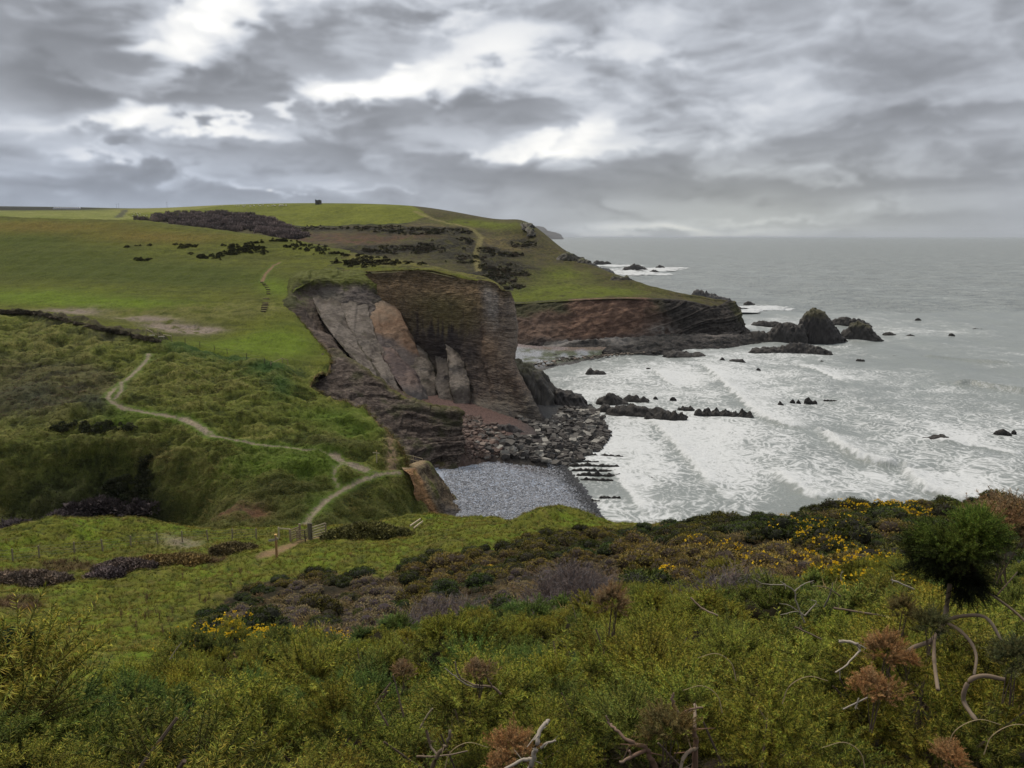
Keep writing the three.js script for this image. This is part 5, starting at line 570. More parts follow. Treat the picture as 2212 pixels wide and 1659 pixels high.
{
  const r = rng(808), farLists = [[], [], []]; let individual = 0;
  const nearLabels = 'green gorse bush in the dense thicket on the near slope';
  bushSpots.sort((a, b) => a.d - b.d);
  const ordinals = ['nearest', 'second', 'third', 'fourth', 'fifth', 'sixth', 'seventh', 'eighth', 'ninth', 'tenth', 'eleventh', 'twelfth'], sectors = new Map(), marks = [['grey weathered stump', 1150, 1620, 3.4], ['brown forked trunk', 1495, 1590, 3.6], ['crooked reddish branch', 1370, 1600, 3.5], ['tan forked branch', 1030, 1475, 4.8], ['crossed dark stems', 945, 1620, 3.7], ['orange dry tufts', 1900, 1450, 4.2], ['tall round bush', 2060, 1240, 5], ['antler-shaped branch', 1720, 1290, 9], ['pale high dry tuft', 1322, 1302, 7], ['long level branch', 1870, 1324, 7], ['hooked pale branch', 1845, 1400, 4.5], ['short sloping brown stick', 1520, 1312, 6.4], ['thin upright dry stem', 861, 1504, 4.4], ['slanting low twig', 826, 1545, 4.4], ['fan of pale twigs', 110, 1488, 10], ['leaning grass-edge twig', 380, 1404, 13], ['left yellow flowers', 650, 1360, 17], ['purplish bare thicket', 760, 1300, 20], ['dry bushes at the right edge', 2150, 1140, 8.5], ['small bottom-left twig', 28, 1540, 8], ['flowers above the antler branch', 1690, 1206, 20], ['right yellow flower row', 1860, 1236, 15], ['middle flower patches', 1400, 1220, 21], ['high purplish twigs', 1230, 1240, 20], ['upper right flowers', 2000, 1150, 18]].map(([n, x, y, d]) => [n, at(x, y, d)]);
  for (const b of bushSpots) {
    const p = drop(nearTop, b.x, b.z); if (!p || barePath(p) < 1.3 || gaps.some((g) => Math.hypot(g.x - b.x, g.z - b.z) < (g.x > 1.5 ? 0.62 : 0.45))) continue;
    const tone = fbm2(b.x * 0.13 + 40, b.z * 0.13, 3), tw = isTwig(p) > 0.42 && r() < 0.9, br = isBrown(p), fl = isFlower(p), straw = isStraw(p) > 0.5 && r() < 0.7; if (straw) continue;
    const hole = b.d < 16 && !tw && fbm2(b.x * 0.75 + 11, b.z * 0.75, 2) < -0.13; if (hole && r() < 0.75) continue;
    const lowEdge = 0.75 + 0.35 * r() + tone * 0.4;
    if (b.d < 24 && individual < 285) {
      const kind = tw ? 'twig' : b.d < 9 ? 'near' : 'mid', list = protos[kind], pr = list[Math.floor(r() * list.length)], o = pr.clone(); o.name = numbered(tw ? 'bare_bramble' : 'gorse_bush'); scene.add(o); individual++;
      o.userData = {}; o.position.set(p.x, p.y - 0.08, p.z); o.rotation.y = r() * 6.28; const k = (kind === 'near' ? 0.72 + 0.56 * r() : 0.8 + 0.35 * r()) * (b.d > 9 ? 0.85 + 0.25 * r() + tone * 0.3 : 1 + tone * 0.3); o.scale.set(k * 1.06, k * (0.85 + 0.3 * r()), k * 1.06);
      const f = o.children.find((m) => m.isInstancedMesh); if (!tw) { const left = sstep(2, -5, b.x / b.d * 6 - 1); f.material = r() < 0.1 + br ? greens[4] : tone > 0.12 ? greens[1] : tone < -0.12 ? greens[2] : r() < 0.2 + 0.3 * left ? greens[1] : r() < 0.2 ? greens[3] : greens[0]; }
      if (!tw && fl > 0.5 && b.d > 7 && r() < 0.75) { o.add(flowersOn(pr.userData.R * 1.0, pr.userData.H, Math.round(50 + 90 * fl), Math.floor(r() * 1e6))); tag(o, 'dark green gorse bush with yellow flowers on its top, on the near slope', 'gorse bush', 'flowering gorse bushes'); }
      else if (tw) tag(o, 'bare purplish-grey thorny bush in the thicket on the near slope', 'bush', 'bare thorny bushes'); else { let best = null, bd = 1e9; for (const m of marks) { const d = Math.hypot(m[1].x - p.x, m[1].z - p.z); if (d < bd) { bd = d; best = m; } } const az = p.x / -p.z - best[1].x / -best[1].z, dz = p.z - best[1].z, side = Math.abs(az * -p.z) > Math.abs(dz) ? (az < 0 ? 'to the left of' : 'to the right of') : dz > 0 ? 'in front of' : 'behind', key = side + ' the ' + best[0]; (sectors.get(key) ?? sectors.set(key, []).get(key)).push([bd, o, f.material === greens[4] ? 'brownish' : f.material === greens[1] ? 'yellow-green' : f.material === greens[2] ? 'blue-green' : 'green']); }
    } else { farLists[Math.floor(r() * 3)].push({ p, tw, br, fl, tone, k: 0.35 + 0.95 * r() * r() + Math.max(0, tone) * 0.6 }); }
  }
  for (const [key, list] of sectors) list.sort((a, b) => a[0] - b[0]).forEach(([, o, tone], i) => tag(o, `${i < 12 ? ordinals[i] : 'farther'} ${tone} gorse bush ${key}`, 'gorse bush', 'green gorse bushes of the near slope'));
  const fm = plantM(1, 1, 1), q = new THREE.Quaternion(), X = new THREE.Matrix4(), c = new THREE.Color(), fl = [];
  farLists.forEach((list, i) => { const m = new THREE.InstancedMesh(farBushG[i], fm, list.length); list.forEach((b, n) => { const k = b.k * (b.tw ? 0.75 : 1), h = k * (0.8 + 0.4 * r()); X.compose(V(b.p.x, b.p.y - 0.1, b.p.z), q.setFromAxisAngle(UP, r() * 6.28), V(k * 1.15, h, k * 1.15)); m.setMatrixAt(n, X); if (b.tw) c.setRGB(2.1, 1.35, 3.4); else if (b.br > 0.4 && r() < 0.7) c.setRGB(1.9, 1.15, 1.5); else { const y = 1 + b.tone * 0.9, t = 0.4 + 0.4 * r(); r() < 0.12 ? c.setRGB(1.6, 1.05, 0.9) : c.setRGB(t * y, t * 0.98, t * 0.85); } m.setColorAt(n, c); if (!b.tw && b.fl > 0.4 && r() < 0.75) for (let z = 0; z < 60 * b.fl; z++) { const d = rdir(r); d.y = Math.abs(d.y) * 0.6 + 0.45; d.normalize(); fl.push([b.p.x + d.x * k * 1.02, b.p.y + h * (0.1 + d.y * 0.98), b.p.z + d.z * k * 1.02, 1.3 + 1.5 * r()]); } }); tag(m, ['darker mass of gorse bushes over the far part of the near slope', 'lighter mass of gorse bushes over the far part of the near slope', 'brownish mass of gorse bushes over the far part of the near slope'][i], null, null, 'stuff'); m.name = numbered('gorse_thicket'); m.castShadow = m.receiveShadow = true; scene.add(m); });
  const fi = new THREE.InstancedMesh(flowerG, flowerM, fl.length); fl.forEach((f, n) => { X.compose(V(f[0], f[1], f[2]), q.setFromUnitVectors(UP, rdir(r)), V(f[3], f[3], f[3])); fi.setMatrixAt(n, X); }); fi.name = 'gorse_flowers'; tag(fi, 'yellow gorse flowers scattered over the far thicket', null, null, 'stuff'); scene.add(fi);
}
// grass on the near slope -----------------------------------------------------------------------
function tuftG(seed, n, h, w, lean) { const r = rng(seed), T = new Tris(); for (let i = 0; i < n; i++) { const a = r() * 6.28, o = V(Math.cos(a) * w * r(), 0, Math.sin(a) * w * r()), d = V(o.x / w * lean + (r() - 0.5) * 0.6, 1, o.z / w * lean + (r() - 0.5) * 0.6).normalize(), s = V(-Math.sin(a), 0, Math.cos(a)).multiplyScalar(h * 0.05), L = h * (0.6 + 0.6 * r()), m = o.clone().addScaledVector(d, L * 0.6), e = m.clone().addScaledVector(d.add(V(d.x, -0.5, d.z)).normalize(), L * 0.5), c = [0.5, 0.5, 0.5], t = [1.05 + 0.3 * r(), 1, 0.9]; T.tri(o.clone().add(s), o.clone().sub(s), m, c, c, t); T.tri(m.clone().addScaledVector(s, 0.6), m.clone().addScaledVector(s, -0.6), e, t); } return T.geo(); }
const tuftM = new THREE.MeshPhysicalMaterial({ vertexColors: true, roughness: 0.85, specularIntensity: 0.25, side: THREE.DoubleSide });
function scatter(name, label, geo, mat, list, seed) { const r = rng(seed), m = new THREE.InstancedMesh(geo, mat, list.length), X = new THREE.Matrix4(), q = new THREE.Quaternion(), c = new THREE.Color(); list.forEach((b, n) => { X.compose(b.p, q.setFromAxisAngle(UP, r() * 6.28), V(b.k, b.h ?? b.k, b.k)); m.setMatrixAt(n, X); m.setColorAt(n, c.setRGB(...b.c)); }); m.name = numbered(name); m.castShadow = m.receiveShadow = true; tag(m, label, null, null, 'stuff'); scene.add(m); return m; }
{
  const r = rng(31), A = [], B = [];
  for (let i = 0; i < 85000; i++) { const d = 13 + 82 * Math.sqrt(r()), x = (r() * 1.6 - 0.97) * d * 0.78; if (inside(gorsePoly, x, -d)) continue; const p = drop(nearTop, x, -d); if (!p || nPath1(p) < 0.9 || nPale(p) > 0.5 && r() < 0.8) continue; let br = 0; for (const m of nBr) br = Math.max(br, m(p)); const a = fbm2(x * 0.22, -d * 0.22, 3), b = fbm2(x * 0.9 + 9, -d * 0.9, 3); if (a + b < -0.15 && r() < 0.3) continue; const g = mixc(mixc([0.055, 0.085, 0.012], [0.15, 0.15, 0.022], clamp(0.45 + a + 0.9 * b + (r() - 0.5) * 1.1)), [0.025, 0.045, 0.012], sstep(0.05, 0.3, -b) * 0.85), c = br > 0.4 ? mixc([0.1, 0.075, 0.03], [0.09, 0.07, 0.055], r()) : r() < 0.1 ? [0.2, 0.16, 0.06] : g; (i & 1 ? A : B).push({ p: V(p.x, p.y - 0.03, p.z), k: (0.7 + 0.8 * r()) * (br > 0.4 ? 1.5 : 1) * sstep(0, 40, d + 14), h: (0.55 + 0.7 * r() + (b > 0.2 ? 0.3 : 0)) * (br > 0.4 ? 1.7 : 1), c }); }
  scatter('grass', 'short tussocky green grass of the near slope, brighter blades', tuftG(1, 20, 0.17, 0.17, 1.0), tuftM, A, 5); scatter('grass', 'short tussocky green grass of the near slope, darker blades', tuftG(2, 16, 0.24, 0.14, 0.8), tuftM, B, 6);
}
{
  const r = rng(57), L = [], K = []; for (let i = 0; i < 16000; i++) { const d = 17 + 50 * r(), x = (r() * 1.55 - 0.8) * d * 0.72; if (!inside(gorsePoly, x, -d)) continue; const p = drop(nearTop, x, -d); if (!p || barePath(p) < 1) continue; const q = fbm2(x * 0.3 + 20, d * 0.3, 3); if (q < -0.05) continue; if (q > 0.12 && r() < 0.45) continue; (q > 0.12 ? L : K).push({ p, k: 1.0 + 1.1 * r(), h: 0.9 + 1.7 * r(), c: q > 0.12 ? mixc([0.07, 0.07, 0.022], [0.19, 0.155, 0.07], r()) : mixc([0.05, 0.042, 0.022], [0.14, 0.105, 0.06], r()) }); }
  scatter('dry_grass', 'straw-coloured long grass between the gorse mounds of the near slope', tuftG(11, 16, 0.28, 0.2, 1.1), tuftM, L, 41); scatter('dry_heath', 'brown dry heath growth between the gorse mounds of the near slope', tuftG(12, 18, 0.2, 0.26, 1.3), tuftM, K, 42);
}
// dead dock stalks standing in the grass
{
  const mk = (seed) => { const r = rng(seed), T = new Tris(), c = [0.085, 0.05, 0.035]; for (let s = 0; s < 3; s++) { const e = V((r() - 0.5) * 0.25, 0.5 + 0.25 * r(), (r() - 0.5) * 0.25), o = V((r() - 0.5) * 0.1, -0.05, (r() - 0.5) * 0.1); limb(T, [o, o.clone().lerp(e, 0.5).add(V(0.02, 0, 0)), e], 0.008, 0.004, c, 4); for (let k = 0; k < 60; k++) { const t = 0.35 + 0.65 * r(), p = o.clone().lerp(e, t), d = rdir(r).multiplyScalar(0.05), u = d.clone().cross(rdir(r)).normalize().multiplyScalar(0.014), cc = mixc(c, [0.13, 0.075, 0.045], r()); T.tri(p.clone().add(d).add(u), p.clone().add(d).sub(u), p.clone().addScaledVector(d, 1.7), cc); } } return T.geo(); };
  const G3 = [1, 2, 3].map((s) => mk(s * 77)), r = rng(99);
  for (const [x, y] of [[262, 1338], [283, 1345], [300, 1332], [312, 1340], [322, 1335], [338, 1328], [345, 1338], [366, 1348], [372, 1330], [402, 1326], [150, 1362], [172, 1358], [200, 1372], [295, 1366], [355, 1372], [430, 1300], [445, 1308], [452, 1296], [320, 1296], [316, 1302], [240, 1300], [76, 1335], [205, 1318], [500, 1272], [395, 1255], [520, 1245]]) { const p = gp(x, y); if (!p) continue; const o = new THREE.Mesh(G3[Math.floor(r() * 3)], barkM), k = 0.75 + 0.5 * r(); o.name = numbered('dock_stalk'); o.position.copy(p); o.rotation.y = r() * 6; o.scale.setScalar(k); o.castShadow = true; tag(o, 'dead brown dock stalk standing in the green grass of the near slope', 'plant', 'dead dock stalks in the grass'); scene.add(o); }
}
const hedgeY = (x) => { const k = [[-100, 676], [0, 678], [80, 682], [200, 710], [300, 730], [360, 744], [430, 754], [500, 768], [600, 790], [640, 802], [700, 870], [1000, 990]]; for (let i = 0; i + 1 < k.length; i++) if (x < k[i + 1][0]) return mixf(k[i][1], k[i + 1][1], (x - k[i][0]) / (k[i + 1][0] - k[i][0])); return 990; };
// tussocks and bracken of the opposite hillside ---------------------------------------------------
const inR = (r, list, n, bvh) => { const out = [], A = list.map((q) => q[2] * q[3]), S = A.reduce((a, b) => a + b); for (let i = 0; i < n; i++) { let t = r() * S, k = 0; while (k < A.length - 1 && t > A[k]) t -= A[k++]; const [x, y, rx, ry] = list[k], a = r() * 6.28, m = Math.sqrt(r()), p = hit(bvh, x + Math.cos(a) * rx * m, y + Math.sin(a) * ry * m); if (p) out.push(p); } return out; };
{
  const r = rng(61), A = [], B = [], trailNear = (p) => { let t = 9; for (let i = 0; i < trailD.length; i++) t = Math.min(t, trailD[i](p) - trailW[i]); return t; };
  for (let i = 0; i < 26000; i++) { const x = -40 + 960 * r(), y = 690 + 470 * r(); if (y < hedgeY(x) + 5) continue; const p = hit(hillTop, x, y); if (!p || p.z < -236 || trailNear(p) < 0.5) continue; const g = greenBand(p); const b = fbm2(p.x * 0.3 + 5, p.z * 0.3, 3), c0 = mNettle(p) > 0.5 ? mixc([0.02, 0.05, 0.012], [0.04, 0.085, 0.02], r()) : mPurple(p) > 0.55 && r() < 0.65 ? mixc([0.065, 0.05, 0.04], [0.115, 0.09, 0.055], r()) : mBlue(p) > 0.4 ? mixc([0.035, 0.04, 0.034], [0.06, 0.06, 0.045], r()) : mHollow(p) > 0.4 ? mixc([0.014, 0.018, 0.007], [0.04, 0.05, 0.016], r()) : mRed(p) > 0.6 ? null : mEarth(p) > 0.4 ? null : mGreenS(p) > 0.4 || g < 2.2 ? mixc([0.05, 0.095, 0.012], [0.1, 0.15, 0.02], r()) : mixc(mixc([0.05, 0.068, 0.014], [0.11, 0.125, 0.028], r()), [0.24, 0.22, 0.085], (mStrawS(p) * 0.5 + sstep(0, 0.4, b) * 0.35) * r() * 1.3); if (!c0) continue; (i & 1 ? A : B).push({ p, k: 0.9 + 1.1 * r(), h: 0.55 + 0.8 * r(), c: c0 }); }
  scatter('bracken', 'rough bracken and tussock grass of the valley side, coarser clumps', tuftG(3, 20, 0.3, 0.3, 1.2), tuftM, A, 15); scatter('bracken', 'rough bracken and tussock grass of the valley side, finer clumps', tuftG(4, 14, 0.4, 0.25, 1.1), tuftM, B, 16);
}
// scrub seen as dark clumps on both far hills; bare wood behind the crest -------------------------
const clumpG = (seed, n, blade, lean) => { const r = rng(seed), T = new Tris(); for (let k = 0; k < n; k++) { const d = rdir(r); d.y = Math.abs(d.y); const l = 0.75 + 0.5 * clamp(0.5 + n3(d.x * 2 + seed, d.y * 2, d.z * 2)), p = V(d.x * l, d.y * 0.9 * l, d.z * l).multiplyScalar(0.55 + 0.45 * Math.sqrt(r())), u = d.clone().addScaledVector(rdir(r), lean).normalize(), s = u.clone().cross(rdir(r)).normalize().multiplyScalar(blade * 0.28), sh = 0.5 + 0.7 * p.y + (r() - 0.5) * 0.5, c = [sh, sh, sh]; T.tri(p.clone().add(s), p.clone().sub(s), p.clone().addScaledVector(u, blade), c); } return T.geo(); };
{
  const r = rng(71), gorse = clumpG(5, 170, 0.4, 0.8), wood = clumpG(6, 420, 0.3, 0.9);
  const H1 = inR(r, [[330, 535, 60, 5], [400, 532, 40, 5], [470, 548, 60, 14], [500, 540, 40, 12], [540, 545, 40, 8], [565, 530, 40, 8], [610, 527, 50, 8], [660, 536, 50, 8], [700, 545, 40, 6], [320, 562, 30, 3], [440, 558, 20, 3], [225, 470, 30, 1.5], [85, 468, 6, 1.5], [230, 469, 16, 2], [590, 520, 40, 4]], 700, hillTop).filter((p) => fbm2(p.x * 0.07, p.z * 0.07, 3) > -0.02).map((p) => ({ p, k: 0.4 + 1.0 * r() * r(), h: 0.4 + 0.6 * r(), c: mixc([0.024, 0.027, 0.012], [0.06, 0.058, 0.022], r()) }));
  const C1 = inR(r, [[760, 548, 60, 6], [820, 560, 60, 6], [880, 570, 50, 4], [700, 560, 40, 12], [780, 570, 60, 8]], 160, capTop).map((p) => ({ p, k: 0.6 + 0.9 * r(), h: 0.4 + 0.6 * r(), c: mixc([0.02, 0.021, 0.01], [0.045, 0.04, 0.016], r()) }));
  scatter('gorse_scrub', 'dark gorse scrub in patches along the green hill crest', gorse, tuftM, [...H1, ...C1], 25);
  const fl = [[700, 492, 100, 4], [830, 495, 60, 7], [900, 500, 60, 8], [980, 500, 40, 8], [960, 532, 60, 13], [1000, 560, 60, 9], [860, 540, 80, 9], [1132, 528, 32, 8], [1090, 550, 44, 5], [1080, 577, 46, 9], [1100, 592, 50, 9], [1050, 540, 20, 7], [1230, 560, 18, 4], [1070, 605, 50, 10], [1110, 622, 30, 5], [640, 495, 40, 5], [1000, 520, 24, 7]];
  scatter('gorse_scrub', 'dark gorse and bramble scrub in patches over the far headland slope', gorse, tuftM, inR(r, fl, 2600, farTop).filter((p) => fbm2(p.x * 0.035, p.z * 0.05, 4) + 0.35 * (r() - 0.5) > 0).map((p) => ({ p, k: 0.5 + 1.7 * r() * r(), h: 0.4 + 0.8 * r(), c: r() < 0.45 ? mixc([0.07, 0.058, 0.045], [0.12, 0.095, 0.06], r()) : mixc([0.034, 0.037, 0.018], [0.08, 0.076, 0.032], r()) })), 26);
  const w = inR(r, [[330, 476, 40, 5], [390, 470, 60, 8], [450, 472, 60, 10], [510, 478, 60, 12], [560, 488, 50, 12], [590, 500, 40, 12], [480, 490, 60, 12], [420, 484, 60, 9], [620, 510, 40, 8]], 420, farTop).filter((p) => p.z < -440).map((p) => ({ p: V(p.x, p.y - 1, p.z), k: 3 + 2.6 * r(), h: 3.5 + 3 * r(), c: mixc([0.11, 0.09, 0.085], [0.28, 0.22, 0.2], r() * r()) }));
  scatter('wood', 'grey leafless wood in the hollow behind the green hill crest', wood, tuftM, w, 27);
  const fringe = []; for (let i = 0; i < 520; i++) { const v = (4 + 7 * r()) / 13, e = hillNet.at(1 - 0.012 * r() * r(), v), p = drop(hillTop, e.x, e.z); if (p) fringe.push({ p: V(p.x, p.y - 0.15, p.z), k: 1.5 + 2 * r(), h: 1 + 1.4 * r(), c: r() < 0.35 ? mixc([0.12, 0.1, 0.04], [0.2, 0.17, 0.07], r()) : mixc([0.04, 0.055, 0.012], [0.1, 0.115, 0.025], r()) }); } for (let i = 0; i < 420; i++) { const e = capNet.at(r(), 1 - 0.03 * r() * r()), p = drop(capTop, e.x, e.z); if (p) fringe.push({ p, k: 1.6 + 2 * r(), h: 0.9 + 1.2 * r(), c: mixc([0.05, 0.045, 0.016], [0.13, 0.115, 0.04], r()) }); }
  scatter('edge_grass', 'shaggy grass hanging along the cliff edges', tuftG(8, 18, 0.35, 0.3, 1.3), tuftM, fringe, 33);
  const gully = inR(r, [[275, 1055, 50, 26], [310, 1070, 22, 26], [200, 925, 90, 12], [320, 1010, 14, 30], [250, 1085, 80, 12]], 170, hillTop).map((p) => ({ p, k: 0.35 + 0.7 * r(), h: 0.3 + 0.6 * r(), c: mixc([0.025, 0.032, 0.013], [0.08, 0.078, 0.045], r() * r()) }));
  scatter('thorn_scrub', 'dark thorn scrub in the shaded hollow of the valley side', gorse, tuftM, gully, 28);
  const low = inR(r, [[60, 1155, 60, 16], [30, 1185, 40, 14], [150, 1125, 40, 10], [210, 1102, 60, 10], [280, 1105, 50, 8]], 150, hillTop).map((p) => ({ p, k: 0.9 + 1.2 * r(), h: 0.8 + 1.0 * r(), c: mixc([0.05, 0.04, 0.042], [0.085, 0.068, 0.066], r()) }));
  scatter('bramble_scrub', 'purplish bare bramble scrub in the valley bottom behind the fence', gorse, tuftM, low, 29);
  const hedge = []; for (let i = 0; i < 330; i++) { const t = r(), k = [[0, 674], [80, 676], [200, 706], [300, 728], [345, 738]], f = t * 4, j = Math.min(3, Math.floor(f)), p = hit(hillTop, mixf(k[j][0], k[j + 1][0], f - j), mixf(k[j][1], k[j + 1][1], f - j) + (r() - 0.3) * 5); if (p) hedge.push({ p, k: 0.35 + 0.7 * r(), h: 0.25 + 0.75 * r() * r(), c: mixc([0.06, 0.055, 0.035], [0.16, 0.13, 0.095], r()) }); }
  scatter('hedge_scrub', 'low dark hedge of brambles along the bottom edge of the green field', gorse, tuftM, hedge, 30);
}
// ---------------------------------------------------------------- rocks
const darkRockM = new THREE.MeshPhysicalMaterial({ vertexColors: true, roughness: 0.6, specularIntensity: 0.5, bumpMap: tiled(rockBump, 3), bumpScale: 0.12 });
const bouldM = new THREE.MeshPhysicalMaterial({ vertexColors: true, roughness: 0.8, specularIntensity: 0.35 });
// a ridge of rock standing in water or on ground: length L along x, width W, height H, heights along it, jagged
function ridgeGeo(L, W, H, prof, seed, { teeth = 0.13, tf = 0.7, pow = 2.2, nu = 70, nv = 26, lean = 0, top = null, low = [0.02, 0.018, 0.017], high = [0.05, 0.046, 0.042] } = {}) {
  const P = (t) => { const f = t * (prof.length - 1), i = Math.min(prof.length - 2, Math.floor(f)); return mixf(prof[i], prof[i + 1], sstep(0, 1, f - i) * 0.6 + (f - i) * 0.4); };
  const net = { at: (u, v, o) => { const s = v * 2 - 1, x = (u - 0.5) * L, e = P(u), h = H * e * (1 - Math.pow(Math.abs(s), pow)), rag = 1 + teeth * (n2(x * tf + seed, s * 1.5) + 0.5 * n2(x * tf * 2.3 + seed, s * 3)); return o.set(x + n2(s * 2 + seed, x * 0.3) * W * 0.12, h * rag - 0.9 * (1 - Math.min(1, e * 3) * (1 - s * s)) , s * W * 0.5 * (0.5 + 0.5 * Math.min(1, e * 1.6)) + lean * h); } };
  const k = Math.min(L, W * 3) * 0.04;
  return surface(net, nu, nv, { disp: (p) => fbm3(p.x * 0.45 + seed, p.y * 0.45, p.z * 0.45, 4) * Math.min(1.3, 0.16 * Math.min(W, H * 1.5)) + bandsOf(p.x * 0.7 + p.y * 0.5 + seed, 1.6) * Math.min(0.5, H * 0.08), uv: (p) => [p.x + p.y * 0.5, p.z + p.y], color: (p, n) => { const e = fbm3(p.x * 0.6 + seed, p.y * 0.8, p.z * 0.6, 3); let c = mixc(low, high, sstep(-0.3, 0.35, e)); if (top) c = mixc(c, top, sstep(0.62, 0.95, p.y / H + e * 0.3)); return mixc(c, [0.014, 0.013, 0.012], 1 - sstep(0.0, 0.7, p.y)); } });
}
function searock(label, x0, x1, yb, hpx, prof, o = {}) {              // stands in the water: frame extent x0..x1, water line yb, height in frame pixels
  const p = L0((x0 + x1) / 2, yb, 0), D = Math.hypot(p.x, EYE, p.z), mpp = -p.z / FOCAL / cP * 0.98, L = (x1 - x0) * mpp, H = hpx * mpp * 1.05, W = o.w ?? Math.max(1.2, Math.min(L * 0.45, H * 2.4));
  const m = mesh(o.name ?? 'sea_rock', ridgeGeo(L * 1.05, W, H, prof, (x0 * 7.3 + yb) % 97, o), darkRockM); m.position.set(p.x, -0.1, p.z - W * 0.3); m.rotation.y = Math.atan2(-p.x, -p.z) * 0.8 + (o.turn ?? 0); tag(m, label, 'rock', o.group); return m;
}
const lump = [0, 0.6, 1, 0.85, 0.4, 0], flat = [0, 0.7, 1, 0.8, 0.9, 0.6, 0.8, 0.5, 0], teeth = [0, 0.8, 0.5, 1, 0.6, 0.9, 0.5, 1, 0.7, 0.4, 0];
searock('tall dark rounded sea stack with an olive-tinted top, highest rock in the water', 1728, 1832, 741, 70, [0.1, 0.75, 0.93, 1, 0.97, 0.86, 0.66, 0.42, 0.2, 0], { name: 'sea_stack', pow: 3.2, nu: 110, nv: 50, teeth: 0.035, w: 17, top: [0.06, 0.055, 0.024], low: [0.018, 0.016, 0.016], high: [0.042, 0.038, 0.036] });
searock('low jagged black rocks joining the headland tip to the tall sea stack', 1622, 1742, 741, 40, [0.15, 0.5, 0.6, 0.45, 0.8, 1, 0.9, 0.95, 0.9, 0.5], { pow: 2.6, nu: 100, nv: 36, w: 13 });
searock('dark rock hump just right of the tall sea stack with surf at its foot', 1822, 1912, 735, 36, [0.05, 0.55, 0.9, 1, 0.98, 0.8, 0.45, 0.2, 0], { pow: 3, nu: 90, nv: 36, w: 13, top: [0.055, 0.052, 0.026] });
searock('long low black reef in front of the tall sea stack', 1624, 1800, 764, 22, [0, 0.4, 0.45, 0.5, 0.6, 0.9, 1, 0.8, 0.7, 0.4, 0], { nu: 120, w: 10 });
searock('flat dark ridge behind the tall sea stack, on its left', 1624, 1730, 705, 11, flat, { w: 7, nu: 90 });
searock('flat dark ridge behind the tall sea stack, on its right', 1798, 1888, 705, 19, [0, 0.7, 0.9, 1, 0.8, 0.85, 0.6, 0.3, 0], { w: 9, nu: 80 });
searock('grey slanting rock ridge behind the tip of the far headland', 1490, 1588, 662, 34, [0.3, 1, 0.9, 0.75, 0.6, 0.5, 0.3], { w: 14, nu: 80, low: [0.045, 0.043, 0.042], high: [0.085, 0.08, 0.078] });
searock('isolated dark rock in the open water right of the far headland tip', 1606, 1634, 658, 7, lump, {});
searock('low dark rock at the right end of the sea stack group', 1908, 1940, 724, 7, lump, {}); searock('small rock awash at the outer end of the sea stack group', 1958, 1982, 728, 6, lump, {}); searock('lone tiny rock far out beyond the sea stack group', 1977, 1992, 692, 5, lump, {}); searock('outermost low black rocks to the right of the sea stack group', 2050, 2064, 724, 4, lump, {}); searock('thin dark reef awash at the far right of the sea stack group', 2102, 2126, 712, 3, flat, {});
searock('flat black reef at the edge of the tidal shelf below the far headland', 1436, 1532, 771, 12, flat, { w: 9, nu: 90 }); searock('small round black rock beside a longer one, right of the tidal shelf', 1553, 1569, 781, 9, lump, {}); searock('oblong black rock right of the tidal shelf with a pointed end', 1573, 1616, 784, 9, [0, 0.6, 0.8, 0.9, 0.8, 1, 0.3, 0], {});
searock('low black rock alone in the surf near the middle of the bay', 1264, 1316, 809, 13, [0, 0.7, 1, 0.6, 0.7, 0.6, 0.5, 0.2, 0], {}); searock('tiny dark rock in the surf to the right of the lone middle rock', 1394, 1410, 798, 4, lump, {}); searock('tiny black rock in the surf below the oblong black rock', 1633, 1645, 799, 4, lump, {});
searock('peaked black rock, top of the reef rows off the boulder beach', 1290, 1366, 876, 26, [0, 0.5, 0.75, 1, 0.85, 0.55, 0.4, 0.15, 0], { nu: 90, nv: 30, w: 8 }); searock('rough low rock joined to the right of the peaked black rock', 1346, 1406, 869, 15, flat, { w: 5 }); searock('small dark boulder rock right of the peaked black rock', 1410, 1423, 863, 7, lump, {}); searock('small dark rock between the reef rows and the toothed reef', 1446, 1463, 864, 7, lump, {});
searock('short black reef at the left end of the long reef', 1292, 1330, 891, 17, [0, 0.7, 1, 0.9, 0.6, 0.2], { w: 6 }); searock('longest black reef off the boulder beach, humped along its length', 1308, 1456, 899, 23, [0, 0.6, 0.8, 0.9, 1, 0.95, 0.8, 0.6, 0.75, 0.7, 0.5, 0.2], { nu: 130, nv: 30, w: 8 }); searock('black serrated reef below the longest reef', 1394, 1484, 906, 18, [0, 0.8, 0.5, 0.6, 0.9, 0.7, 1, 0.7, 0.8, 0.3], { nu: 100, w: 5, teeth: 0.5 });
searock('thin dark reef right of the longest reef', 1464, 1503, 886, 8, teeth, { w: 3, teeth: 0.5 }); searock('long sawtoothed black reef, middle one of the toothed reefs', 1500, 1594, 898, 14, teeth, { nu: 110, w: 4, teeth: 0.6 }); searock('sawtoothed black reef at the right end of the reef rows', 1573, 1628, 902, 15, [0, 0.5, 0.8, 0.6, 1, 0.8, 0.9, 0.3], { nu: 80, w: 4, teeth: 0.55 });
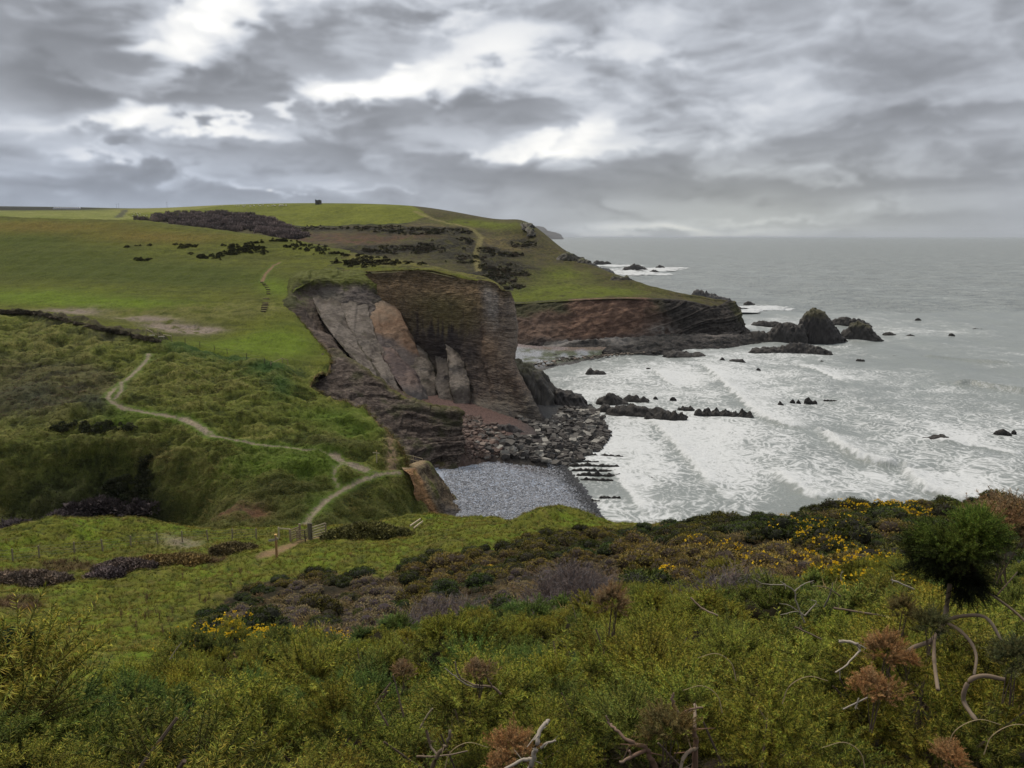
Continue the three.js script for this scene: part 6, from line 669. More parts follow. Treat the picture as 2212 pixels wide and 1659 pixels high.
searock('cone-shaped black rock, leftmost of the row of points in mid bay', 1674, 1696, 880, 13, [0, 0.4, 1, 0.7, 0.2], { teeth: 0.35 }); searock('low ragged rock running left from the cone-shaped rock in mid bay', 1660, 1684, 875, 5, flat, {}); searock('blunt black rock, second of the row of points in mid bay', 1706, 1720, 870, 8, lump, {}); searock('little pointed black rock, third of the row of points in mid bay', 1719, 1731, 870, 7, [0, 1, 0.2], {}); searock('pyramid-shaped grey-black rock, largest of the row of points in mid bay', 1737, 1759, 870, 12, [0, 0.7, 1, 0.5, 0.1], { teeth: 0.15, high: [0.075, 0.07, 0.066] }); searock('small black rock at the right end of the row of points in mid bay', 1756, 1767, 870, 6, lump, {}); searock('thin black rocks awash far right of the row of points in mid bay', 1780, 1812, 866, 3, teeth, {});
searock('black wedge-shaped rock in the surf on the right of the bay', 1984, 2050, 954, 17, [0, 0.2, 0.45, 0.6, 0.85, 1, 0.6], { w: 4.5, nu: 80 }); searock('dark rock near the right edge of the picture', 2150, 2184, 937, 10, [0, 0.6, 1, 0.7, 0.3], {}); searock('small dark rock to the right of the one near the right edge', 2186, 2198, 935, 6, lump, {}); searock('little dark rock in the foam between the stack and the mid bay', 1770, 1784, 783, 4, lump, {}); searock('low dark rock in the foam below the right rock hump', 1850, 1870, 779, 4, flat, {});  searock('tiny rock in grey water right of the mid foam', 1926, 1942, 771, 3, lump, {}); searock('tiny dark stone in the near surf of the bay', 1402, 1416, 1034, 4, lump, {});
searock('big grey sea rock with a pinnacle beyond the far headland slope', 1268, 1330, 592, 22, [0.6, 0.9, 1, 0.6, 0.55, 0.5, 0.3, 0], { w: 24, nu: 90, low: [0.05, 0.05, 0.052], high: [0.085, 0.084, 0.084] }); searock('grey rock hump at the water behind the far headland slope', 1240, 1282, 580, 18, [0.6, 1, 0.8, 0.6, 0.2], { w: 20, low: [0.05, 0.05, 0.052], high: [0.08, 0.08, 0.08] }); searock('long humped reef in the far surf beyond the headland', 1344, 1404, 584, 13, [0, 0.5, 0.6, 1, 0.9, 0.6, 0.3, 0], { w: 14 }); searock('small dark reef in the far surf, farthest right', 1416, 1440, 580, 7, lump, { w: 10 }); searock('low rock in the far surf in front of the long humped reef', 1402, 1428, 589, 6, lump, { w: 9 }); searock('low flat skerry at the back of the far surf', 1280, 1322, 571, 8, flat, { w: 12 });
// rock buttress at the seaward foot of the tall face
const outcrop = (label, x0, x1, yb, hpx, prof, h0, o) => { const p = L0((x0 + x1) / 2, yb, h0), mpp = -p.z / FOCAL / cP, L = (x1 - x0) * mpp, H = hpx * mpp; const m = mesh(o.name ?? 'rock_outcrop', ridgeGeo(L, o.w, H, prof, x0 % 89, { nu: 90, nv: 44, pow: 3, teeth: 0.1, ...o }), darkRockM); m.position.copy(p).add(V(0, -0.4, -o.w * 0.35)); m.rotation.y = Math.atan2(-p.x, -p.z) * 0.8; tag(m, label, 'rock'); };
outcrop('dark rounded rock buttress behind the seaward foot of the tall slab cliff', 1086, 1208, 886, 104, [0.95, 1, 0.97, 0.92, 0.82, 0.5, 0.05], 1, { w: 20, teeth: 0.05, tf: 0.25, low: [0.035, 0.032, 0.03], high: [0.075, 0.068, 0.058], top: [0.075, 0.07, 0.04] });
outcrop('lower black rock hump at the water, right of the rock buttress', 1188, 1272, 884, 44, [0.6, 1, 0.95, 0.85, 0.6, 0.2], 0.5, { w: 11, teeth: 0.06, tf: 0.3, low: [0.02, 0.018, 0.018], high: [0.045, 0.04, 0.038] });
outcrop('dark rock block in the boulders at the foot of the tall slab cliff', 1040, 1150, 950, 34, [0.2, 0.8, 1, 0.9, 0.6, 0.3], 2, { w: 7, low: [0.035, 0.03, 0.03], high: [0.07, 0.062, 0.06] });
{ // crags on the seaward edge of the far headland
  const r = rng(17); const crag = (label, x, y, L, H, W, prof) => { const p = hit(farTop, x, y); if (!p) return; const m = mesh('crag', ridgeGeo(L, W, H, prof, x % 71, { nu: 60, nv: 30, pow: 2.8, tf: 0.3, low: [0.03, 0.028, 0.022], high: [0.07, 0.062, 0.045], teeth: 0.12, top: [0.06, 0.062, 0.022] }), darkRockM); m.position.copy(p).add(V(0, -H * 0.45, 0)); m.rotation.y = Math.atan2(-p.x, -p.z); tag(m, label, 'rock'); };
  crag('dark rocky crag at the top corner of the far headland skyline', 1139, 488, 10, 5, 30, [0.8, 1, 0.9, 0.7, 0.2]); crag('stepped dark rock just below the top corner of the far headland', 1147, 500, 8, 6, 26, [0.8, 1, 0.7, 0.2]); crag('dark rock rib on the seaward edge, halfway down the far headland', 1236, 556, 22, 7, 14, [0.3, 0.8, 1, 0.7, 0.4, 0.1]); crag('small dark rock rib low on the seaward edge of the far headland', 1262, 568, 14, 6, 12, [0.3, 1, 0.8, 0.2]); crag('dark notched rock edge above the far headland cliff tip', 1340, 603, 16, 5, 10, [0.2, 0.9, 0.7, 1, 0.3]);
}
// rock ledges running into the water off the pebble beach
[[1218, 1352, 986, 7, 'uppermost thin black rock ledge running from the boulders into the surf'], [1212, 1300, 1000, 8, 'second black rock ledge from the top, beside the pebble beach'], [1216, 1346, 1009, 9, 'third black rock ledge from the top, longest beside the pebble beach'], [1228, 1340, 1019, 8, 'fourth black rock ledge from the top, broken by foam'], [1240, 1352, 1029, 9, 'fifth black rock ledge from the top, reaching farthest into the surf'], [1250, 1330, 1038, 6, 'lowest of the close black rock ledges beside the pebble beach'], [1292, 1344, 1078, 8, 'separate black rock ledge lower down beside the pebble beach'], [1262, 1300, 1084, 5, 'short dark ledge at the lower water line of the pebble beach']].forEach(([x0, x1, y, h, label]) => searock(label, x0, x1, y, h, [0, 0.5, 0.8, 0.6, 0.9, 0.4, 0.8, 0.5, 0.6, 0], { name: 'rock_ledge', w: 1.6, nu: 90, teeth: 0.6, tf: 0.9 }));
// boulders --------------------------------------------------------------------------------------
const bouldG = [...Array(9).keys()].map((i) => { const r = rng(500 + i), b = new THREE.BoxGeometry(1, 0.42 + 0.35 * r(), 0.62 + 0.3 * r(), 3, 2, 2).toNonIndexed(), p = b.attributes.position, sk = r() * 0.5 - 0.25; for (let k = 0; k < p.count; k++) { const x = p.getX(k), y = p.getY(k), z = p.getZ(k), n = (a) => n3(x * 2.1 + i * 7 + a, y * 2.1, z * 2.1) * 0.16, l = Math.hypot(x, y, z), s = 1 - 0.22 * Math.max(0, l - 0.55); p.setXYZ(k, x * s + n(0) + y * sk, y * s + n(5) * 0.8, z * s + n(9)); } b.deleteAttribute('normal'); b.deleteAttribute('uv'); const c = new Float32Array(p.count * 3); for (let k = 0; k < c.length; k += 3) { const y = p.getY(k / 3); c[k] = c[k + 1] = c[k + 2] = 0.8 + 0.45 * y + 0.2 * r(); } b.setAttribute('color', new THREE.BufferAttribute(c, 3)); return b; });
const bouldMats = [[0.105, 0.072, 0.06], [0.08, 0.058, 0.05], [0.17, 0.135, 0.115], [0.055, 0.05, 0.047], [0.085, 0.08, 0.074], [0.22, 0.21, 0.19], [0.035, 0.032, 0.03]].map((c) => new THREE.MeshPhysicalMaterial({ color: new THREE.Color(...c), vertexColors: true, roughness: 0.8, specularIntensity: 0.35 }));
{
  const r = rng(55), poly = [[955, 880], [1000, 892], [1040, 906], [1100, 925], [1186, 925], [1216, 886], [1262, 868], [1296, 880], [1314, 916], [1318, 940], [1300, 962], [1262, 980], [1228, 998], [1180, 998], [1120, 990], [1060, 988], [1004, 992], [1004, 930]], all = [];
  let guard = 0; while (all.length < 3000 && guard++ < 30000) { const x = 990 + 330 * r(), y = 868 + 135 * r(); if (!inside(poly, x, y)) continue; let p = hit(screeTop, x, y); const q = L0(x, y, 1.2), h = beachH(q.x, q.z); const b = V(q.x, Math.max(h, 0.1), q.z); if (!p || p.distanceTo(V(0, EYE, 0)) > b.distanceTo(V(0, EYE, 0))) p = b; const red = sstep(1120, 1020, x + 40 * (r() - 0.5) + (y - 930) * 0.3), s = 0.35 + 2.1 * Math.pow(r(), 3.0) * (1 - 0.35 * red); all.push({ p, s, red: r() < red }); }
  all.sort((a, b) => b.s - a.s);
  const pick = (b) => (b.red ? (r() < 0.75 ? (r() < 0.5 ? 0 : 1) : 2) : r() < 0.36 ? 3 : r() < 0.36 ? 6 : r() < 0.66 ? 4 : 5);
  const place = (o, b) => { o.position.copy(b.p).add(V(0, b.s * 0.12, 0)); o.rotation.set((r() - 0.5) * 0.7, r() * 6.28, (r() - 0.5) * 0.7); o.scale.set(b.s * (0.8 + 0.5 * r()), b.s * (0.6 + 0.5 * r()), b.s * (0.8 + 0.4 * r())); };
  all.slice(0, 290).forEach((b) => { const k = pick(b), o = new THREE.Mesh(bouldG[Math.floor(r() * 9)], bouldMats[k]); o.name = numbered('boulder'); place(o, b); o.castShadow = o.receiveShadow = true; tag(o, `${b.s > 1.9 ? 'large' : b.s > 1.5 ? 'mid-sized' : 'smaller'} angular ${['reddish-brown', 'dark grey', 'pale grey'][k < 3 ? 0 : k === 5 ? 2 : 1]} boulder of the rockfall, ${b.p.z > -205 ? 'along the pebble beach edge' : b.p.x > 22 ? 'near the surf' : b.p.z < -240 ? 'towards the rock buttress' : b.p.x < 0 ? 'below the scree slope' : 'in the middle of the rocks'}`, 'boulder', 'boulders of the rockfall'); scene.add(o); });
  const rest = all.slice(290), m = new THREE.InstancedMesh(bouldG[2], new THREE.MeshPhysicalMaterial({ vertexColors: true, roughness: 0.8, specularIntensity: 0.35 }), rest.length), t = new THREE.Object3D(), c = new THREE.Color(); rest.forEach((b, i) => { place(t, b); t.updateMatrix(); m.setMatrixAt(i, t.matrix); m.setColorAt(i, c.copy(bouldMats[pick(b)].color)); }); m.name = 'rockfall_stones'; m.castShadow = m.receiveShadow = true; tag(m, 'smaller stones lying among the boulders of the rockfall', null, null, 'stuff'); scene.add(m);
  // pebbles: the stones of the grey beach that stand out
  const peb = []; for (let i = 0; i < 22000; i++) { const x = 940 + 380 * r(), y = 970 + 180 * r(), q = L0(x, y, 2.4), D = waterX(q.z) - q.x; if (D < 0.3 || D > 34) continue; peb.push({ p: V(q.x, beachH(q.x, q.z) + 0.08, q.z), k: 0.2 + 0.26 * r() * r() + (D < 4 ? 0.2 * r() : 0), D }); }
  const pm = new THREE.InstancedMesh(bouldG[4], new THREE.MeshPhysicalMaterial({ vertexColors: true, roughness: 0.75, specularIntensity: 0.3 }), peb.length); peb.forEach((b, i) => { t.position.copy(b.p); t.rotation.set(r() * 0.6, r() * 6.28, r() * 0.6); t.scale.set(b.k, b.k * 0.7, b.k); t.updateMatrix(); pm.setMatrixAt(i, t.matrix); const w = 1 - sstep(1.5, 5.5, b.D + (r() - 0.5) * 4), g = mixf(0.13 + 0.18 * r(), 0.035 + 0.03 * r(), w); pm.setColorAt(i, c.setRGB(g * 0.96, g, g * 1.1)); }); pm.name = 'pebbles'; pm.castShadow = pm.receiveShadow = true; tag(pm, 'rounded grey pebbles of the beach', null, null, 'stuff'); scene.add(pm);
  const q2 = []; for (let i = 0; i < 1600; i++) { const x = 1100 + 330 * r(), y = 745 + 45 * r(), p = L0(x, y, 1); if (x > 1200 && y > 782 - (x - 1200) * 0.1) continue; q2.push({ p, k: 0.5 + 1.6 * r() * r(), c: r() < 0.2 ? [0.24, 0.2, 0.18] : mixc([0.03, 0.028, 0.026], [0.12, 0.11, 0.1], r()) }); }
  scatter('shelf_stones', 'dark stones strewn along the tidal shelf of the farther cove', bouldG[6], bouldMats[5], q2.map((b) => ({ ...b, c: b.c.map((v) => v * 4.5) })), 66);
}
// ---------------------------------------------------------------- fences, gate, posts
const woodM = new THREE.MeshPhysicalMaterial({ vertexColors: true, roughness: 0.88, specularIntensity: 0.25, bumpMap: tiled(bumpT, 0.6), bumpScale: 0.004 });
const wireM = std({ color: new THREE.Color(0.12, 0.12, 0.12), roughness: 0.6 });
const OAK = [0.25, 0.205, 0.14], PALE = [0.42, 0.36, 0.25], OLD = [0.14, 0.125, 0.09];
function beam(a, b, w, h, col = OAK) {                               // a squared length of wood from a to b, edges eased
  const d = b.clone().sub(a), L = d.length(), g = new THREE.BoxGeometry(w, h, L, 1, 1, 4), p = g.attributes.position, r = rng(Math.floor((a.x * 91 + a.z * 57 + L * 31) * 10)); for (let i = 0; i < p.count; i++) p.setXYZ(i, p.getX(i) + (r() - 0.5) * 0.006, p.getY(i) + (r() - 0.5) * 0.006, p.getZ(i)); const c = new Float32Array(p.count * 3); for (let i = 0; i < p.count; i++) { const k = 0.82 + 0.36 * r(); c[i * 3] = col[0] * k; c[i * 3 + 1] = col[1] * k; c[i * 3 + 2] = col[2] * k; } g.setAttribute('color', new THREE.BufferAttribute(c, 3)); g.lookAt(d.clone().normalize()); g.translate((a.x + b.x) / 2, (a.y + b.y) / 2, (a.z + b.z) / 2); return g;
}
function roundPost(base, h, rad, col = OAK) { const pts = [[0.001, h], [rad * 0.75, h], [rad, h - 0.03], [rad * 1.03, 0], [rad * 1.05, -0.4]].reverse().map(([x, y]) => new THREE.Vector2(x, y)), g = new THREE.LatheGeometry(pts, 9), n = g.attributes.position.count, c = new Float32Array(n * 3), r = rng(Math.floor(Math.abs(base.x * 131 + base.z * 17) * 10)); for (let i = 0; i < n; i++) { const k = 0.8 + 0.4 * r(); c.set([col[0] * k, col[1] * k, col[2] * k], i * 3); } g.setAttribute('color', new THREE.BufferAttribute(c, 3)); g.rotateZ((r() - 0.5) * 0.08); g.translate(base.x, base.y, base.z); return g; }
const part = (name, geo, parent, mat = woodM) => mesh(name, geo, mat, parent);
function wire(pts, rad = 0.006) { const gs = []; for (let i = 0; i + 1 < pts.length; i++) { const d = pts[i + 1].clone().sub(pts[i]), g = new THREE.CylinderGeometry(rad, rad, d.length(), 4); g.rotateX(Math.PI / 2); g.lookAt(d.normalize()); g.translate(...pts[i].clone().add(pts[i + 1]).multiplyScalar(0.5).toArray()); gs.push(g); } return mergeGeometries(gs); }
{ // post and wire fence along the far edge of the near grass
  const t = thing('wire_fence'); tag(t, 'long fence of wooden posts and thin wire on the left, leading to the gate', 'fence');
  const P = [[-28, 1216], [28, 1212], [85, 1204], [161, 1196], [222, 1190], [283, 1181], [341, 1175], [394, 1170], [449, 1168], [502, 1166], [554, 1165]].map(([x, y]) => gp(x, y)); const tops = [];
  for (const p of P) { part('post', roundPost(p, 1.15, 0.065, mixc(OAK, OLD, 0.3)), t); tops.push(p); }
  for (const h of [1.05, 0.78, 0.5, 0.25]) part('wire', wire(tops.map((p) => p.clone().add(V(0, h, 0.06))), 0.008), t, wireM);
}
const onNear = (x, y) => gp(x, y);
{ // gate and its rails. The ground there slopes up to the right
  const A = onNear(604, 1168), right = (px, dy = 0) => { const p = onNear(px, 1166 - (px - 604) * 0.06); return p; };
  const rail = thing('timber_rail'); tag(rail, 'single wooden rail joining the last fence post to the left gate fence', 'rail'); const a0 = onNear(603, 1164), a1 = onNear(627, 1166); part('post', roundPost(a0, 1.25, 0.075, PALE), rail); part('rail', beam(a0.clone().add(V(0, 1.1, 0)), a1.clone().add(V(0, 1.12, 0)), 0.06, 0.11, PALE), rail);
  const lf = thing('timber_fence'); tag(lf, 'short five-rail timber fence left of the footpath gate', 'fence'); const l0 = onNear(628, 1169), l1 = onNear(648, 1163); part('post', roundPost(l0, 1.25, 0.1), lf); part('post', roundPost(l1, 1.55, 0.12), lf); for (let i = 0; i < 5; i++) part('rail', beam(l0.clone().add(V(0, 0.2 + i * 0.23, 0)), l1.clone().add(V(0, 0.28 + i * 0.24, 0)), 0.05, 0.11), lf);
  const g0 = onNear(642, 1171), g1 = onNear(664, 1168), gt = thing('gate'); tag(gt, 'wooden five-bar gate standing ajar where the path crosses the fence', 'gate'); for (let i = 0; i < 5; i++) part('bar', beam(g0.clone().add(V(0, 0.22 + i * 0.22, 0)), g1.clone().add(V(0, 0.24 + i * 0.22, 0)), 0.04, 0.09), gt); part('stile', beam(g0.clone().add(V(0, 0.12, 0.03)), g0.clone().add(V(0, 1.2, 0.03)), 0.05, 0.1), gt); part('stile', beam(g1.clone().add(V(0, 0.12, 0.03)), g1.clone().add(V(0, 1.3, 0.03)), 0.05, 0.1), gt); part('brace', beam(g0.clone().add(V(0.05, 1.0, 0.05)), g1.clone().add(V(-0.05, 0.3, 0.05)), 0.03, 0.08), gt);
  const pp = onNear(669, 1166), pp2 = onNear(672.5, 1165), gp2 = thing('gate_post'); tag(gp2, 'pair of thick weathered posts at the hinge side of the gate', 'post'); part('post', roundPost(pp, 1.75, 0.15, OLD), gp2); part('post', roundPost(pp2, 1.7, 0.13, OLD), gp2);
  const ps = onNear(660, 1173), gs = thing('gate_post'); tag(gs, 'thin dark post in front of the open gate', 'post'); part('post', roundPost(ps, 1.3, 0.06, [0.06, 0.05, 0.04]), gs);
  const rf = thing('timber_fence'); tag(rf, 'pale five-rail timber fence right of the gate, running into the bushes', 'fence'); const r0 = onNear(675, 1166), r1 = onNear(704, 1159); for (let i = 0; i < 5; i++) part('rail', beam(r0.clone().add(V(0, 0.2 + i * 0.27, 0)), r1.clone().add(V(0, 0.25 + i * 0.29, 0)), 0.05, 0.12, PALE), rf); part('post', roundPost(r1, 1.4, 0.08), rf);
}
{ // footpath signs
  const sign = (label, p, h, arms, col, w = 0.13) => { const t = thing('footpath_sign', p); tag(t, label, 'signpost'); part('post', beam(V(0, -0.3, 0), V(0, h, 0), w, w, col), t); part('cap', new THREE.BoxGeometry(w * 1.25, 0.14, w * 1.25).translate(0, h, 0), t, std({ color: new THREE.Color(0.55, 0.36, 0.14) })); for (const [y, dx, dz, L, c] of arms) { const s = new THREE.Shape(); s.moveTo(0, -0.1); s.lineTo(L - 0.1, -0.1); s.lineTo(L, 0); s.lineTo(L - 0.1, 0.1); s.lineTo(0, 0.1); const g = new THREE.ExtrudeGeometry(s, { depth: 0.04, bevelEnabled: false }); g.translate(0, 0, -0.02); g.rotateY(Math.atan2(-dz, dx)); g.translate(0, y, w * 0.5); part('arm', g, t, std({ color: new THREE.Color(...c) })); } return t; };
  sign('brown wooden footpath fingerpost standing in the near grass before the gate', gp(598, 1203), 2.0, [[1.6, -0.9, 0.3, 0.62, [0.3, 0.27, 0.23]], [1.78, 0.6, 0.6, 0.5, [0.26, 0.22, 0.17]]], [0.34, 0.2, 0.095], 0.17);
  const p2 = hit(hillTop, 814, 999); sign('small pale fingerpost by the path junction below the brown earth bank', p2, 2.3, [[2.0, -1, 0, 0.75, PALE], [1.9, 1, 0.2, 0.65, PALE]], PALE, 0.15);
}
{ // handrail on the spur and the two beams at the slope's edge
  const t = thing('handrail'); tag(t, 'pale wooden handrail beside the path on the spur above the beach', 'railing'); const w = [[874, 992, 160], [893, 996, 161], [913, 1002, 162]].map(([x, y, d]) => at(x, y, d)); for (const p of w) part('post', beam(p.clone().add(V(0, -0.6, 0)), p.clone().add(V(0, 1.2, 0)), 0.1, 0.1, PALE), t); for (const h of [1.15, 0.35]) part('rail', beam(w[0].clone().add(V(0, h, 0.07)), w[2].clone().add(V(0, h, 0.07)), 0.09, 0.13, PALE), t);
  const e = thing('handrail'); tag(e, 'two pale sloping handrail beams at the grassy edge above the beach', 'railing'); const b0 = gp(886, 1141), b1 = at(908, 1121, -b0.z + 3), b2 = gp(894, 1143), b3 = at(913, 1126, -b0.z + 3); part('rail', beam(b0.clone().add(V(0, 0.25, 0)), b1, 0.09, 0.14, PALE), e); part('rail', beam(b2.clone().add(V(0, 0.1, 0)), b3, 0.09, 0.14, PALE), e);
}
{ // stile, field fence, steps
  const hp = (x, y) => hit(hillTop, x, y), t = thing('stile'); tag(t, 'wooden stile with steps and rails at the bottom edge of the green field', 'stile'); const q = [[316, 722], [330, 726], [342, 729], [354, 732], [371, 737]].map(([x, y]) => hp(x, y)), hs = [1.7, 1.5, 2.0, 1.0, 1.6]; q.forEach((p, i) => part('post', beam(p.clone().add(V(0, -0.4, 0)), p.clone().add(V(0, hs[i], 0)), 0.14, 0.14, OAK), t)); part('rail', beam(q[0].clone().add(V(0, 1.5, 0.1)), q[1].clone().add(V(0, 1.15, 0.1)), 0.08, 0.16, PALE), t); part('rail', beam(q[1].clone().add(V(0, 0.8, 0.1)), q[3].clone().add(V(0, 0.75, 0.1)), 0.08, 0.14, OAK), t); part('rail', beam(q[3].clone().add(V(0, 1.2, 0.1)), q[4].clone().add(V(0, 1.45, 0.1)), 0.08, 0.16, PALE), t); part('step', beam(q[1].clone().add(V(-0.7, 0.3, 0.5)), q[1].clone().add(V(0.7, 0.3, 0.5)), 0.3, 0.14, [0.5, 0.46, 0.38]), t); part('step', beam(q[2].clone().add(V(0.3, 0.3, 0.6)), q[2].clone().add(V(1.9, 0.35, 0.6)), 0.3, 0.14, [0.5, 0.46, 0.38]), t);
  const f = thing('wire_fence'); tag(f, 'thin dark post fence along the lower edge of the green field, right of the stile', 'fence'); const P = [[400, 744], [432, 752], [463, 760], [491, 768], [533, 778], [572, 788]].map(([x, y]) => hp(x, y - 3)); for (const p of P) part('post', roundPost(p, 1.45, 0.07, [0.07, 0.06, 0.045]), f); part('wire', wire(P.map((p) => p.clone().add(V(0, 1.3, 0))), 0.012), f, wireM);
  const g = thing('timber_fence'); tag(g, 'small rail fence at the cliff edge end of the green field', 'fence'); const G0 = [[585, 790], [610, 783], [622, 787]].map(([x, y]) => hp(x, y)); for (const p of G0) part('post', roundPost(p, 1.2, 0.08, OAK), g); part('rail', beam(G0[0].clone().add(V(0, 0.6, 0)), G0[1].clone().add(V(0, 1.1, 0)), 0.07, 0.13, OAK), g); part('rail', beam(G0[1].clone().add(V(0, 1.1, 0)), G0[2].clone().add(V(0, 1.05, 0)), 0.07, 0.13, OAK), g);
  const st = thing('hill_steps'); tag(st, 'flight of wooden-edged footpath steps climbing the green hillside', 'steps'); for (const [x, y, w] of [[566, 610, 6], [571, 614, 8], [574, 618, 9], [577, 622, 9], [579, 626, 9], [580, 631, 8], [580, 635, 8], [575, 646, 14], [573, 655, 13], [573, 658, 13], [572, 661, 13], [571, 665, 13], [570, 669, 12], [569, 673, 11]]) { const p = hp(x, y), k = -p.z / FOCAL * w * 0.5; if (!p) continue; const g2 = mergeGeometries([beam(p.clone().add(V(-k, 0.12, 0.2)), p.clone().add(V(k, 0.12, 0.2)), 0.16, 0.3, [0.055, 0.045, 0.03]), beam(p.clone().add(V(-k, 0.22, -0.35)), p.clone().add(V(k, 0.22, -0.35)), 0.8, 0.08, [0.2, 0.17, 0.09])]); part('step', g2, st); }
  const edge = [[830, 1034], [688, 1099], [823, 1017]]; 
}
{ // ruined tower, sheep, bales and masts on the far skyline
  const r = rng(12), p = hit(farTop, 688, 441.5) ?? at(688, 441, 900), t = thing('ruined_tower', p); t.scale.setScalar(0.62); tag(t, 'small square ruined stone tower on the skyline of the far hill', 'tower'); const stone = (k) => [0.09 * k, 0.088 * k, 0.084 * k], wall = (w, d, hs, x, z) => { const g = new THREE.BoxGeometry(w, 1, d, 12, 10, 2), q = g.attributes.position, c = new Float32Array(q.count * 3); for (let i = 0; i < q.count; i++) { const u = (w > d ? q.getX(i) / w : q.getZ(i) / d) + 0.5, v = q.getY(i) + 0.5, f = clamp(u) * (hs.length - 1), j = Math.min(hs.length - 2, Math.floor(f)), H = mixf(hs[j], hs[j + 1], f - j); q.setY(i, v * H - 0.6); c.set(stone(0.75 + 0.5 * r()), i * 3); } g.setAttribute('color', new THREE.BufferAttribute(c, 3)); g.computeVertexNormals(); g.translate(x, 0, z); return g; };
  part('wall', wall(9, 0.9, [8.6, 7.9, 7.6, 7.3, 7.7, 8.1, 8.0, 7.6], 0, 3.6), t, bouldM); part('wall', wall(9, 0.9, [7.6, 7.2, 6.8, 7, 7.4], 0, -3.6), t, bouldM); part('wall', wall(0.9, 6.3, [7.8, 8.2, 8.6], -4.05, 0), t, bouldM); part('wall', wall(0.9, 6.3, [7, 7.2, 7.6], 4.05, 0), t, bouldM); part('doorway', new THREE.BoxGeometry(1.5, 2.8, 0.1).translate(0.4, 1.0, 4.12), t, std({ color: new THREE.Color(0.02, 0.02, 0.02) }));
  const bodyG = (() => { const b = new THREE.SphereGeometry(1, 10, 8), q = b.attributes.position; for (let i = 0; i < q.count; i++) q.setXYZ(i, q.getX(i) * 0.62, q.getY(i) * 0.36 + 0.62 + n3(q.getX(i) * 4, q.getY(i) * 4, q.getZ(i) * 4) * 0.05, q.getZ(i) * 0.34); b.computeVertexNormals(); const h = new THREE.SphereGeometry(0.17, 8, 6); h.scale(1.35, 1, 0.9); h.translate(0.74, 0.8, 0); return mergeGeometries([b, h]); })(), legG = mergeGeometries([[-0.35, 0.17], [-0.35, -0.17], [0.35, 0.17], [0.35, -0.17]].map(([x, z]) => new THREE.CylinderGeometry(0.06, 0.045, 0.5, 6).translate(x, 0.22, z))), wool = std({ color: new THREE.Color(0.62, 0.58, 0.5) }), dark = std({ color: new THREE.Color(0.1, 0.09, 0.08) });
  let sheep; for (let i = 0; i < 46; i++) { const x = i < 36 ? 470 + 150 * Math.sqrt(r()) : 285 + 40 * r(), y = i < 36 ? 443.6 + (620 - x) * 0.012 + 4 * r() * r() : 461 + 8 * r(), q = hit(farTop, x, y); if (!q) continue; if (!sheep) { sheep = thing('sheep'); part('body', bodyG, sheep, wool); part('legs', legG, sheep, dark); } const o = sheep.position.length() ? copyOf(sheep, 'sheep') : sheep; o.position.copy(q); o.rotation.y = r() * 6.28; o.scale.setScalar(1.15); tag(o, 'white sheep grazing in the flock on the far green field', 'sheep', 'sheep on the far field'); }
  const bale = (x, i) => { const q = hit(farTop, x, 452.2) ?? at(x, 452, 1600); const o = mesh('feed_bale', mergeGeometries([new THREE.CylinderGeometry(1.9, 1.9, 4, 16).rotateX(Math.PI / 2).translate(0, 1.8, 0)]), std({ color: new THREE.Color(0.6, 0.6, 0.62), roughness: 0.5 })); o.position.copy(q); tag(o, 'white wrapped bale in the long row on the far left field', 'bale', 'wrapped bales on the far field'); }; for (let i = 0; i < 14; i++) bale(118 + i * 4.1, i);
  for (const [x, y, h] of [[257, 451, 9], [252, 451, 8], [361, 449, 9]]) { const q = hit(farTop, x, y) ?? at(x, y, 1600), o = thing('mast', q); part('pole', new THREE.CylinderGeometry(0.14, 0.22, h, 6).translate(0, h / 2, 0), o, std({ color: new THREE.Color(0.2, 0.2, 0.2) })); part('crossarm', new THREE.BoxGeometry(2.6, 0.25, 0.25).translate(0, h * 0.9, 0), o, std({ color: new THREE.Color(0.2, 0.2, 0.2) })); tag(o, x < 255 ? 'thin pole on the left horizon, left one of the close pair' : x < 300 ? 'thin pole on the left horizon, right one of the close pair' : 'thin lone pole on the skyline left of the bright hill', 'pole'); }
}
// ---------------------------------------------------------------- dead wood and dry tufts in the near gorse
const BARK = [0.17, 0.125, 0.085], GREYW = [0.32, 0.28, 0.23], RUST = [0.16, 0.095, 0.065];
function smooth(pts, n = 5) { const c = new THREE.CatmullRomCurve3(pts); return c.getPoints((pts.length - 1) * n); }
function deadBranch(name, label, cat, strands, parent) { // strands: [[x, y, d]...], r0, r1, colour
  const T = new Tris(), r = rng(label.length * 131 + strands.length); for (const [pts, r0, r1, c] of strands) { const P = smooth(pts.map((q) => at(q[0], q[1], q[2]))); P.forEach((p, i) => { if (i) p.add(V((r() - 0.5) * r0 * 0.5, (r() - 0.5) * r0 * 0.5, (r() - 0.5) * r0 * 0.5)); }); const f = r0 > 0.015 ? 0.58 : 0.72; limb(T, P, r0 * f, r1 * f, c, 7, mixc(c, GREYW, 0.25)); for (let k = 0; k < 3; k++) { const i = 1 + Math.floor(r() * (P.length - 2)), d = rdir(r).multiplyScalar(r0 * 4); limb(T, [P[i], P[i].clone().addScaledVector(d, 0.5), P[i].clone().add(d)], r0 * 0.22, r0 * 0.08, c, 4); } }
  const g = T.geo(), gm = mergeVertices(g, 1e-5); gm.computeVertexNormals(); const m = mesh(name, gm, barkM, parent ?? scene); if (!parent) tag(m, label, cat); return m;
}
const W = (name, label, s) => deadBranch(name, label, 'branch', s);
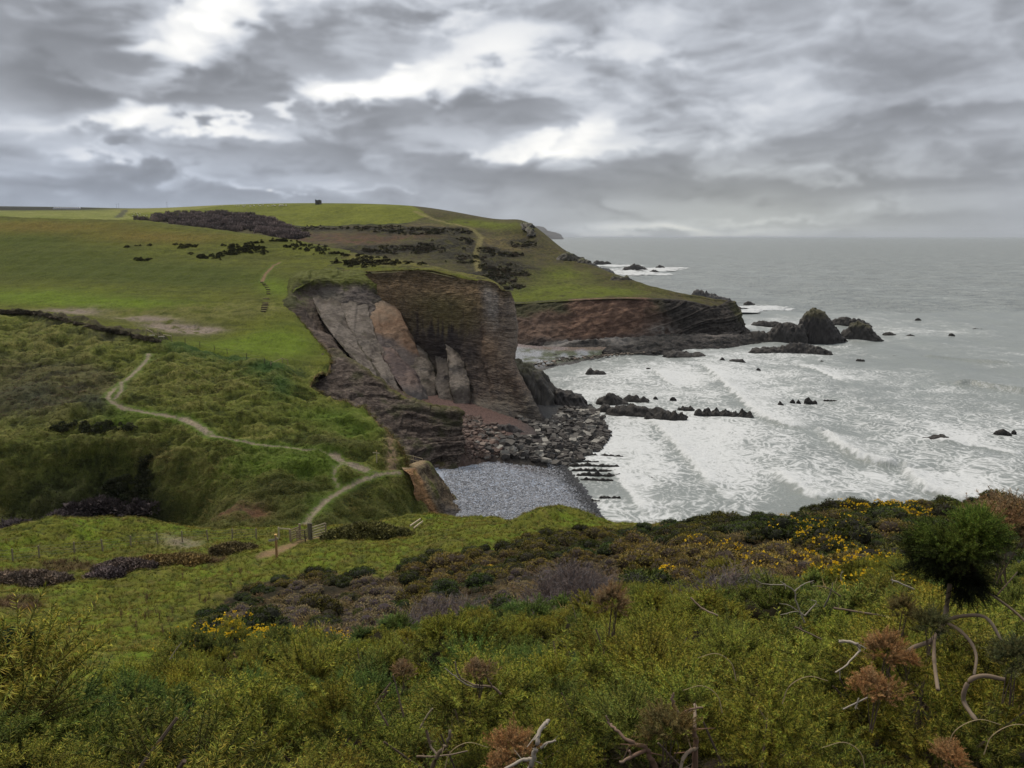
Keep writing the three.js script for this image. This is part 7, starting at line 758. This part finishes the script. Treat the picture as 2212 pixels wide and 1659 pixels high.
W('dead_branch', 'bare pale forked branch rising from the gorse, largest antler shape on the right', [[[[1738, 1345, 9], [1720, 1301, 9], [1716, 1278, 9], [1697, 1263, 9], [1686, 1256, 9]], 0.018, 0.006, GREYW], [[[1716, 1278, 9], [1734, 1263, 9], [1758, 1254, 9]], 0.012, 0.004, GREYW], [[[1697, 1263, 9], [1675, 1263, 9], [1649, 1261, 9], [1627, 1250, 9]], 0.011, 0.003, GREYW], [[[1738, 1330, 9], [1764, 1300, 9], [1752, 1296, 9]], 0.013, 0.004, GREYW], [[[1738, 1330, 9], [1723, 1321, 9], [1686, 1328, 9]], 0.012, 0.004, GREYW], [[[1723, 1319, 9], [1701, 1306, 9], [1684, 1304, 9]], 0.009, 0.003, GREYW]]);
W('dead_branch', 'short upright grey stick right of the antler-shaped branch', [[[[1780, 1312, 8], [1793, 1285, 8], [1799, 1259, 8]], 0.012, 0.007, [0.1, 0.09, 0.08]], [[[1817, 1288, 8], [1782, 1268, 8], [1754, 1266, 8]], 0.009, 0.004, BARK]]);
W('dead_branch', 'long thin pale branch lying level through the gorse on the right', [[[[1800, 1313, 7], [1856, 1322, 7], [1904, 1330, 7], [1940, 1340, 7]], 0.014, 0.01, BARK]]);
W('dead_branch', 'curved grey twig with a white patch beside the round bush on the right', [[[[1925, 1252, 7], [1950, 1262, 7], [1975, 1273, 7]], 0.012, 0.008, GREYW], [[[1817, 1255, 8], [1817, 1240, 8], [1821, 1234, 8]], 0.008, 0.004, GREYW]]);
W('dead_branch', 'short brown stick sloping in the gorse above the foreground centre', [[[[1492, 1291, 6.5], [1519, 1315, 6.4], [1551, 1330, 6.3]], 0.011, 0.009, BARK]]);
W('dead_branch', 'straight thin stick sloping down to the right in the gorse', [[[[1716, 1354, 6], [1745, 1367, 6], [1775, 1381, 6]], 0.009, 0.008, BARK]]);
W('dead_branch', 'hooked pale branch left of the orange dry tufts', [[[[1814, 1386, 4.6], [1849, 1390, 4.5], [1857, 1402, 4.5], [1842, 1423, 4.4], [1805, 1454, 4.3]], 0.014, 0.006, GREYW], [[[1852, 1392, 4.5], [1875, 1402, 4.5]], 0.007, 0.003, GREYW]]);
W('dead_branch', 'pair of light twigs below the lower orange dry tuft', [[[[1821, 1532, 4], [1850, 1518, 4], [1874, 1506, 4]], 0.006, 0.005, GREYW], [[[1848, 1530, 4], [1855, 1508, 4]], 0.006, 0.005, GREYW]]);
W('dead_branch', 'brown forked trunk with a hooked tip at the bottom, right of centre', [[[[1497, 1675, 3.6], [1505, 1612, 3.6], [1496, 1572, 3.6], [1466, 1545, 3.6], [1452, 1515, 3.6], [1457, 1496, 3.6]], 0.028, 0.009, RUST], [[[1466, 1545, 3.6], [1490, 1533, 3.6], [1519, 1528, 3.6]], 0.011, 0.006, RUST], [[[1500, 1590, 3.6], [1500, 1550, 3.7], [1502, 1520, 3.8]], 0.019, 0.014, BARK], [[[1505, 1615, 3.6], [1480, 1632, 3.5], [1470, 1670, 3.4]], 0.018, 0.014, BARK]]);
W('dead_branch', 'thick grey weathered stump branch at the bottom centre', [[[[1140, 1672, 3.4], [1154, 1637, 3.4], [1158, 1608, 3.4], [1171, 1572, 3.45], [1187, 1554, 3.5]], 0.024, 0.014, GREYW], [[[1152, 1640, 3.4], [1128, 1642, 3.4], [1090, 1660, 3.3]], 0.014, 0.008, GREYW], [[[1168, 1615, 3.4], [1185, 1604, 3.4], [1200, 1600, 3.4]], 0.009, 0.006, GREYW]]);
W('dead_branch', 'reddish-brown crooked branch between the grey stump and the forked trunk', [[[[1420, 1668, 3.5], [1406, 1637, 3.5], [1393, 1616, 3.5], [1361, 1602, 3.5], [1330, 1577, 3.55], [1314, 1560, 3.6], [1307, 1546, 3.6]], 0.024, 0.007, RUST], [[[1395, 1618, 3.5], [1371, 1633, 3.45], [1338, 1648, 3.4]], 0.014, 0.009, RUST], [[[1362, 1640, 3.45], [1360, 1620, 3.45]], 0.009, 0.007, RUST]]);
W('dead_branch', 'tan forked branch ending in a dry tuft, middle of the foreground gorse', [[[[1082, 1500, 4.8], [1063, 1484, 4.8], [1024, 1480, 4.8], [992, 1460, 4.8], [983, 1430, 4.8]], 0.012, 0.006, BARK], [[[1045, 1485, 4.8], [1016, 1482, 4.8], [988, 1465, 4.8], [961, 1443, 4.8]], 0.008, 0.004, GREYW], [[[1063, 1484, 4.8], [1050, 1458, 4.8], [1042, 1445, 4.8]], 0.008, 0.004, BARK]]);
W('dead_branch', 'dark crossed stems in the shaded gap at the bottom, left of centre', [[[[930, 1672, 3.7], [946, 1631, 3.7], [964, 1610, 3.7], [972, 1578, 3.7]], 0.02, 0.012, [0.12, 0.09, 0.055]], [[[921, 1578, 3.75], [930, 1612, 3.75], [944, 1632, 3.7]], 0.011, 0.009, BARK], [[[900, 1634, 3.8], [930, 1634, 3.8], [960, 1632, 3.8], [1010, 1622, 3.8]], 0.009, 0.005, BARK]]);
W('dead_branch', 'thin upright dry stem left of the tan forked branch', [[[[872, 1548, 4.4], [861, 1504, 4.4], [850, 1458, 4.4]], 0.008, 0.006, BARK], [[[908, 1572, 4.2], [920, 1550, 4.2], [935, 1530, 4.2]], 0.009, 0.006, [0.3, 0.25, 0.15]]]);
W('dead_branch', 'slanting bare twig lowest on the left of the foreground centre', [[[[838, 1568, 4.4], [826, 1545, 4.4], [816, 1524, 4.4]], 0.009, 0.005, BARK]]);
W('dead_branch', 'pale twigs spread like a fan at the left edge of the gorse', [[[[96, 1500, 10], [88, 1484, 10], [80, 1470, 10]], 0.014, 0.007, GREYW], [[[106, 1506, 10], [118, 1484, 10], [134, 1460, 10]], 0.014, 0.006, GREYW], [[[122, 1500, 10], [136, 1490, 10], [147, 1484, 10]], 0.012, 0.006, GREYW], [[[70, 1498, 10], [82, 1488, 10]], 0.01, 0.005, GREYW]]);
W('dead_branch', 'single leaning pale twig at the grass edge on the left', [[[[367, 1424, 13], [380, 1404, 13], [392, 1388, 13]], 0.014, 0.008, GREYW]]);
W('dead_branch', 'small upright grey twig at the far left bottom', [[[[32, 1555, 8], [27, 1535, 8], [26, 1522, 8]], 0.012, 0.007, GREYW]]);
// the tall round bush that stands above the thicket on the right, with its open trunk
{
  const c = at(2064, 1262, 5), t = thing('gorse_bush', c); tag(t, 'tall round dark gorse bush with bare trunk rising above the thicket on the right', 'gorse bush');
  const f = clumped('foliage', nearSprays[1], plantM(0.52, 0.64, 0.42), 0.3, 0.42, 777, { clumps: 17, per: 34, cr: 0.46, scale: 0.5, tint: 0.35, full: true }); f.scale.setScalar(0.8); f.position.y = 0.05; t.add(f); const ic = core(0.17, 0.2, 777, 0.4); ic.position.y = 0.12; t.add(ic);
  const sub = (s) => { const T = new Tris(); for (const [pts, r0, r1, col] of s) limb(T, smooth(pts.map((q) => at(q[0], q[1], q[2]).sub(c))), r0 * 0.75, r1 * 0.75, col, 8, mixc(col, GREYW, 0.2)); const g = mergeVertices(T.geo(), 1e-5); g.computeVertexNormals(); const m = new THREE.Mesh(g, barkM); m.name = 'branch'; m.castShadow = true; t.add(m); };
  sub([[[[2052, 1262, 5], [2045, 1310, 5], [2040, 1342, 4.9]], 0.02, 0.022, BARK]]); sub([[[[2040, 1342, 4.9], [2017, 1380, 4.8], [1970, 1400, 4.7], [1948, 1420, 4.6]], 0.022, 0.014, BARK]]); sub([[[[2030, 1346, 4.9], [2071, 1332, 4.8], [2118, 1330, 4.7], [2140, 1344, 4.6], [2163, 1384, 4.5]], 0.016, 0.012, BARK]]); sub([[[[2040, 1342, 4.9], [2078, 1366, 4.7], [2100, 1392, 4.6], [2109, 1420, 4.5], [2104, 1458, 4.4]], 0.016, 0.01, BARK]]); sub([[[[2018, 1380, 4.8], [2018, 1425, 4.6], [2026, 1490, 4.3]], 0.014, 0.016, BARK]]); sub([[[[2170, 1468, 4], [2123, 1460, 4], [2097, 1468, 4], [2084, 1490, 4], [2082, 1515, 4], [2108, 1556, 3.9]], 0.016, 0.016, BARK]]); sub([[[[2218, 1345, 4.8], [2190, 1320, 4.9], [2150, 1290, 5], [2130, 1278, 5]], 0.012, 0.009, BARK]]); sub([[[[2148, 1292, 5], [2175, 1262, 5], [2198, 1235, 5]], 0.007, 0.004, BARK]]);
}
const dryAt = (label, x, y, d, k, mat, i = 0, name = 'dry_tuft') => { const o = protos.dry[i].clone(); o.name = numbered(name); o.userData = {}; scene.add(o); o.position.copy(at(x, y, d)).add(V(0, -0.09 * k, 0)); o.scale.setScalar(k * 0.5); o.rotation.y = x; o.children[0].material = mat; tag(o, label, 'dry tuft'); };
const rustT = plantM(1.6, 1.5, 1.35), tanT = plantM(1.2, 1.3, 1.4), oliveT = plantM(0.45, 0.75, 0.6), mixT = plantM(0.8, 1.0, 0.75);
dryAt('orange-brown dry gorse tuft, upper one of the pair on the right', 1912, 1410, 4.3, 0.95, rustT, 0); dryAt('orange-brown dry gorse tuft, lower one of the pair on the right', 1890, 1492, 4.1, 1.0, rustT, 1); dryAt('small reddish dry sprig beside the upper orange tuft', 1962, 1428, 4.3, 0.5, rustT, 2); dryAt('round pale brown dry tuft high in the middle of the gorse', 1322, 1302, 7, 1.35, tanT, 0); dryAt('tan dry tuft on the forked branch in the middle foreground', 1036, 1452, 4.7, 0.75, tanT, 1); dryAt('half green dry tuft beside the brown forked trunk at the bottom', 1442, 1582, 3.5, 1.0, mixT, 2); dryAt('bright rusty dry tuft behind the grey weathered stump', 1110, 1625, 3.6, 0.95, rustT, 0); dryAt('rusty dry tuft at the bottom edge, left of the grey stump', 1085, 1655, 3.5, 0.6, rustT, 1); dryAt('olive leafy tuft on the trunk below the tall round bush', 2010, 1350, 4.6, 0.8, oliveT, 2); dryAt('brown leafy tuft left of the trunk of the tall round bush', 1950, 1318, 4.9, 0.75, mixT, 0); dryAt('olive green tuft at the right edge of the foreground', 2190, 1430, 3.6, 0.95, oliveT, 1); dryAt('greyish brown dry bush at the right edge below the far thicket', 2175, 1140, 8, 2.6, tanT, 2); dryAt('brown dry bush left of the greyish one at the right edge', 2110, 1130, 9, 1.9, tanT, 0); dryAt('small dry brown tuft on the thin upright stem left of centre', 872, 1450, 4.4, 0.55, tanT, 1); dryAt('pinkish brown dry tuft at the bottom right', 2050, 1640, 3.3, 0.6, rustT, 2); dryAt('dry straw-coloured tuft at the left edge of the gorse beside the pale twigs', 110, 1475, 10.5, 1.5, tanT, 0);
{ // mounds of bramble at the slope edge by the gate, and odd dark tussocks in the grass
  const r = rng(321), moundAt = (label, x, y, w, h, col, n = 260) => { const p = gp(x, y); if (!p) return; const t = thing('bramble_mound', p), k = -p.z / FOCAL, m = new THREE.InstancedMesh(clumpG(8, 120, 0.5, 0.9), tuftM, n), X = new THREE.Matrix4(), c = new THREE.Color(); for (let i = 0; i < n; i++) { const a = r() * 6.28, q = Math.sqrt(r()), u = Math.cos(a) * q, s = 0.3 + 0.35 * r(); X.compose(V(u * w * k, h * k * (1 - q * q) * (0.5 + 0.5 * r()) - 0.1, Math.sin(a) * q * Math.max(1, w * k * 0.35)), new THREE.Quaternion().setFromAxisAngle(UP, r() * 6), V(s, s * 0.8, s)); m.setMatrixAt(i, X); c.setRGB(...mixc(col.map((v) => v * 1.2), [col[0] * 3.4, col[1] * 3.1, col[2] * 2.6], r() * r())); m.setColorAt(i, c); } m.name = 'stems'; m.castShadow = m.receiveShadow = true; m.userData.kind = 'stuff'; t.add(m); tag(t, label, 'bush'); };
  moundAt('long brown-green bramble mound on the slope edge right of the gate', 800, 1160, 100, 26, [0.055, 0.055, 0.02], 420); moundAt('dark brown bramble hummock left of the brown fingerpost', 505, 1190, 44, 8, [0.06, 0.05, 0.025], 160);  moundAt('dark gorse bush at the left edge of the near grass', 0, 1422, 56, 38, [0.02, 0.03, 0.014], 260); moundAt('grey-brown bramble bank at the left edge of the near grass', 60, 1258, 90, 15, [0.075, 0.06, 0.05], 300); moundAt('purplish bramble patch beyond the grey-brown bank', 268, 1228, 60, 9, [0.06, 0.048, 0.045], 200); moundAt('low brown heather strip in the grass below the fence', 370, 1216, 80, 5, [0.085, 0.062, 0.025], 200); moundAt('small purple-grey bramble patch left of the orange-tinted strip', 225, 1246, 34, 7, [0.055, 0.045, 0.048], 110);  
}
// pines of the photograph's fine dry grasses: thin arching stalks in the near gorse
{ const r = rng(654); for (let i = 0; i < 7; i++) { const [x, y, d, label] = [[1590, 1430, 4, 'thin arching dry grass stalk, topmost above the foreground gorse'], [1560, 1500, 3.9, 'thin arching dry grass stalk curving left in the foreground gorse'], [1690, 1480, 3.9, 'thin arching dry grass stalk curving right in the foreground gorse'], [2125, 1590, 3.4, 'thin pale green stalk at the bottom right'], [2045, 1580, 3.4, 'thin dry upright stalk at the bottom right'], [960, 1625, 3.6, 'thin straight stalk crossing the shaded gap'], [1870, 1630, 3.3, 'thin dark stalk at the bottom edge on the right']][i], o = at(x, y + 40, d), s = r() < 0.5 ? -1 : 1, T = new Tris(); limb(T, smooth([o, o.clone().add(V(s * 0.03, 0.1, 0)), o.clone().add(V(s * 0.12, 0.17, 0.02)), o.clone().add(V(s * 0.22, 0.15, 0.03))]), 0.003, 0.0015, [0.36, 0.28, 0.16], 4); const m = mesh('grass_stalk', T.geo(), barkM); tag(m, label, 'grass stalk'); } }
renderer.render(scene, camera);
